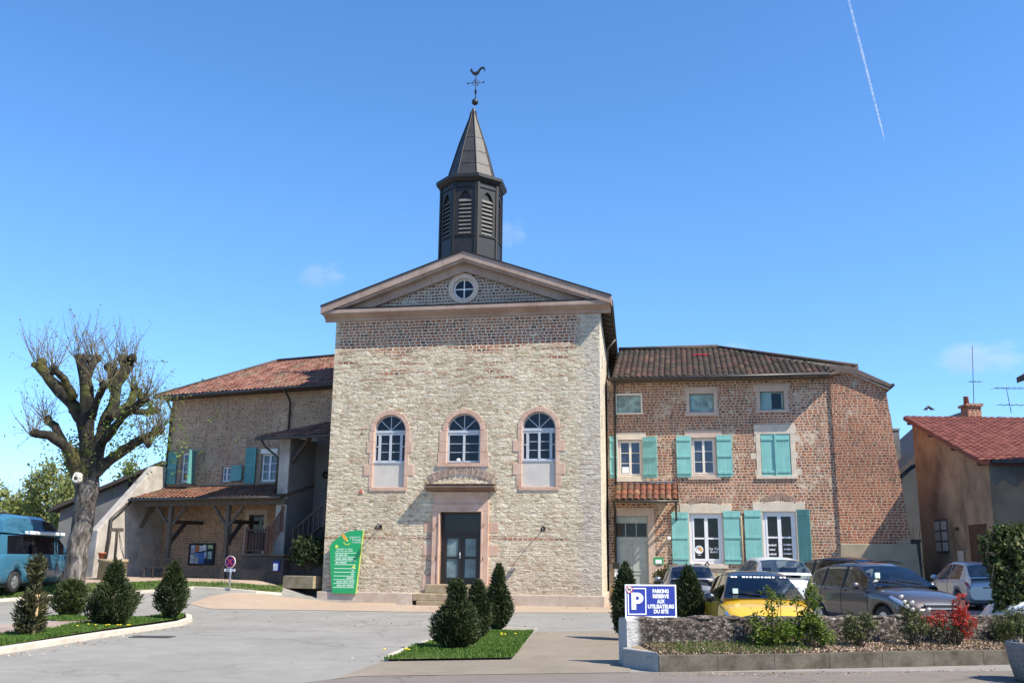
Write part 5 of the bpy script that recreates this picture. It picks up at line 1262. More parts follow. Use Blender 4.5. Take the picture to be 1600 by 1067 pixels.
# small fittings round the door
p = Q(1045, 841, .05); t_ = FC.empty('wall_spotlight', 'small white spotlight on the brick pier left of the first shop shutter', 'lamp', None, p[0], 6, p[1])
m = MB(); m.lathe_y([(.03, -.22), (.085, -.2), (.06, -.05), (.03, 0)], 12); m.build('lamp_head', M['white'], t_)
p = Q(1029, 876, .02); t_ = FC.empty('wall_sign', 'small green and white sign on the brick pier right of the grey door', 'sign', None, p[0], 6, p[1])
MB().box(-.2, .2, -.03, -.004, -.14, .14).build('panel', M['green'], t_); MB().box(-.13, .13, -.036, -.031, -.11, .06).build('label_field', M['swhite'], t_)
p = Q(963, 890, .35); gz = zg(*FC.W(p[0], 5.4)[:2]); t_ = FC.empty('meter_post', 'white post with dark cap and yellow box beside the chapel corner', 'post', None, p[0], 5.5, gz)
m = MB(); m.box(-.06, .06, -.06, .06, -.05, 1.35); m.build('post', M['swhite'], t_); m = MB(); m.box(-.14, .14, -.12, .10, 1.353, 1.62); m.build('head', M['blackmetal'], t_, bevel=.02); MB().box(-.17, .17, -.14, -.05, .1, .62).build('box', M['brass'], t_)

# ------------------------------------------------------------------ brown house on the right, with a neighbour out of frame to its right
def hpt(px, py, y): return at_y(px, py, y)
bh = thing('brown_house', 'brown stained rendered house with red tile roof behind the parked white hatchback', 'house')
yF, yR = 36.0, 43.2
Pe, Pr = at_y(1545, 716, yF), at_y(1424, 652, yR)
X0 = Pe.x - .05; zEv, zRd = Pe.z - .15, Pr.z - .1
# gable wall runs back from the near corner; its ridge end is the far end
Xr = Pr.x
m = MB(); m.add([(X0, yF, -.2), (Xr, yR, -.2), (Xr, yR, zRd), (X0, yF, zEv), (X0 + 12, yF, -.2), (X0 + 12, yF, zEv), (Xr + 12, yR, -.2), (Xr + 12, yR, zRd)],
      [(0, 1, 2, 3), (0, 3, 5, 4), (1, 6, 7, 2), (4, 5, 7, 6)])
m.build('wall', M['brown'], bh)
sv = Vector((Xr - X0, yR - yF, zRd - zEv)); ov3 = .35
O = Vector((X0, yF, zEv + .12)) - sv.normalized() * .25 - Vector((ov3, 0, 0))
tile_roof('roof', M['tile_new'], bh, O, (1, 0, 0), sv, 12.5, lambda x: 0, lambda x: sv.length + .3, colw=.30, roww=.34, amp=.05, K=4)
roof_deck('roof_deck', M['sred'] if False else plain('red verge tiles', (.20, .07, .055), .8, 0, .2), bh, [O, O + Vector((12.5, 0, 0)), O + Vector((12.5, 0, 0)) + sv.normalized() * (sv.length + .3), O + sv.normalized() * (sv.length + .3)], .16)
m = MB()
for k in range(4):
    p = Vector((X0, yF, zEv)) + sv * (.03 + k * .31); m.bar(p + Vector((-.3, 0, -.08)), p + Vector((.2, 0, -.08)), .16, .2)
m.build('purlin_ends', M['darkwood'], bh)
m = MB(); m.tube([(X0 + .02, yF - .25, zEv + .0), (X0 + 12, yF - .25, zEv + .0)], .08, 8); m.build('gutter', M['gutter'], bh)
# eaves shade painted dark on the front wall, with a ragged lower edge
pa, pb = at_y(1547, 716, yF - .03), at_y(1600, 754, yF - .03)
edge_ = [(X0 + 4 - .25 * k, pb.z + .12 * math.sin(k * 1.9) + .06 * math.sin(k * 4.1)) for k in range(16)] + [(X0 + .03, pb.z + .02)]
m = MB(); m.prism([(X0 + .03, zEv - .02), (X0 + 4, zEv - .02)][::-1] + edge_[::-1] if False else [(X0 + .03, zEv - .02)] + edge_[::-1] + [(X0 + 4, zEv - .02)], yF - .04, yF + .02); m.build('eave_shade_patch', M['darkwall'], bh)
def gab(px, py):     # point on the gable wall
    d = ray(px, py); n = Vector((-(yR - yF), Xr - X0, 0)).normalized(); P = Vector((X0, yF, 0)); return CAM + d * ((P - CAM).dot(n) / d.dot(n))
gd = Vector((Xr - X0, yR - yF, 0)).normalized(); gn = Vector((-gd.y, gd.x, 0))
a, b = gab(1463, 862), gab(1480, 812)
m = MB()
for p, q_, zz0, zz1 in ((a, b, min(a.z, b.z), max(a.z, b.z)),):
    L0 = (q_ - p).dot(gd)
    for c in range(2):
        for r in range(3):
            c0 = Vector((p.x, p.y, 0)) + gd * (L0 * (c + .1) / 2); c1 = Vector((p.x, p.y, 0)) + gd * (L0 * (c + .9) / 2); z0_, z1_ = zz0 + (zz1 - zz0) * (r + .08) / 3, zz0 + (zz1 - zz0) * (r + .92) / 3
            m.add([tuple(c0 + gn * .03 + Vector((0, 0, z0_))), tuple(c1 + gn * .03 + Vector((0, 0, z0_))), tuple(c1 + gn * .03 + Vector((0, 0, z1_))), tuple(c0 + gn * .03 + Vector((0, 0, z1_)))], [(0, 1, 2, 3)])
m.build('window_panes', M['cement'], bh)
m = MB(); p, q_ = Vector((a.x, a.y, 0)) - gd * .08, Vector((b.x, b.y, 0)) + gd * .08
m.bar(p + gn * .01 + Vector((0, 0, (a.z + b.z) / 2)), q_ + gn * .01 + Vector((0, 0, (a.z + b.z) / 2)), .03, abs(b.z - a.z) + .12); m.build('window', M['door_dark'], bh)
a, b = at_y(1519, 905, yF - .05), at_y(1546, 812, yF - .05)
gq, gq2 = gab(1522, 900), gab(1540, 812)
m = MB(); p = Vector((gq.x, gq.y, 0)) + gn * .02; q_ = Vector((gq2.x, gq2.y, 0)) + gn * .02; m.bar(p + Vector((0, 0, 1.6)), q_ + Vector((0, 0, 1.6)), .05, 3.2); m.build('door', plain('red brown barn door', (.10, .045, .03), .8, 0, .3), bh)
t_ = gab(1503, 872); ns = thing('paper_notice', 'pale paper notice pinned on the brown wall above the white hatchback', 'notice', t_ + gn * .03, math.atan2(gd.y, gd.x)); MB().box(-.28, .28, .0, .01, -.3, .3).build('sheet', M['cement'], ns)
bs = gab(1497, 826); m = MB(); m.bar(bs + gn * .05 - gd * .1, bs + gn * .05 + gd * .15, .06, .12); m.build('wall_bracket', M['darkwood'], bh)
# chimney and aerials
c0 = at_y(1520, 645, yR + .2)
ch = MB(); s_ = .31; ch.box(c0.x - s_, c0.x + s_, yR, yR + .7, c0.z - .6, c0.z + .28); ch.box(c0.x - s_ - .08, c0.x + s_ + .08, yR - .08, yR + .78, c0.z + .283, c0.z + .40); co_ = ch.build('chimney', M['ext'], bh)
m = MB(); m.lathe([(.13, 0), (.11, .35), (.13, .38)], 10, (c0.x - .18, yR + .35, c0.z + .40)); m.build('chimney_pot', plain('brick red pot', (.22, .09, .06), .8), co_)
def aerial(name, label, base, h, lean, arms):
    t = thing(name, label, 'aerial', base); m = MB(); m.tube([(0, 0, 0), (lean, 0, h)], .015, 6); m.build('mast', M['blackmetal'], t)
    for z, L0, n, yw in arms:
        m = MB(); x = lean * z / h; m.tube([(x - L0 * .35, 0, z), (x + L0 * .65, 0, z)], .014, 5)
        for k in range(n): X = x - L0 * .35 + L0 * k / max(1, n - 1); m.tube([(X, -yw, z), (X, yw, z)], .008, 4)
        m.build('crossbar', M['blackmetal'], t)
    return t
tp = at_y(1519, 540, yR + .35); aerial('roof_aerial', 'tall thin leaning aerial on the brown house chimney', (c0.x + .16, yR + .35, c0.z + .40), tp.z - c0.z - .4, tp.x - c0.x - .16, ((at_y(1523, 594, yR).z - c0.z - .4, .55, 4, .2),))
tb = at_y(1580, 645, yR + .1); aerial('television_aerial', 'television aerial with two crossbars on the red roof at the right edge', tb, at_y(1577, 605, yR).z - tb.z, -.1, ((at_y(1577, 606, yR).z - tb.z, 1.6, 7, .35), (at_y(1578, 632, yR).z - tb.z, 1.5, 5, .3)))
for px, py, rz, lb in ((1448, 643, .2, 'small dark pigeon standing on the red ridge, the left of two'), (1455, 643, 2.6, 'small dark pigeon leaning forward on the red ridge, the right of two')):
    p = at_y(px, py, yR + .25); b = thing('pigeon', lb, 'bird', p, rz, 'pigeons on the ridge'); b.scale = (.62, .62, .8)
    m = MB(); m.tube([(-.26, 0, .10), (-.12, 0, .14), (.02, 0, .19), (.11, 0, .25), (.15, 0, .32), (.19, 0, .34), (.24, 0, .33)], [.018, .055, .085, .075, .042, .04, .006], 8); m.tube([(0, .03, .12), (0, .03, 0)], .008, 4); m.tube([(0, -.03, .12), (0, -.03, 0)], .008, 4)
    m.build('body', M['blackmetal'], b)
# neighbour whose eaves corner shows at the right edge
nh = thing('tall_neighbour_house', 'neighbouring house of which only a dark eaves corner shows at the right edge', 'house')
nc = at_y(1588, 590, 33.6); hx = nc.x
m = MB(); m.box(hx + 1.0, hx + 10, 22.5, 33.0, -.2, nc.z); m.build('wall', M['brown'], nh)
m = MB(); m.add([(hx, 21.8, nc.z), (hx, 33.6, nc.z), (hx + 5.2, 33.6, nc.z + 2.9), (hx + 5.2, 21.8, nc.z + 2.9), (hx + 10.5, 33.6, nc.z), (hx + 10.5, 21.8, nc.z)] + [(hx, 21.8, nc.z - .2), (hx, 33.6, nc.z - .2), (hx + 5.2, 33.6, nc.z + 2.65), (hx + 5.2, 21.8, nc.z + 2.65), (hx + 10.5, 33.6, nc.z - .2), (hx + 10.5, 21.8, nc.z - .2)],
      [(0, 1, 2, 3), (3, 2, 4, 5), (6, 9, 8, 7), (9, 11, 10, 8), (0, 6, 7, 1), (1, 7, 8, 2), (2, 8, 10, 4), (4, 10, 11, 5), (5, 11, 9, 3), (3, 9, 6, 0)]); m.build('roof', M['darkwood'], nh)
# far grey house in the gap
fh = thing('far_grey_house', 'narrow grey house end with dark roof seen between end bay and brown house', 'house')
yG = 52.0; a, b = at_y(1388, 745, yG), at_y(1450, 690, yG)
m = MB(); m.prism([(a.x - 1, -.2), (b.x + 2, -.2), (b.x + 2, b.z - .2), (a.x - 1, a.z - .6)], yG, yG + 6); m.build('wall', M['greenrender'], fh)
m = MB(); sl3 = (b.z - a.z) / (b.x - a.x); m.prism([(a.x - 1.5, a.z - 1.5 * sl3 - .3), (b.x + 2, b.z + 2 * sl3 - .3), (b.x + 2, b.z + 2 * sl3), (a.x - 1.5, a.z - 1.5 * sl3)], yG - .5, yG + 6.5); m.build('roof', M['darkwood'], fh)
c = at_y(1398, 716, yG + 2); t = at_y(1398, 674, yG + 2); m = MB(); m.box(c.x - .21, c.x + .21, yG + 1.6, yG + 2.4, c.z - 3, t.z); m.box(c.x - .24, c.x + .24, yG + 1.55, yG + 2.45, t.z + .003, t.z + .12); m.build('chimney', M['darkwall'], fh)
wpx = at_y(1402, 760, yG - .02); MB().box(wpx.x - .25, wpx.x + .25, yG - .03, yG + .1, at_y(1402, 790, yG).z, at_y(1402, 735, yG).z).build('window', M['glass'], fh)
aerial('thin_mast', 'thin bare mast on the grey chimney beside the end bay', (c.x, yG + 2, t.z + .12), at_y(1396, 638, yG).z - t.z - .12, -.06, ())
# garden wall and gate post between them
gw = thing('yard_wall', 'low dark yard wall closing the gap behind the parked black car', 'wall'); p0, p1 = at_y(1404, 846, 42.5), at_y(1445, 846, 41)
m = MB(); m.box(p0.x, p1.x + .3, 42.2, 42.6, -.1, p0.z); m.box(p0.x - .05, p1.x + .35, 42.15, 42.65, p0.z + .003, p0.z + .1); m.build('wall_body', M['darkwall'], gw)

# ------------------------------------------------------------------ vehicles
def interp(tab, x): return float(np.interp(x, [p[0] for p in tab], [p[1] for p in tab]))
def smooth_interp(tab, x, h=.07): return sum(interp(tab, x + d) * w for d, w in ((-h, .2), (-h / 2, .2), (0, .2), (h / 2, .2), (h, .2)))
class Car:
    """x forward, y left, z up, origin on the ground under the middle"""
    def __init__(s, sp):
        s.sp = sp; s.L = sp['L']; s.hl = s.L / 2
        n = 72; s.xs = [-s.hl + s.L * (.5 - .5 * math.cos(math.pi * i / n)) * .55 + s.L * i / n * .45 for i in range(n + 1)]
    def sec(s, x):
        sp = s.sp; t = (x + s.hl) / s.L
        w = smooth_interp(sp['w'], t, .02) * sp['W'] / 2; zt = smooth_interp(sp['top'], t, .015); zb = smooth_interp(sp['belt'], t, .02); z0 = interp(sp['low'], t)
        zb = min(zb, zt - .01); arch = 0
        for xc in sp['axle']:
            d = abs(x - xc); ra = sp['wr'] + .075
            if d < ra: arch = max(arch, sp['wr'] + math.sqrt(ra * ra - d * d) - .02)
        zm = z0 + (zb - z0) * .45
        P = [(0, z0), (.86 * w, z0), (.955 * w, z0 + .05), (.985 * w, z0 + (zm - z0) * .6), (1.0 * w, zm), (.995 * w, zb - (zb - zm) * .35), (.978 * w, zb - .05), (.945 * w, zb), (.80 * w, zb + (zt - zb) * .55), (.5 * w, zb + (zt - zb) * .88), (0, zt)]
        lim = zb - .06
        return [(y, min(max(z, arch), max(z, lim)) if k in (1, 2, 3, 4, 5) else (max(z, arch) if k == 0 and arch else z)) for k, (y, z) in enumerate(P)]
    def pt(s, x, t, off=0):      # point on the body side: t runs 0..10 along the section, sign of y by caller
        P = s.sec(x); k = min(9, int(t)); f = t - k; y = P[k][0] + (P[k + 1][0] - P[k][0]) * f; z = P[k][1] + (P[k + 1][1] - P[k][1]) * f
        dy, dz = P[k + 1][0] - P[k][0], P[k + 1][1] - P[k][1]; l = math.hypot(dy, dz) or 1
        return y + dz / l * off, z - dy / l * off
    def patch(s, m, quad, side, off=.008, nu=6, nv=4):   # quad: four (x, t) corners
        vs = []
        for i in range(nu + 1):
            for j in range(nv + 1):
                u, v = i / nu, j / nv; (x0, t0), (x1, t1), (x2, t2), (x3, t3) = quad
                x = (x0 * (1 - u) + x1 * u) * (1 - v) + (x3 * (1 - u) + x2 * u) * v; t = (t0 * (1 - u) + t1 * u) * (1 - v) + (t3 * (1 - u) + t2 * u) * v
                y, z = s.pt(x, t, off); vs.append((x, side * y, z))
        m.add(vs, [(i * (nv + 1) + j, (i + 1) * (nv + 1) + j, (i + 1) * (nv + 1) + j + 1, i * (nv + 1) + j + 1) for i in range(nu) for j in range(nv)], smooth=True)
    def build(s, name, label, pos, heading, paint, roofp=None, cat='car', glass=None, group='parked cars'):
        sp = s.sp; root = thing(name, label, cat, pos, heading, group); s.root = root; G = glass or M['carglass']
        m = MB(); n = 11; secs = [s.sec(x) for x in s.xs]; vs = []
        for x, P in zip(s.xs, secs):
            ring = [(x, -y, z) for y, z in P[:0:-1]][::1]
            ring = [(x, -y, z) for y, z in P][::-1][:-1] + [(x, y, z) for y, z in P]
            vs += ring
        k = 2 * n - 1
        m.add(vs, [(i * k + j, i * k + j + 1, (i + 1) * k + j + 1, (i + 1) * k + j) for i in range(len(s.xs) - 1) for j in range(k - 1)], smooth=True)
        m.add(vs[:k], [list(range(k))]); m.add(vs[-k:], [list(range(k))[::-1]])
        body = m.build('body', paint, root); s.body = body
        # greenhouse
        xa, xb, xc, xd = sp['gh']; zr = sp['roof']; H = max(z for _, z in zr); rw = sp['rw'] * sp['W'] / 2
        gx = sorted(set([xd + (xc - xd) * i / 10 for i in range(11)] + [xc + (xb - xc) * i / 14 for i in range(15)] + [xb + (xa - xb) * i / 10 for i in range(11)]))
        def gsec(x):
            t = (x + s.hl) / s.L; P = s.sec(x); yb, zb = P[7][0] * .99, P[7][1] - .01; z = smooth_interp(zr, t, .03); h = max(.002, z - zb)
            hm = max(.01, H - zb); f = min(1, h / hm); yr = yb + (min(rw, yb) - yb) * f
            return [(yb, zb), (yb + (yr - yb) * .90, zb + h * .86), (yb + (yr - yb) * 1.0 - .035 * f, zb + h * .965), (yr * .55, zb + h * 1.0 + .012 * f), (0, zb + h + .02 * f)]
        gs_ = [gsec(x) for x in gx]
        rm, gf, gr, gsd = MB(), MB(), MB(), {1: MB(), -1: MB()}
        pill = sp.get('pillars', [])
        for i in range(len(gx) - 1):
            x0, x1 = gx[i], gx[i + 1]; xm_ = (x0 + x1) / 2
            for j in range(4):
                for sd in (1, -1):
                    q = [(x0, sd * gs_[i][j][0], gs_[i][j][1]), (x1, sd * gs_[i + 1][j][0], gs_[i + 1][j][1]), (x1, sd * gs_[i + 1][j + 1][0], gs_[i + 1][j + 1][1]), (x0, sd * gs_[i][j + 1][0], gs_[i][j + 1][1])]
                    if j == 0:
                        gl = (sp['side'][0] < xm_ < sp['side'][1]) and not any(a < xm_ < b for a, b in pill)
                        (gsd[sd] if gl else rm).add(q, [(0, 1, 2, 3)], smooth=True)
                    elif j >= 2 and xm_ > xb + .02: gf.add(q, [(0, 1, 2, 3)], smooth=True)
                    elif j >= 2 and sp['rear'][0] < xm_ < sp['rear'][1]: gr.add(q, [(0, 1, 2, 3)], smooth=True)
                    else: rm.add(q, [(0, 1, 2, 3)], smooth=True)
        s.gsec = gsec
        rm.build('roof', roofp or paint, root); gf.build('windscreen', G, root); 
        if gr.f: gr.build('rear_window', G, root)
        for sd in (1, -1):
            if gsd[sd].f: gsd[sd].build('side_window', G, root)
        # pillars in black between side panes, floor pan, wheels
        for a, b in pill:
            for sd in (1, -1):
                P0, P1 = gsec(a), gsec(b); pb = MB(); pb.add([(a, sd * (P0[0][0] + .004), P0[0][1]), (b, sd * (P1[0][0] + .004), P1[0][1]), (b, sd * (P1[1][0] + .004), P1[1][1]), (a, sd * (P0[1][0] + .004), P0[1][1])], [(0, 1, 2, 3)]); pb.build('pillar_trim', M['black'], root)
        fl = MB(); w = sp['W'] * .42; fl.box(-s.hl + .25, s.hl - .25, -w, w, sp['wr'] * .55, sp['wr'] * 2 + .12); fl.build('underbody', M['black'], root)
        for xc_ in sp['axle']:
            for sd in (1, -1):
                r = sp['wr']; tyre = MB(); tyre.lathe_y([(r * .62, -.10), (r * .93, -.105), (r, -.08), (r, .08), (r * .93, .105), (r * .62, .10)], 28, cap=False)
                wv = tyre.build('wheel', M['black'], root, loc=(xc_, sd * (sp['W'] / 2 - .13), r))
                rim = MB(); rim.lathe_y([(r * .64, -.08), (r * .60, -.095), (r * .56, -.06), (r * .2, -.05), (.01, -.055)], 24); rim.lathe_y([(r * .64, .08), (r * .60, .095), (r * .56, .06), (r * .2, .05), (.01, .055)], 24)
                for a in range(sp.get('spokes', 5)):
                    t = 2 * math.pi * a / sp.get('spokes', 5)
                    for yy in (-.08, .08): rim.bar((r * .1 * math.cos(t), yy, r * .1 * math.sin(t)), (r * .58 * math.cos(t), yy, r * .58 * math.sin(t)), .07, .03, (0, 1, 0))
                rim.build('rim', M['alu'], wv)
        # cabin: dashboard, steering wheel and seats seen through the glass
        bz = s.sec(xm0 := (xa + xb) / 2)[7][1]
        d = MB(); d.box(xa - .62, xa - .12, -sp['W'] * .37, sp['W'] * .37, bz - .22, bz - .05); d.build('dashboard', M['black'], root, bevel=.03)
        sw = MB(); c0 = Vector((xa - .78, sp['W'] * .2, bz - .03)); sw.tube([c0 + Vector((.07 * math.sin(k * math.pi / 8), .18 * math.cos(k * math.pi / 8), .17 * math.sin(k * math.pi / 8))) for k in range(17)], .014, 6); sw.build('steering_wheel', M['black'], root)
        for xs_ in ((xb - .50, xb - 1.30) if xc < -.6 else (xb - .5,)):
            for sd in (1, -1):
                y = sd * sp['W'] * .21; q = MB(); q.prism_x([(0, 0), (0, 1)], 0, 0) if False else q.box(xs_ - .09, xs_ + .06, y - .23, y + .23, bz - .5, bz + .16); q.box(xs_ - .08, xs_ + .02, y - .12, y + .12, bz + .20, bz + .37); q.box(xs_ - .04, xs_ - .02, y - .06, y + .06, bz + .16, bz + .20); q.build('seat', M['seat'], root, bevel=.035)
        # mirrors
        xm_ = xa - .55 if sp.get('mx') is None else sp['mx']
        for sd in (1, -1):
            P = s.sec(xm_); z = P[7][1] + .09; y = P[5][0] + .11
            mm = MB(); mm.ball((xm_, sd * y, z), (.07, .12, .085), 12, 8); mm.bar((xm_, sd * (y - .15), z - .05), (xm_, sd * (y - .03), z - .04), .05, .04); mm.build('mirror', roofp or paint, root)
        for hx_ in sp.get('handles', ()):
            for sd in (1, -1): P = s.sec(hx_); hm_ = MB(); y, z = s.pt(hx_, 6.0, .012); hm_.bar((hx_ - .09, sd * y, z), (hx_ + .09, sd * y, z), .03, .03); hm_.build('door_handle', M['black'] if sp.get('dark_handles') else paint, root)
        # door seams
        sm_ = MB()
        for xs_ in sp.get('seams', ()):
            for sd in (1, -1):
                pts = [(xs_, sd * s.pt(xs_, t, .003)[0], s.pt(xs_, t, .003)[1]) for t in (2.2, 3, 4, 5, 6, 6.9)]; sm_.tube(pts, .005, 4)
        if sm_.f: sm_.build('door_seams', M['black'], root)
        return root
    def light(s, name, mat, quad, off=.01):
        for sd in (1, -1): m = MB(); s.patch(m, quad, sd, off); m.build(name, mat, s.root)
    def wipers(s):
        xa, xb, xc, xd = s.sp['gh']; m = MB()
        for y0, y1 in ((.5, -.12), (-.05, -.62)):
            P = s.gsec(xa - .12); Q_ = s.gsec(xa - .24); m.bar((xa - .1, y0, P[4][1] + .015), (xa - .2, y1, Q_[4][1] + .005), .02, .015)
        m.build('wipers', M['black'], s.root)
    def box(s, name, mat, *b): return MB().box(*b).build(name, mat, s.root, bevel=.01)

HATCH = dict(L=3.95, W=1.72, w=[(0, .80), (.04, .90), (.12, .98), (.3, 1), (.7, 1), (.88, .96), (.95, .86), (1, .66)],
    top=[(0, .72), (.03, .92), (.10, 1.0), (.66, 1.0), (.73, .985), (.86, .88), (.94, .76), (.985, .62), (1, .52)],
    belt=[(0, .68), (.04, .86), (.1, .95), (.3, .95), (.7, .90), (.86, .82), (.94, .70), (1, .48)],
    low=[(0, .34), (.06, .22), (.94, .20), (1, .27)], axle=(-1.23, 1.22), wr=.30,
    gh=(.92, .18, -1.25, -1.90), rw=.66, roof=[(.02, .94), (.10, 1.28), (.16, 1.40), (.30, 1.47), (.45, 1.48), (.545, 1.42), (.64, 1.22), (.735, .97)],
    side=(-1.30, .62), rear=(-1.86, -1.28), pillars=[(-.42, -.34)], handles=(-.30,), seams=(.72, -.38), mx=.48)
def var(b, **k): d = dict(b); d.update(k); return d
def place(px, py, zoff=0): return GP(px, py)
# yellow hatchback with black roof, facing the wall
yc = Car(var(HATCH, W=1.72, dark_handles=True, rear=(-9, -9)))
Y0 = Vector((4.86, 19.3, 0)); Y0.z = zg(Y0.x, Y0.y)
yc.build('yellow_hatchback', 'yellow hatchback with black roof parked nose to the low stone wall', Y0, R(-95), M['p_yellow'], M['p_navy'])
yc.light('headlight', M['clearlight'], [(1.45, 6.2), (1.82, 5.6), (1.86, 6.7), (1.50, 7.05)])
yc.wipers()
m = MB(); yc.patch(m, [(1.90, 4.2), (1.965, 3.0), (1.968, 0.2), (1.95, .2)], 1, .006); m.build('grille', M['black'], yc.root)
m = MB(); m.box(1.93, 1.99, -.45, .45, .53, .60); m.build('bumper_strip', M['alu'], yc.root)
P = yc.gsec(.30); q = yc.gsec(.24); sl4 = math.atan2(q[3][1] - P[3][1], .06)
m = MB()      # a line of print on the sun strip, too small to read in the photograph
for k in range(15):
    if k in (2, 12): continue
    y = -.52 + k * .072; X1, X2 = .31, .262; z1, z2 = yc.gsec(X1)[4][1] + .006, yc.gsec(X2)[4][1] + .006; w_ = .045 + .012 * (k * 5 % 3 == 0)
    m.add([(X1, y, z1), (X1, y + w_, z1), (X2 + .012 * (k % 3 == 1), y + w_, z2), (X2 + .012 * (k % 3 == 1), y, z2)], [(0, 1, 2, 3)])
m.build('screen_lettering', M['swhite'], yc.root)
MB().box(.74, .78, -.56, -.46, yc.gsec(.76)[3][1] + .0, yc.gsec(.76)[3][1] + .09).build('screen_sticker', M['stext'], yc.root)
m = MB(); m.tube([(.1, 0, 1.5), (-.02, 0, 1.66)], .008, 4); m.build('roof_antenna', M['black'], yc.root)
# grey brown crossover
SUVS = var(HATCH, L=4.35, W=1.82, top=[(0, .80), (.03, 1.0), (.10, 1.10), (.66, 1.10), (.72, 1.09), (.86, 1.0), (.94, .90), (.985, .76), (1, .62)],
    belt=[(0, .74), (.04, .95), (.1, 1.07), (.3, 1.05), (.7, 1.0), (.86, .93), (.94, .82), (1, .58)], low=[(0, .40), (.06, .28), (.94, .26), (1, .34)], axle=(-1.33, 1.32), wr=.345,
    gh=(1.02, .22, -1.40, -2.02), roof=[(.03, 1.05), (.11, 1.40), (.18, 1.52), (.32, 1.60), (.46, 1.61), (.55, 1.55), (.64, 1.34), (.735, 1.08)], side=(-1.62, .74), rear=(-1.98, -1.44), pillars=[(-.30, -.20), (-1.16, -1.06)], handles=(-.12, -1.02), seams=(.80, -.25, -1.12), mx=.56, w=[(0, .82), (.04, .92), (.12, .98), (.3, 1), (.7, 1), (.88, .97), (.95, .88), (1, .68)])
gcar = Car(SUVS); G0 = Vector((8.85, 23.4, 0)); G0.z = zg(G0.x, G0.y)
gcar.build('grey_crossover', 'grey brown crossover with big windscreen parked nose to the wall beside the yellow car', G0, R(-76), M['p_grey'])
gcar.light('headlight', M['clearlight'], [(1.55, 6.0), (2.02, 5.2), (2.06, 6.6), (1.62, 7.0)])
gcar.light('taillight', M['redlight'], [(-2.12, 5.0), (-1.86, 5.4), (-1.84, 7.0), (-2.10, 6.8)])
gcar.wipers()
gcar.box('grille', M['black'], 2.12, 2.175, -.42, .42, .60, .74); m = MB(); m.box(2.14, 2.19, -.44, .44, .74, .765); m.box(2.165, 2.19, -.40, .40, .65, .67); m.build('grille_bar', M['alu'], gcar.root)
for s_ in (1, -1): m = MB(); m.tube([(-1.25, s_ * .6, 1.62), (-.4, s_ * .62, 1.66), (.1, s_ * .6, 1.62)], .02, 6); m.build('roof_rail', M['black'], gcar.root)
MB().box(.70, .74, -.60, -.48, gcar.gsec(.72)[3][1], gcar.gsec(.72)[3][1] + .12).build('screen_sticker', M['stext'], gcar.root)
# white hatchback seen from behind
wc = Car(var(HATCH, L=4.15, W=1.78, roof=[(.02, .97), (.10, 1.32), (.16, 1.46), (.30, 1.56), (.45, 1.57), (.545, 1.50), (.64, 1.27), (.735, .99)], pillars=[(-.35, -.25), (-1.08, -1.0)]))
W0 = Vector((7.85, 29.6, 0)); W0.z = zg(W0.x, W0.y)
wc.build('white_hatchback', 'white hatchback seen from behind, parked between yellow car and shop shutters', W0, R(91), M['p_white'])
wc.light('taillight', M['redlight'], [(-2.04, 5.4), (-1.78, 5.9), (-1.74, 7.2), (-2.02, 7.0)])
for sd in (1, -1):
    for dz in (0, 1):
        y, z = wc.pt(-1.99 + dz * .06, 6.2, .02); m = MB(); m.ball((-2.0 + dz * .07, sd * (y - .14 + dz * .11), z + .02), (.03, .05, .05), 10, 6); m.build('reversing_lamp', M['clearlight'], wc.root)
m = MB(); m.box(-2.10, -2.06, -.26, .26, .74, .86); m.build('number_plate', M['swhite'], wc.root)
# silver estate behind the parking sign
sc_ = Car(var(HATCH, L=4.4, W=1.76, axle=(-1.3, 1.35), gh=(1.0, .3, -1.75, -2.14), roof=[(.015, .98), (.06, 1.34), (.10, 1.46), (.30, 1.52), (.45, 1.52), (.56, 1.45), (.65, 1.24), (.73, .98)], side=(-1.7, .7), rear=(-2.10, -1.77), pillars=[(-.35, -.25), (-1.2, -1.1)], seams=(.8, -.3, -1.15), handles=(-.2, -1.05)))
S0 = Vector((5.95, 32.6, 0)); S0.z = zg(S0.x, S0.y)
sc_.build('silver_estate', 'silver grey estate car seen from behind, half hidden by the conifer behind the sign', S0, R(83), M['p_silver'])
sc_.light('taillight', M['redlight'], [(-2.18, 4.6), (-1.95, 5.0), (-1.93, 7.2), (-2.16, 7.0)])
for s_ in (1, -1): m = MB(); m.tube([(-1.6, s_ * .58, 1.5), (-.5, s_ * .62, 1.58), (.1, s_ * .6, 1.52)], .022, 6); m.build('roof_rail', M['black'], sc_.root)
# black car behind the crossover
bc_ = Car(var(SUVS)); B0 = Vector((11.25, 31.6, 0)); B0.z = zg(B0.x, B0.y)
bc_.build('black_crossover', 'black crossover parked behind the grey brown one, only roof and screen showing', B0, R(-60), M['p_black'])
bc_.wipers()
# pale hatchback by the brown wall, tail towards us
pc = Car(var(HATCH, L=3.95, W=1.70, roof=[(.015, .96), (.07, 1.28), (.115, 1.43), (.30, 1.51), (.45, 1.52), (.55, 1.45), (.65, 1.22), (.75, .97)], gh=(.98, .22, -1.50, -1.93), side=(-1.32, .70), rear=(-1.88, -1.52), pillars=[(-.35, -.27)]))
P0_ = Vector((15.5, 33.0, 0)); P0_.z = zg(P0_.x, P0_.y)
pc.build('pale_hatchback', 'pale silver hatchback with red tail lamp parked by the brown wall', P0_, R(85), M['p_pale'])
pc.light('taillight', M['redlight'], [(-1.95, 5.2), (-1.70, 5.8), (-1.78, 7.2), (-1.95, 6.9)])
m = MB(); m.box(-1.99, -1.95, -.3, .3, .70, .73); m.build('plate_trim', M['black'], pc.root)
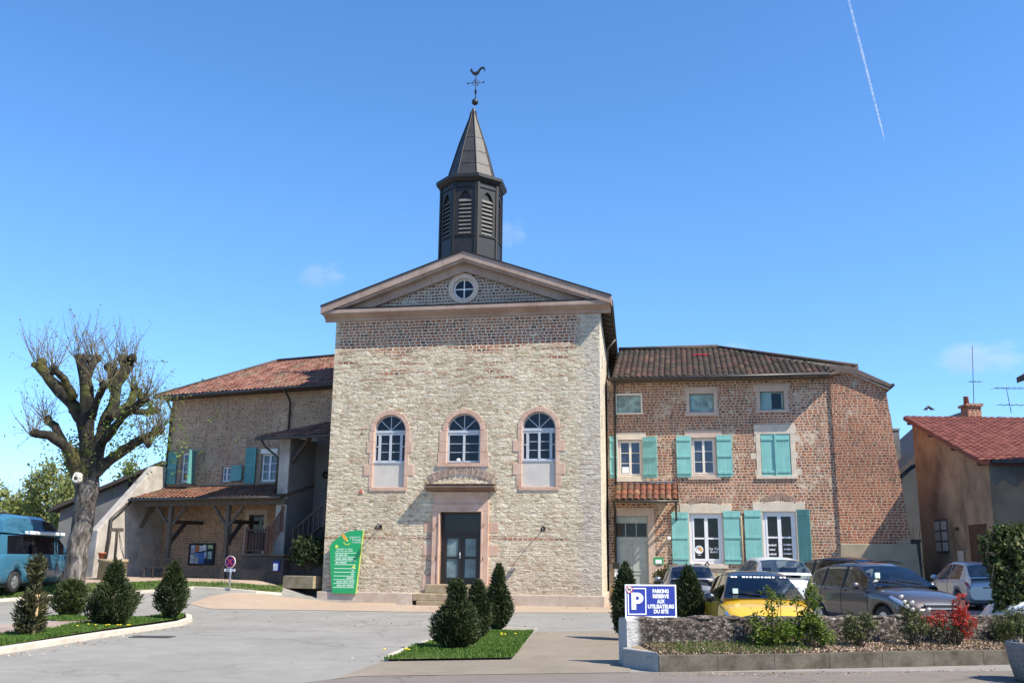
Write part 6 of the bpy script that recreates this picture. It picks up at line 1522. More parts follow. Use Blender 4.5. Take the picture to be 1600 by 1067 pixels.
# white car whose front corner shows beside the ivy
vc = Car(var(HATCH, W=1.7)); V0 = Vector((12.95, 22.4, 0)); V0.z = zg(V0.x, V0.y)
vc.build('white_city_car', 'white city car mostly hidden behind the ivy, one front wing showing', V0, R(176), M['p_white'])
vc.light('headlight', M['clearlight'], [(1.50, 6.0), (1.84, 5.5), (1.86, 6.7), (1.52, 7.0)])
# camper van
VAN = dict(L=5.3, W=1.95, w=[(0, .93), (.04, .98), (.2, 1), (.8, 1), (.92, .95), (.97, .86), (1, .72)],
    top=[(0, 1.30), (.02, 1.36), (.78, 1.36), (.82, 1.33), (.92, 1.12), (.97, .98), (1, .80)], belt=[(0, 1.22), (.04, 1.30), (.7, 1.30), (.80, 1.26), (.92, 1.02), (1, .72)],
    low=[(0, .40), (.08, .30), (.94, .28), (1, .36)], axle=(-1.62, 1.72), wr=.36, gh=(1.88, 1.05, -2.45, -2.62), rw=.84,
    roof=[(.005, 1.9), (.03, 2.0), (.2, 2.06), (.6, 2.06), (.70, 1.99), (.78, 1.72), (.86, 1.30)], side=(-2.3, 1.45), rear=(-2.60, -2.47), pillars=[(.86, .98), (-.70, -.58)], handles=(.78, 1.0), seams=(1.6, .92, -.62), mx=1.42, spokes=5)
vn = Car(VAN); rw_ = GP(20, 934); hd_ = R(86)
ofs = Vector((math.cos(hd_) * -1.62 - math.sin(hd_) * -.95, math.sin(hd_) * -1.62 + math.cos(hd_) * -.95, 0))
C0 = rw_ - ofs; C0.z = zg(C0.x, C0.y) - .02
vn.build('camper_van', 'petrol blue high roof camper van with a silver rolled awning, parked behind the tree', C0, hd_, M['p_blue'], cat='camper van', group=None, glass=M['glass'])
m = MB(); hr = [(-2.45, 2.02), (-2.40, 2.52), (-1.9, 2.66), (.2, 2.62), (.75, 2.48), (1.35, 1.96), (1.3, 1.9)]
for sc__, nx in (((1.0, .80), 0),):
    n = len(hr); base = [(x, z) for x, z in hr]; vs = []
    for yy, shr in ((-.86, 0), (-.80, .0), (-.62, .06), (.62, .06), (.80, 0), (.86, 0)):
        for x, z in base: vs.append((x, yy * (1.0 if z < 2.1 else .90), (z if abs(yy) < .7 else (z if z < 2.1 else z - .10 - (.16 if abs(yy) > .84 else 0)))))
    m.add(vs, [(i * n + k, i * n + k + 1, (i + 1) * n + k + 1, (i + 1) * n + k) for i in range(5) for k in range(n - 1)], smooth=False); m.add(vs[:n], [list(range(n))]); m.add(vs[-n:], [list(range(n))[::-1]])
m.build('high_roof', M['p_blue'], vn.root, bevel=.04)
for sd in (1, -1):
    m = MB(); m.prism([(.15, 2.18), (1.0, 2.14), (.62, 2.44), (-.1, 2.48)], sd * .84, sd * .80) if sd > 0 else m.prism([(.15, 2.18), (1.0, 2.14), (.62, 2.44), (-.1, 2.48)], -.842, -.80); m.build('roof_window', M['carglass'], vn.root)
m = MB(); m.box(-1.3, 1.15, -1.06, -.90, 1.98, 2.10); m.build('awning_case', M['white'], vn.root, bevel=.03)
m = MB(); m.box(-1.9, -1.3, -.3, .3, 2.66, 2.72); m.build('roof_vent', M['black'], vn.root, bevel=.02)
m = MB()
for k in range(4): m.tube([(-1.2 + k * .45, -.985, .86 + .03 * k), (-1.0 + k * .45, -.99, .78), (-.75 + k * .45, -.985, .90)], .012, 4)
m.build('side_decal', M['p_navy'], vn.root)

# ------------------------------------------------------------------ planting
def topiary(name, label, px, base_py, top_py, prof, mat, group, n=5200, leaf=.05, stake=None, lean=0, hollow=.55):
    """clipped conifer: prof = (height fraction, radius in pixels); many small sprays from core to skin"""
    b = GP(px, base_py); dist = (b - CAM).length; s = dist / F_PX
    top = CAM.z + 0; H = at_y(px, top_py, b.y).z - b.z
    t = thing(name, label, 'conifer', b, 0, group)
    hs = np.array([p[0] for p in prof]); rs = np.array([p[1] for p in prof]) * s * .98
    h = nrng.random(n * 3); r = np.interp(h, hs, rs); keep = nrng.random(n * 3) < r / r.max() + .05; h = h[keep][:n]; r = r[keep][:n]; k = len(h)
    a = nrng.uniform(0, 6.283, k); d = 1 - hollow * nrng.random(k) ** 2.0
    lump = 1 + .13 * np.sin(a * 3 + h * 9 + px) + .10 * np.sin(a * 5 - h * 17) + .08 * nrng.normal(size=k)
    rr = r * d * lump; gap = np.sin(a * 4 + h * 23 + px) * np.sin(a * 2 - h * 11) > -.80; h, a, rr = h[gap], a[gap], rr[gap]; k = len(h); h = .045 + h * .955
    C = np.stack([rr * np.cos(a) + lean * h * H, rr * np.sin(a), h * H * (1 + .015 * nrng.normal(size=k))], 1)
    out = np.stack([np.cos(a), np.sin(a), .55 + .5 * nrng.random(k)], 1); out = unit(out + .55 * nrng.normal(size=(k, 3)))
    side = unit(np.cross(out, rvec(k))); L_ = leaf * (.6 + .8 * nrng.random(k))
    quads('foliage', C, side * (L_ * .22)[:, None], out * L_[:, None], M[mat], t)
    m = MB(); m.tube([(0, 0, -.05), (lean * H * .3, 0, H * .3), (lean * H * .8, 0, H * .8)], [.05, .045, .015], 7)
    for q in range(14):
        aa = q * 2.4; z = H * (.06 + .7 * q / 14); rr_ = np.interp(z / H, hs, rs) * .8; m.tube([(lean * z, 0, z * .85), (rr_ * math.cos(aa), rr_ * math.sin(aa), z + .15)], [.015, .006], 5)
    m.build('stem', M['brownbark'], t)
    if stake: 
        q = MB(); q.tube([(.13, -.1, -.05), (.13, -.1, stake)], .045, 8); q.build('stake', plain('pale wooden stake', (.40, .28, .14), .7, 0, .2), t)
    return t
GL = 'clipped conifers on the left island'
topiary('clipped_yew', 'sparse ragged brown conifer with bare middle and wooden stake, leftmost on the grass island', 45, 996, 868, [(0, 12), (.1, 18), (.3, 19), (.45, 17), (.55, 9), (.64, 4), (.68, 8), (.85, 12), (.95, 10), (1, 3)], 'yew_tan', GL, 2600, .07, .86, hollow=.9)
topiary('clipped_yew', 'short blunt conifer standing on the small grass patch below the big tree', 107, 964, 905, [(0, 10), (.15, 18), (.35, 22), (.6, 21), (.85, 17), (1, 8)], 'thuja', GL, 4200, .055, hollow=.7)
topiary('clipped_yew', 'largest egg shaped dark conifer with a narrow neck, on the left grass island', 172, 980, 875, [(0, 10), (.08, 24), (.22, 31), (.4, 32), (.54, 25), (.64, 16), (.73, 13), (.86, 11.5), (.94, 8), (1, 3)], 'yew', GL, 9000, .05)
topiary('clipped_yew', 'slim leaning conifer at the kerbed tip of the left grass island', 265, 970, 876, [(0, 5), (.08, 10), (.2, 19), (.38, 22), (.55, 19), (.72, 13), (.88, 8), (1, 2)], 'yew', GL, 6000, .05)
GC = 'clipped conifers on the grass triangle'
topiary('clipped_yew', 'broad bell shaped conifer with a knobbly top, nearest on the grass triangle', 712, 1016, 905, [(0, 10), (.06, 24), (.2, 34), (.4, 33), (.54, 27), (.63, 18), (.71, 13), (.88, 13), (.96, 9), (1, 3)], 'yew', GC, 11000, .042)
topiary('clipped_yew', 'slim conifer in the middle of the grass triangle, half hidden by the broad one', 746, 997, 906, [(0, 8), (.1, 16), (.3, 19), (.5, 18), (.7, 13), (.88, 9), (1, 3)], 'yew', GC, 6000, .045)
topiary('clipped_yew', 'tall pointed conifer at the far side of the grass triangle right of the door', 778, 986, 881, [(0, 7), (.08, 14), (.25, 20), (.4, 19), (.55, 15), (.7, 10), (.85, 8), (1, 2)], 'yew', GC, 6500, .048)
GS = 'conifers beside the parking sign'
topiary('clipped_yew', 'pointed conifer at the wall end left of the blue parking sign', 979, 1000, 880, [(0, 8), (.1, 16), (.3, 21), (.5, 20), (.7, 15), (.88, 9), (1, 2)], 'yew', GS, 6500, .05)
topiary('clipped_yew', 'dark conifer between the blue parking sign and the yellow hatchback', 1079, 1000, 884, [(0, 10), (.1, 20), (.3, 25), (.5, 23), (.7, 17), (.88, 10), (1, 3)], 'yew', GS, 7000, .05)

def leafy(name, label, cat, base, blobs, mat, n, leaf, stems=5, group=None, stemmat='brownbark', asp=.5, up=.2, foliage='foliage'):
    """open shrub: blobs = (x, y, z, rx, ry, rz) relative to base; leaves gathered in little clusters so that gaps show"""
    t = thing(name, label, cat, base, 0, group); vol = np.array([b[3] * b[4] * b[5] for b in blobs]) ** .7; vol /= vol.sum(); Cs = []
    for b, v in zip(blobs, vol):
        k = max(3, int(n * v / 9)); d = rvec(k) * (nrng.random(k) ** .45)[:, None]; c = np.array(b[:3]) + d * np.array(b[3:])
        c = np.repeat(c, 9, axis=0) + nrng.normal(size=(k * 9, 3)) * leaf * 1.25; Cs.append(c)
    C = np.concatenate(Cs); C[:, 2] = np.maximum(C[:, 2], .02); k = len(C)
    nr = unit(rvec(k) + np.array([0, 0, up * 2])); A = unit(np.cross(nr, rvec(k))); B = np.cross(nr, A); L_ = leaf * (.55 + .7 * nrng.random(k))
    quads(foliage, C, A * (L_ * asp)[:, None], B * L_[:, None], M[mat], t)
    m = MB()
    for q in range(stems):
        b = blobs[q % len(blobs)]; e = Vector(b[:3]) + Vector((rng.uniform(-.4, .4) * b[3], rng.uniform(-.4, .4) * b[4], rng.uniform(-.2, .5) * b[5])); a = Vector((rng.uniform(-.06, .06), rng.uniform(-.06, .06), -.03)); md = a.lerp(e, .5) + Vector((rng.uniform(-.05, .05), rng.uniform(-.05, .05), 0))
        m.tube([a, md, e], [.014, .010, .004], 5)
    m.build('stems', M[stemmat], t); return t

# low wall, planting bed and kerb on the right
wa, wb, wd = GP(980, 1012, .28), GP(1590, 1003, .28), None
wdir = Vector((wb.x - wa.x, wb.y - wa.y, 0)).normalized(); wn_ = Vector((-wdir.y, wdir.x, 0))
wz = at_y(1000, 966, wa.y).z
lw = thing('low_stone_wall', 'low mossy stone retaining wall with pale rendered end beside the parking sign', 'wall', (wa.x, wa.y, 0), math.atan2(wdir.y, wdir.x))
Lw = 9.0; m = MB(); n = 40; vs = []
for i in range(n + 1):
    x = Lw * i / n
    for y, z in ((0, -.1), (.0 + .015 * math.sin(i * 1.7), wz * .5), (.01 + .02 * math.sin(i * 2.3), wz - .04), (.05, wz + .012 * math.sin(i * 1.1)), (.30, wz + .01 * math.sin(i * 1.9)), (.36, wz - .04), (.36, -.1)): vs.append((x, y, z))
m.add(vs, [(i * 7 + k, (i + 1) * 7 + k, (i + 1) * 7 + k + 1, i * 7 + k + 1) for i in range(n) for k in range(6)]); m.add(vs[:7], [list(range(7))]); m.add(vs[-7:], [list(range(7))[::-1]])
def wallmat():
    t = NT('mossy rubble wall'); co = t.coord(); v = t.n('VectorMath', {'operation': 'MULTIPLY'}, i0=co, i1=(1, 1, 1.6)).outputs[0]; a = t.noise(v, 2.2, 6, .68); b = t.noise(v, 9, 5, .65); vo = t.n('TexVoronoi', Vector=v, Scale=7.0); sp = t.n('SeparateXYZ', Vector=co)
    c = t.ramp(b, [(.40, (.010, .008, .006)), (.50, (.045, .035, .027)), (.58, (.125, .10, .08)), (.68, (.33, .30, .26))])
    c = t.mix(t.sstep(a, .48, .62), c, (.16, .13, .115), 'MULTIPLY') if False else t.mix(t.math('MULTIPLY', t.sstep(a, .50, .64), .7), c, (.075, .055, .04))
    c = t.mix(t.math('MULTIPLY', t.sstep(vo.outputs[0], .0, .22), .0), c, c)
    pale = t.sstep(t.math('ADD', sp.outputs[0], t.math('MULTIPLY', a, .35)), .48, .30); c = t.mix(pale, c, t.mix(b, (.34, .33, .31), (.50, .49, .47)))
    c = t.mix(t.math('MULTIPLY', t.sstep(t.noise(v, 24, 2), .62, .68), .8), c, (.42, .40, .37))
    t.col(c).rough(.95); t.bump(t.math('ADD', b, t.math('MULTIPLY', a, .6)), .9, .05); return t.m
lw_ = m.build('masonry', wallmat(), lw, recalc=True)
m = MB()
for i in range(16):
    x = i * .56; m.ball((x + .28 + rng.uniform(-.05, .05), .17 + rng.uniform(-.03, .03), wz - .01), (rng.uniform(.22, .34), .17, rng.uniform(.025, .05)), 9, 6)
m.build('top_stones', lw_.data.materials[0], lw)
kz = .24
def bpt(px, py): p = GP(px, py); d = p - Vector((wa.x, wa.y, 0)); return Vector((d.dot(wdir), d.dot(wn_), 0))
k0, k1 = bpt(1030, 1050), bpt(975, 1046)
bed = thing('planting_bed', 'narrow raised bed of bark mulch in a weathered concrete kerb before the stone wall', 'planting bed', (wa.x, wa.y, 0), math.atan2(wdir.y, wdir.x))
ky = k0.y; kx0 = k0.x
ks = [kx0 + .003] + [kx0 + 1.0 * i for i in range(1, 12)]
for a, b in zip(ks[:-1], ks[1:]): MB().box(a, b - .003, ky, ky + .14, -.05, kz + .006 * math.sin(a * 5)).build('kerb_stone', M['concrete'], bed, bevel=.006)
MB().prism_z([(k0.x, k0.y + .005), (k0.x, k0.y + .16), (.02, k1.y + .75), (-.03, k1.y + .62), (k1.x * .3 - .05, k1.y + .35)][::1], -.05, kz + .05).build('end_block', M['palec'], bed, bevel=.02)
m = MB(); nx, ny = 90, 8; vs = []
for i in range(nx + 1):
    for j in range(ny + 1):
        x = .05 + (11 - .05) * i / nx; yy = ky + .13 + (-.02 - ky - .13) * j / ny; vs.append((x, yy, kz - .05 + .11 * j / ny + .03 * pnoise(Vector((x * 4, yy * 4, 0)))))
m.add(vs, [(i * (ny + 1) + j, (i + 1) * (ny + 1) + j, (i + 1) * (ny + 1) + j + 1, i * (ny + 1) + j + 1) for i in range(nx) for j in range(ny)], smooth=True); m.build('mulch', M['soil'], bed)
def bedpt(px, py_unused=0, f=.5):     # a spot in the bed under image column px
    d = ray(px, 1000); y0 = ky + (-ky) * f
    P = Vector((wa.x, wa.y, 0)) + wn_ * y0; X = CAM + d * ((P - CAM).dot(wn_) / d.dot(wn_)); return Vector((X.x, X.y, kz + .02))
def scatter_bed(name, n, x0, x1, mat, size, up, kind_label=None):
    xs = nrng.uniform(x0, x1, n); ys = nrng.uniform(ky + .15, -.02, n); f = (ys - ky) / -ky
    C = np.array([[*(Vector((wa.x, wa.y, 0)) + wdir * x + wn_ * y)[:2], kz - .03 + .11 * ff + .0] for x, y, ff in zip(xs, ys, f)]); C[:, 2] += .02 + size * up * .8 * nrng.random(n)
    nn = unit(rvec(n) + np.array([0, 0, 1.0 if not up else 0])); 
    if up: B = unit(np.stack([nrng.normal(0, .45, n), nrng.normal(0, .45, n), np.ones(n)], 1)); A = unit(np.cross(B, rvec(n)))
    else: A = unit(np.cross(nn, rvec(n))); B = np.cross(nn, A)
    s_ = size * (.5 + nrng.random(n)); o = quads(name, C, A * (s_ * (.16 if up else .6))[:, None], B * s_[:, None], mat); tag(o, kind='stuff'); return o
def chipmat():
    return leafmat('bark chips', [(0, (.10, .06, .04)), (.4, (.24, .15, .10)), (.7, (.42, .32, .23)), (1, (.56, .47, .38))], 0)
scatter_bed('bark_chips', 9000, .3, 10.5, chipmat(), .022, 0)
scatter_bed('weeds', 1300, .3, 2.6, M['drygrass'], .04, 1)
scatter_bed('weeds', 700, .6, 3.0, M['grass'], .04, 1); scatter_bed('weeds', 900, 2.5, 8.5, M['drygrass'], .03, 1)
# shrubs in the bed
GBD = 'shrubs in the bed before the stone wall'
def sh(px, f=.55): return bedpt(px, 0, f)
leafy('green_shrub', 'bright green shrub with tall upright shoots, leftmost in the bed before the wall', 'shrub', sh(1208), [(-.02, 0, .28, .28, .2, .22), (-.02, 0, .62, .10, .09, .22), (-.0, 0, .92, .07, .07, .14), (-.28, 0, .36, .09, .1, .28), (.14, 0, .78, .08, .07, .08), (.12, 0, .3, .2, .16, .2), (-.22, .0, .16, .14, .14, .12)], 'shrub', 1500, .030, 12, GBD, up=.5)
leafy('green_shrub', 'bright green bushy shrub with one tall leafy head, second from the left in the bed', 'shrub', sh(1262), [(.06, 0, .34, .30, .22, .26), (.10, 0, .84, .15, .12, .22), (.06, 0, .56, .14, .12, .16), (-.2, 0, .30, .22, .18, .18), (-.16, 0, .78, .06, .05, .10), (.28, 0, .22, .16, .16, .14)], 'shrub', 2000, .030, 14, GBD, up=.5)
leafy('olive_shrub', 'low spreading olive green shrub in the middle of the bed', 'shrub', sh(1342), [(0, 0, .26, .24, .2, .2), (-.12, 0, .46, .10, .1, .14), (.12, 0, .46, .12, .1, .14), (.24, 0, .36, .1, .1, .14), (-.24, 0, .30, .1, .1, .12)], 'olive', 1000, .026, 16, GBD)
leafy('rose_bush', 'thin rose bush with white blooms in the bed before the grey car', 'rose bush', sh(1424), [(0, 0, .36, .22, .18, .26), (.10, 0, .55, .16, .14, .14), (-.06, 0, .66, .10, .08, .10), (.22, 0, .36, .14, .12, .18)], 'olive', 1000, .024, 14, GBD)
rosep = sh(1424)
for px, py in ((1408, 933), (1413, 941), (1425, 942), (1417, 948), (1426, 953), (1451, 953)):
    p = at_y(px, py, rosep.y - .08); m = MB()
    for k in range(9): a = k * 2.4; m.ball((.018 * math.cos(a) * (k / 9 + .3), .018 * math.sin(a), .012 * (k % 3)), (.026, .026, .022), 7, 5)
    tag(m.build('rose_bloom', M['petal'], loc=p), 'white rose bloom open on the thin rose bush', 'flower', 'white roses on the bush')
leafy('photinia', 'shrub with glossy red young leaves before the wall, right of the roses', 'shrub', sh(1492), [(0, 0, .48, .30, .18, .14), (.14, 0, .66, .10, .10, .14), (-.26, 0, .46, .14, .12, .10), (.36, 0, .46, .12, .1, .13), (.12, 0, .55, .14, .12, .12), (.2, 0, .3, .14, .12, .12), (.18, 0, .86, .05, .05, .05), (-.42, 0, .42, .10, .1, .08)], 'photinia', 720, .036, 16, GBD, asp=.38)
leafy('photinia_undergrowth', 'dull green lower leaves at the foot of the red shrub', 'shrub', sh(1484, .6), [(0, 0, .26, .34, .2, .2), (.2, 0, .4, .2, .14, .14)], 'olive', 420, .028, 8, GBD)
leafy('grassy_plant', 'bushy fine leaved green plant at the foot of the ivy', 'plant', sh(1578, .7), [(0, 0, .32, .30, .2, .3), (.2, .1, .4, .26, .2, .3), (-.16, 0, .2, .16, .16, .18)], 'olive', 2200, .034, 16, None, asp=.22, up=-.2)
# ivy pillar and stone planter at the right edge
ip = GP(1592, 1003); ip = Vector((ip.x + .12, ip.y + .35, 0)); htop = at_y(1575, 822, ip.y).z
iv = leafy('ivy_column', 'dense column of variegated ivy at the right edge above the stone planter', 'ivy', ip, [(.05, 0, htop * .48, .40, .38, htop * .46), (0, 0, htop * .80, .52, .42, htop * .16), (-.36, 0, htop * .84, .20, .24, htop * .10), (-.38, -.1, htop * .66, .16, .2, htop * .09), (-.26, -.1, htop * .50, .18, .2, htop * .10), (.35, 0, htop * .92, .34, .3, htop * .09), (-.10, 0, htop * .95, .26, .26, .10), (.4, 0, htop * .6, .3, .3, htop * .25), (-.2, 0, htop * .32, .2, .2, htop * .12), (.2, 0, htop * .22, .4, .3, htop * .2)], 'ivy', 9500, .044, 6, None, asp=.85, up=.1)
m = MB(); m.tube([(0, 0, -.05), (.03, 0, htop - .25)], [.16, .12], 10); 
for k in range(5): m.tube([(-.3, -.2, htop - .2 - .2 * k), (-.5 - .08 * (k % 3), -.35, htop - .1 - .25 * k), (-.62, -.38, htop - .45 - .28 * k)], .007, 4)
m.build('tendrils', M['brownbark'], iv)
def planter(px, py, label, xo=0):
    b = GP(px, py); t = thing('stone_planter', label, 'planter', (b.x + xo, b.y, 0)); m = MB(); m.lathe([(.34, 0), (.40, .03), (.455, .25), (.485, .50), (.485, .56), (.45, .565), (.43, .55), (.42, .45)], 36, cap=False); m.lathe([(.34, 0), (.01, 0)], 36, cap=False)
    m.build('bowl', stone('pebbledash planter', (.16, .145, .13), (.33, .30, .27), 26, .8), t); MB().lathe([(.425, .46), (.01, .50)], 24, cap=False).build('soil', M['soil'], t); return t
pl_ = planter(1600, 1065, 'round pebbledash stone planter at the right edge of the road', .32)
pb_ = pl_.location
leafy('planter_plant', 'dark leafy plant growing in the stone planter', 'plant', (pb_.x, pb_.y, .48), [(0, 0, .2, .3, .3, .22), (.1, 0, .45, .2, .2, .2)], 'ivy', 900, .04, 8)
leafy('added_shade_shrub', 'round leafy shrub in a tub just beyond the right edge, shading the road', 'shrub', (8.75, 13.75, .0), [(0, 0, 1.1, .6, .6, .7), (.1, 0, .5, .45, .45, .45), (.5, .1, 1.5, .5, .5, .5)], 'ivy', 2600, .07, 8)  # invented shrub out of view, added to cast shade on the road
# climbing bare plant at the corner of the end bay, and a shrub by the grey door
cp = at_y(1418, 850, 45.4); t = thing('bare_climber', 'thin bare climbing shrub at the brick corner of the end bay', 'shrub', (cp.x - .1, 44.6, .2)); m = MB()
for k in range(26):
    x, y, z = rng.uniform(-.3, .3), rng.uniform(-.2, .2), 0; pts = [(x, y, z)]; dx = rng.uniform(-.35, .35)
    for q in range(6): z += rng.uniform(.4, .75); pts.append((x + dx * q * .35 + rng.uniform(-.1, .1), y + rng.uniform(-.1, .1), z))
    m.tube(pts, [.016, .013, .011, .009, .007, .005, .003], 4)
m.build('stems', M['greytwig'], t)
dp = GP(1034, 928); leafy('door_shrub', 'brownish loose shrub against the brick pier by the grey door', 'shrub', (FC.W(13.0, 5.3).x, FC.W(13.0, 5.3).y, .05), [(0, 0, .75, .45, .35, .55), (.25, 0, 1.2, .25, .2, .3)], 'yew_tan', 1500, .06, 14)
bs_ = LP.W(L(486, 850, 2.6)[0], -2.65); leafy('dark_shrub', 'dark shrub in the shade before the staircase', 'shrub', (bs_.x, bs_.y, L(486, 872, 2.6)[1] - .5), [(0, 0, .9, .75, .5, .55), (.4, 0, .7, .5, .4, .5), (-.35, 0, .6, .4, .35, .4)], 'darkleaf', 3800, .06, 10)

# ------------------------------------------------------------------ pollarded tree
tb_ = GP(113, 931); TD = tb_.y
lime_t = thing('pollarded_tree', 'large pollarded tree with knobbly mossy limbs and thin bare shoots on the left', 'tree', tb_)
def tp(px, py, dy=0): p = at_y(px, py, TD + dy); return (p.x - tb_.x, p.y - tb_.y, p.z - tb_.z)
PX = TD / F_PX * .80
tr_ = MB()
def limb(path, radii, d0=0, d1=0, rough=.28):
    n = len(path); pts, rad = [], []
    for i in range(n - 1):
        for q in range(3):
            f = (i + q / 3) / (n - 1); a, b = path[i], path[i + 1]; u = q / 3
            pts.append(tp(a[0] + (b[0] - a[0]) * u, a[1] + (b[1] - a[1]) * u, d0 + (d1 - d0) * f)); rad.append((radii[i] + (radii[i + 1] - radii[i]) * u) * PX)
    pts.append(tp(*path[-1], d1)); rad.append(radii[-1] * PX)
    tr_.tube(pts, rad, 14, rough=rough)
    return pts[-1]
limb([(116, 936), (117, 915), (120, 875), (126, 830), (132, 790), (137, 760), (139, 728)], [24, 20, 19, 19, 20, 21, 19])
knobs = []
def K(path, radii, d, head=1.35):
    e = limb(path, radii, 0, d); knobs.append((e, d, radii[-1])); r = radii[-1] * PX * head
    for k in range(6): q = Vector(e) + Vector((rng.uniform(-1, 1), rng.uniform(-1, 1), rng.uniform(-.6, .8))) * r * .7; tr_.ball(q, (r * rng.uniform(.45, .75),) * 3, 9, 7); 
K([(134, 770), (118, 730), (110, 705), (96, 692), (77, 680), (52, 677)], [14, 13, 11, 10, 8, 7], -1.2)
K([(98, 692), (86, 665), (73, 657)], [9, 8, 7], .8)
K([(137, 740), (137, 690), (129, 650), (104, 620), (78, 594), (60, 570)], [18, 15, 13, 12, 11, 10], .6)
K([(114, 622), (100, 592), (85, 578)], [9, 8, 7], -1.0)
K([(138, 730), (137, 650), (136, 605), (131, 582), (126, 561)], [15, 13, 12, 10, 10], 0); K([(134, 592), (142, 574), (148, 562)], [9, 8, 8], .7)
K([(144, 650), (153, 622), (163, 601)], [8, 7, 7], -1.1)
K([(146, 730), (156, 690), (166, 655), (178, 630), (182, 600), (202, 567)], [16, 14, 13, 12, 11, 12], .9); K([(178, 612), (176, 592), (176, 577)], [10, 9, 9], -.3)
K([(170, 655), (188, 640), (202, 632), (211, 611)], [9, 8, 8, 8], 1.6); K([(160, 690), (178, 668), (194, 648), (225, 625)], [9, 8, 7, 7], -1.4); K([(200, 640), (222, 644), (240, 642)], [7, 6, 7], 1.8)
K([(146, 740), (168, 722), (192, 704), (220, 686), (246, 674)], [13, 11, 10, 8, 7], -.8); K([(216, 688), (226, 688), (232, 695)], [6, 5, 5], -1.2)
K([(124, 640), (120, 655), (112, 640)], [7, 6, 6], 1.4)
tr_.build('trunk', M['bark'], lime_t)
tw = MB(); leaf_pts = []
for e, d, r in knobs:
    right = e[0] > 1.4
    for k in range(25 if right else 21):
        o = Vector((rng.gauss(0, .42) + (.10 if right else -.12), rng.gauss(0, .5), rng.uniform(.55, 1))).normalized(); Ls = rng.uniform(.7, 2.1) * (1.05 if e[2] > 7 else .85)
        p = Vector(e) + Vector((rng.uniform(-1, 1), rng.uniform(-1, 1), rng.uniform(-.5, .5))) * r * PX; pts = [p]; v = o
        for q in range(5): v = (v + Vector((rng.gauss(0, .13), rng.gauss(0, .13), .10))).normalized(); p = p + v * Ls / 5; pts.append(p)
        tw.tube(pts, [.016, .013, .011, .009, .006, .003], 4, cap=False)
        for q in range(2, 6):
            if rng.random() < (.75 if right else .3): leaf_pts.append(pts[q])
        if rng.random() < .6:
            b = pts[2]; v2 = (v + Vector((rng.gauss(0, .5), rng.gauss(0, .5), 0))).normalized(); tw.tube([b, b + v2 * Ls * .25, b + v2 * Ls * .45 + Vector((0, 0, .08))], [.006, .004, .002], 4, cap=False)
        if rng.random() < .22:      # hanging and sideways twigs
            v3 = Vector((rng.gauss(0, .8), rng.gauss(0, .6), rng.uniform(-.5, .2))).normalized(); a = Vector(e); tw.tube([a, a + v3 * .5, a + v3 * 1.0 + Vector((0, 0, .05))], [.008, .006, .003], 4, cap=False); leaf_pts += [a + v3 * 1.0, a + v3 * .7]
tw.build('shoots', M['twig'], lime_t)
clus = []
for px, py, nn_, sp_l in ((150, 710, 70, .7), (190, 690, 110, 1.0), (225, 655, 130, .9), (250, 700, 60, .7), (120, 720, 45, .5), (215, 620, 70, .8)):
    c = Vector(tp(px, py, rng.uniform(-1, 1)))
    for k in range(nn_): clus.append(c + Vector((rng.gauss(0, sp_l), rng.gauss(0, .8), rng.gauss(0, sp_l * .6))))
LPn = np.array([tuple(p) for p in leaf_pts]); C = np.repeat(LPn, 4, axis=0) + nrng.normal(size=(len(LPn) * 4, 3)) * .06; k = len(C); nr = rvec(k); A = unit(np.cross(nr, rvec(k))); B = np.cross(nr, A); s_ = .024 * (.5 + nrng.random(k))
quads('young_leaves', C, A * (s_ * .7)[:, None], B * s_[:, None], M['bud'], lime_t)
LPn = np.array([tuple(p) for p in clus]); C = np.repeat(LPn, 5, axis=0) + nrng.normal(size=(len(LPn) * 5, 3)) * .09; k = len(C); nr = rvec(k); A = unit(np.cross(nr, rvec(k))); B = np.cross(nr, A); s_ = .036 * (.5 + nrng.random(k))
quads('leaf_sprays', C, A * (s_ * .7)[:, None], B * s_[:, None], M['shrub'], lime_t)
p = Vector(tp(137, 750)); bx = thing('nest_box', 'small round white nesting box hung on the pollarded trunk', 'nesting box', tb_ + p + Vector((0, -.85, 0)))
m = MB(); m.prism([(.15 * math.cos(a * .7) * (1.05 if a % 2 else .92), .17 * math.sin(a * .7) + (.04 if math.sin(a * .7) > .5 else 0)) for a in range(9)], -.10, .14); m.build('shell', M['cream_paint'], bx, bevel=.02); MB().lathe_y([(.075, -.105), (.005, -.106)], 7).build('entrance', M['brownbark'], bx); MB().box(-.02, .02, .1, .3, .16, .22).build('hook', M['blackmetal'], bx)

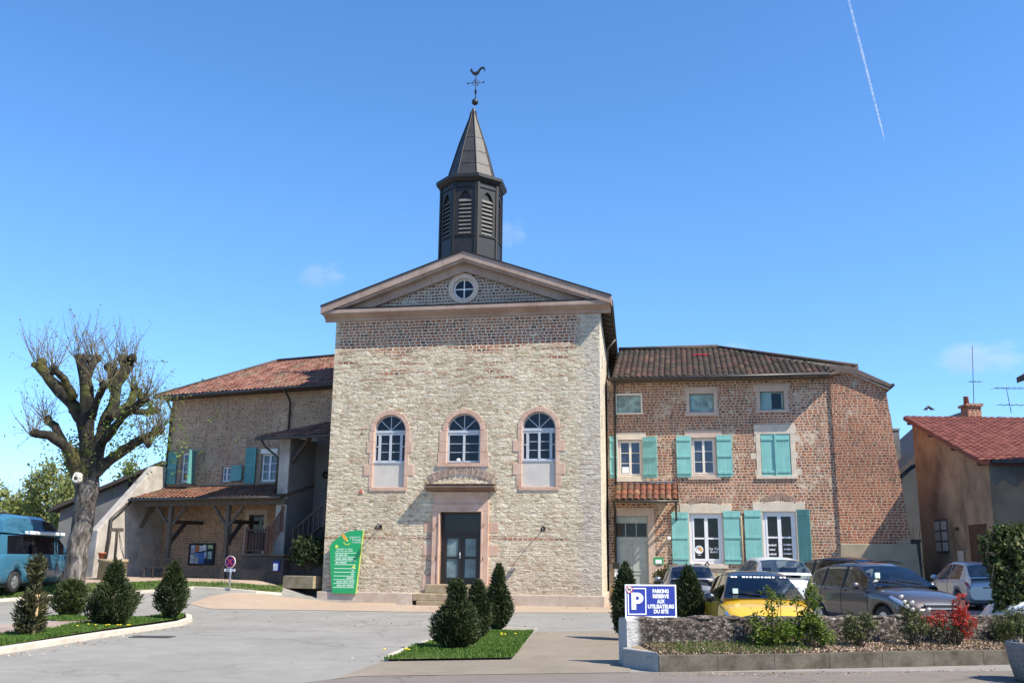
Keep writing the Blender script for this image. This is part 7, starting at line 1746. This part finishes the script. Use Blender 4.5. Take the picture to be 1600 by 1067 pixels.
# ------------------------------------------------------------------ trees beyond the lawn
def tree(label, px, base_y, top_py, wpx, mat, n, leaf, group, bare=False, seed=0):
    g = at_y(px, 880, base_y); z0 = 0; H = at_y(px, top_py, base_y).z; Wd = wpx * base_y / F_PX; r_ = random.Random(seed)
    t = thing('leafy_tree' if not bare else 'bare_tree', label, 'tree', (g.x, base_y, z0), 0, group); m = MB(); tips = []
    m.tube([(0, 0, -.1), (.1, 0, H * .3), (.0, .1, H * .62), (.05, 0, H * .93)], [H * .025, H * .019, H * .011, .02], 8)
    nb_ = 46 if bare else 26
    for q in range(nb_):
        z = H * r_.uniform(.18, .8); a = r_.uniform(0, 6.28); R_ = Wd / 2 * r_.uniform(.4, 1.0) * math.sin(math.pi * min(.97, max(.2, z / H * .9 + .08))) ** .7
        e = Vector((R_ * math.cos(a), R_ * math.sin(a), z + H * r_.uniform(.08, .25))); b = Vector((0, 0, z)); md = b.lerp(e, .5) + Vector((0, 0, H * .03)); m.tube([b, md, e], [H * .007, H * .004, .012], 5); tips += [md, e, b.lerp(e, .75)]
        if bare:
            for w_ in range(9): f = b.lerp(e, r_.uniform(.3, 1)); m.tube([f, f + Vector((r_.gauss(0, .5), r_.gauss(0, .5), r_.uniform(.3, 1.4)))], [.018, .006], 3, cap=False)
    m.build('trunk', M['greytwig'] if bare else M['brownbark'], t)
    if not bare:
        T = np.array([tuple(p) for p in tips]); c = T[nrng.integers(0, len(T), n // 14)]; c = c + nrng.normal(size=c.shape) * np.array([Wd * .085, Wd * .085, H * .06]); C = np.repeat(c, 14, axis=0) + nrng.normal(size=(len(c) * 14, 3)) * leaf * 2.0; C[:, 2] = np.maximum(C[:, 2], .3)
        k = len(C); nr = unit(rvec(k) + np.array([0, 0, .5])); A = unit(np.cross(nr, rvec(k))); B = np.cross(nr, A); s_ = leaf * (.5 + .8 * nrng.random(k)); quads('crown', C, A * (s_ * .7)[:, None], B * s_[:, None], M[mat], t)
    return t
GT = 'trees beyond the lawn'
tree('pale green spring tree with airy crown, tallest beyond the camper van', 62, 62, 722, 70, 'spring', 4200, .10, GT, seed=1)
tree('small pale green tree filling the gap between van and trunk', 105, 58, 752, 70, 'spring', 3800, .10, GT, seed=2)
tree('rounded low green tree behind the camper van roof', 20, 66, 770, 70, 'spring', 3800, .10, GT, seed=3)
tree('grey leafless tree at the left edge beyond the van', 6, 75, 762, 60, None, 0, 0, GT, bare=True, seed=4)
tree('dark evergreen tree showing behind the pollarded trunk', 106, 70, 688, 46, 'darkleaf', 5200, .12, GT, seed=5)
tree('grey leafless tree between the green ones and the evergreen', 84, 80, 735, 56, None, 0, 0, GT, bare=True, seed=6)
tree('olive green bushy tree low behind the trunk', 135, 64, 800, 60, 'olive', 3600, .12, GT, seed=7)
tree('yellow green tree top showing over the grey outbuilding roof', 196, 72, 706, 60, 'spring', 3600, .12, GT, seed=8)
tree('broad green tree left of the frame edge beyond the lawn', -60, 64, 740, 110, 'spring', 4200, .14, GT, seed=9)
def hedge(name, label, x0, x1, y, h, mat, n):
    t = thing(name, label, 'hedge', (0, y, 0)); X = nrng.uniform(x0, x1, n); hh = h * (.8 + .3 * np.sin(X * .7) * np.sin(X * .31)); C = np.stack([X, nrng.normal(0, .7, n), hh * nrng.random(n) ** .6], 1); nr = unit(rvec(n) + np.array([0, -.3, .5])); A = unit(np.cross(nr, rvec(n))); B = np.cross(nr, A); s_ = .13 * (.5 + nrng.random(n)); quads('foliage', C, A * (s_ * .7)[:, None], B * s_[:, None], M[mat], t)
    m = MB()
    for k in range(40): x = x0 + (x1 - x0) * k / 40; m.tube([(x, 0, -.1), (x + .2, .1, h * .7)], [.04, .01], 4)
    m.build('stems', M['brownbark'], t)
hedge('mixed_hedge', 'rough mixed green hedge closing the view behind the camper van', -60, -27, 58, 2.6, 'olive', 7000)

# ------------------------------------------------------------------ signs
# blue parking board on the low wall
p0, p1 = at_y(977, 964.5, wa.y + .12), at_y(1057.5, 963.5, wa.y + .30); pT = at_y(977, 912.5, wa.y + .12)
sw_, shh = (p1 - p0).length, pT.z - p0.z; ang = math.atan2(p1.y - p0.y, p1.x - p0.x)
ps = thing('parking_sign', 'blue and white parking sign standing on the left end of the low stone wall', 'sign', (p0.x, p0.y, p0.z), ang)
MB().box(0, sw_, 0, .02, 0, shh).build('panel', M['sblue'], ps)
def bord(x0, x1, z0, z1, t): m = MB(); m.box(x0, x1, -.004, -.001, z0, z0 + t); m.box(x0, x1, -.004, -.001, z1 - t, z1); m.box(x0, x0 + t, -.004, -.001, z0 + t, z1 - t); m.box(x1 - t, x1, -.004, -.001, z0 + t, z1 - t); return m
X = lambda px: (px - 90) / (1515 - 90) * sw_
Z = lambda py: (985 - py) / (985 - 75) * shh
bord(0, sw_, 0, shh, .024).build('border', M['swhite'], ps)
bord(X(165), X(675), Z(905), Z(170), .018).build('inner_border', M['swhite'], ps)
m = MB(); zb_, ztop_ = Z(765), Z(300); xl2, xs2 = X(265), X(390); ro, ri = (Z(300) - Z(605)) / 2, (Z(395) - Z(500)) / 2; cz_ = (Z(300) + Z(605)) / 2; cx_ = X(435); xe = X(595)
pts_o = [(cx_ + (xe - cx_) * math.sin(math.pi * k / 12), cz_ + ro * math.cos(math.pi * k / 12)) for k in range(13)]; pts_i = [(cx_ - .01 + (xe - cx_) * .36 * math.sin(math.pi * k / 12), cz_ + ri * math.cos(math.pi * k / 12)) for k in range(13)]
m.box(xl2, xs2, -.006, -.001, zb_, ztop_); m.prism([(xs2, ztop_), *[pts_o[0]], *[pts_i[0]], (xs2, cz_ + ri)], -.006, -.001); m.prism([(xs2, cz_ - ri), pts_i[-1], pts_o[-1], (xs2, cz_ - ro)], -.006, -.001)
for k in range(12): m.prism([pts_o[k], pts_o[k + 1], pts_i[k + 1], pts_i[k]], -.006, -.001)
m.build('letter_p', M['swhite'], ps)
for s_, y, w_ in (('PARKING', 262, 450), ('RESERVE', 402, 450), ('AUX', 545, 215), ('UTILISATEURS', 685, 730), ('DU SITE', 820, 405)):
    hgt = (Z(0) - Z(100)) / .70
    o = text('lettering', s_, hgt, M['swhite'], ps, (X(1078), -.004, Z(y)), bold=.0035); wd = max(v.co.x for v in o.data.vertices) - min(v.co.x for v in o.data.vertices); o.scale = (w_ / (1515 - 90) * sw_ / wd, 1, 1)
m = MB(); cxd, czd = X(208), Z(207); rd = X(308) - X(208); m.lathe_y([(rd, -.008), (rd, -.001)], 24, (cxd, 0, czd)); m.build('badge', M['swhite'], ps)
m = MB(); 
for k in range(28):
    a, b = 2 * math.pi * k / 28, 2 * math.pi * (k + 1) / 28; m.prism([(cxd + rd * .98 * math.cos(a), czd + rd * .98 * math.sin(a)), (cxd + rd * .98 * math.cos(b), czd + rd * .98 * math.sin(b)), (cxd + rd * .80 * math.cos(b), czd + rd * .80 * math.sin(b)), (cxd + rd * .80 * math.cos(a), czd + rd * .80 * math.sin(a))], -.012, -.009)
m.bar((cxd - rd * .6, -.0105, czd + rd * .55), (cxd + rd * .6, -.0105, czd - rd * .55), .10 * rd, .003, (0, 1, 0)) if False else m.prism([(cxd - rd * .62, czd + rd * .5), (cxd - rd * .5, czd + rd * .62), (cxd + rd * .62, czd - rd * .5), (cxd + rd * .5, czd - rd * .62)], -.0125, -.0095)
m.build('badge_ring', M['sred'], ps)
m = MB(); dog = [(-.55, .15), (-.30, .25), (.25, .05), (.35, .30), (.60, .25), (.55, .05), (.30, -.15), (.30, -.5), (.15, -.5), (.12, -.2), (-.2, -.05), (-.25, -.45), (-.42, -.45), (-.42, .0)]
m.prism([(cxd + rd * x, czd + rd * z) for x, z in dog][::-1], -.0135, -.0126); m.build('dog_symbol', M['sblack'], ps)
m = MB(); m.box(sw_ * .2, sw_ * .2 + .04, .021, .06, -.12, shh * .8); m.box(sw_ * .8, sw_ * .8 + .04, .021, .06, -.12, shh * .8); m.build('bracket', M['steel'], ps)
# no parking sign before the porch
g = GP(357, 923); ns_ = thing('no_parking_sign', 'round red and blue no parking sign with white plate on a grey post', 'sign', g, R(-18)); ht = at_y(359.5, 878.5, g.y).z - g.z; rr = .33 * 1.0; rr = abs(at_y(369, 878, g.y).x - at_y(350.5, 878, g.y).x) / 2
m = MB(); m.tube([(0, .04, -.1), (0, .04, ht + rr * .7)], .035, 8); m.build('post', M['steel'], ns_)
dz_ = ht + rr * .12; m = MB(); m.lathe_y([(rr, -.012), (rr, .012)], 32, (0, -.02, dz_)); m.build('rim', M['swhite'], ns_)
m = MB(); m.lathe_y([(rr * .93, -.004), (.005, -.004)], 32, (0, -.034, dz_)); m.build('red_ring', M['sred'], ns_); m = MB(); m.lathe_y([(rr * .72, -.004), (.005, -.004)], 32, (0, -.039, dz_)); m.build('blue_disc', M['sblue'], ns_)
m = MB()
for s_ in (1, -1): m.prism([(-s_ * rr * .58, dz_ + rr * .44), (-s_ * rr * .44, dz_ + rr * .58), (s_ * rr * .58, dz_ - rr * .44), (s_ * rr * .44, dz_ - rr * .58)][::s_], -.048 - .001 * s_, -.0435)
m.build('red_cross', M['sred'], ns_)
pw, ph = rr * 1.02, rr * .22; pz_ = dz_ - rr - ph - .03
MB().box(-pw, pw, -.03, -.01, pz_ - ph, pz_ + ph).build('plate', M['swhite'], ns_); MB().box(pw * .42, pw * .95, -.034, -.031, pz_ - ph * .85, pz_ + ph * .85).build('blue_field', M['sblue'], ns_)
text('plate_lettering', 'SAUF', ph * 1.7, M['sblack'], ns_, (-pw * .30, -.032, pz_), sx=.95, bold=.004)
m = MB(); cx = pw * .68; m.lathe_y([(ph * .18, -.003), (.003, -.003)], 10, (cx - .01, -.035, pz_ + ph * .58)); m.prism([(cx - .02, pz_ + ph * .4), (cx + .01, pz_ + ph * .4), (cx + .01, pz_ - .0), (cx + .06, pz_), (cx + .09, pz_ - ph * .5), (cx + .06, pz_ - ph * .55), (cx + .04, pz_ - .02), (cx - .02, pz_ - .02)], -.039, -.035)
for k in range(7): a = R(150 + k * 30); m.box(cx - .005 + ph * .42 * math.cos(a) - .008, cx - .005 + ph * .42 * math.cos(a) + .008, -.039, -.035, pz_ - ph * .32 + ph * .42 * math.sin(a) - .008, pz_ - ph * .32 + ph * .42 * math.sin(a) + .008)
m.build('wheelchair_symbol', M['swhite'], ns_)

# ------------------------------------------------------------------ high in the sky: one contrail and a few faint clouds
def cloudmat(name, dens, sc):
    t = NT(name); t.t.nodes.remove(t.b); co = t.n('TexCoord').outputs['Generated']
    g_ = t.n('VectorMath', {'operation': 'DISTANCE'}, i0=co, i1=(.5, .5, .5)).outputs['Value']; n = t.noise(co, sc, 5, .6)
    d = t.math('MULTIPLY', t.sstep(t.math('SUBTRACT', n, t.math('MULTIPLY', g_, .9)), .08, .38), dens)
    v = t.n('VolumePrincipled'); t.set(v.inputs['Color'], (1, 1, 1)); t.set(v.inputs['Density'], d); v.inputs['Anisotropy'].default_value = .2
    t.t.links.new(v.outputs[0], t.out.inputs['Volume']); return t.m
dA, dB = ray(1323, -12), ray(1383, 222); A_, B_ = CAM + dA * 5600, CAM + dB * 8600
tt = NT('contrail ice'); tt.t.nodes.remove(tt.b); v = tt.n('VolumePrincipled'); tt.set(v.inputs['Density'], tt.math('MULTIPLY', tt.sstep(tt.noise(tt.n('TexCoord').outputs['Object'], .02, 4, .6), .3, .7), .024)); tt.set(v.inputs['Color'], (1, 1, 1)); tt.t.links.new(v.outputs[0], tt.out.inputs['Volume'])
m = MB(); m.tube([A_ + (A_ - B_) * .5, A_, A_.lerp(B_, .5), A_.lerp(B_, .85), B_], [6.5, 6.5, 8, 7, 2], 10); tag(m.build('contrail', tt.m), 'straight white aircraft contrail high in the blue sky on the right', 'contrail', kind='stuff')
cm = cloudmat('thin cloud', .006, 2.6)
def cloud(px, py, wpx, hpx, D, lab):
    c = CAM + ray(px, py) * D; s_ = D / F_PX; m = MB(); m.ball((0, 0, 0), (wpx * s_ / 2, wpx * s_ * .3, hpx * s_ / 2), 16, 10); o = m.build('cloud', cm, loc=c); tag(o, lab, 'cloud', 'faint clouds', 'stuff')
cloud(505, 430, 90, 50, 3000, 'faint small white cloud left of the chapel gable')
cloud(800, 365, 60, 60, 3000, 'faint small cloud just right of the belfry')
cloud(1535, 558, 150, 60, 3000, 'faint low cloud above the red tile roof')
cloud(1150, 545, 60, 30, 3200, 'wisp of cloud over the brick house roof')

# ------------------------------------------------------------------ fallen leaves and grit along the kerbs
def litter(px_line, n, sp, size=.02):
    P = [GP(*p) for p in px_line]; C = []
    for k in range(n):
        i = rng.randrange(len(P) - 1); p = P[i].lerp(P[i + 1], rng.random()); x, y = p.x + rng.gauss(0, sp), p.y + rng.gauss(0, sp * .7); C.append((x, y, zg(x, y) + .018))
    C = np.array(C); k = len(C); nn = unit(rvec(k) * .5 + np.array([0, 0, 1.0])); A = unit(np.cross(nn, rvec(k))); B = np.cross(nn, A); s_ = size * (.5 + nrng.random(k))
    return tag(quads('leaf_litter', C, A * (s_ * .6)[:, None], B * s_[:, None], bpy.data.materials['bark chips']), kind='stuff')
litter([(0, 1028), (165, 1000), (300, 975)], 160, .25); litter([(597, 1036), (690, 1004), (770, 988), (834, 990)], 120, .25); litter([(1030, 1056), (1300, 1053), (1560, 1046)], 220, .14, .016); litter([(505, 946), (700, 950), (940, 950)], 120, .5); litter([(380, 960), (600, 975), (850, 968)], 120, 1.6, .025)
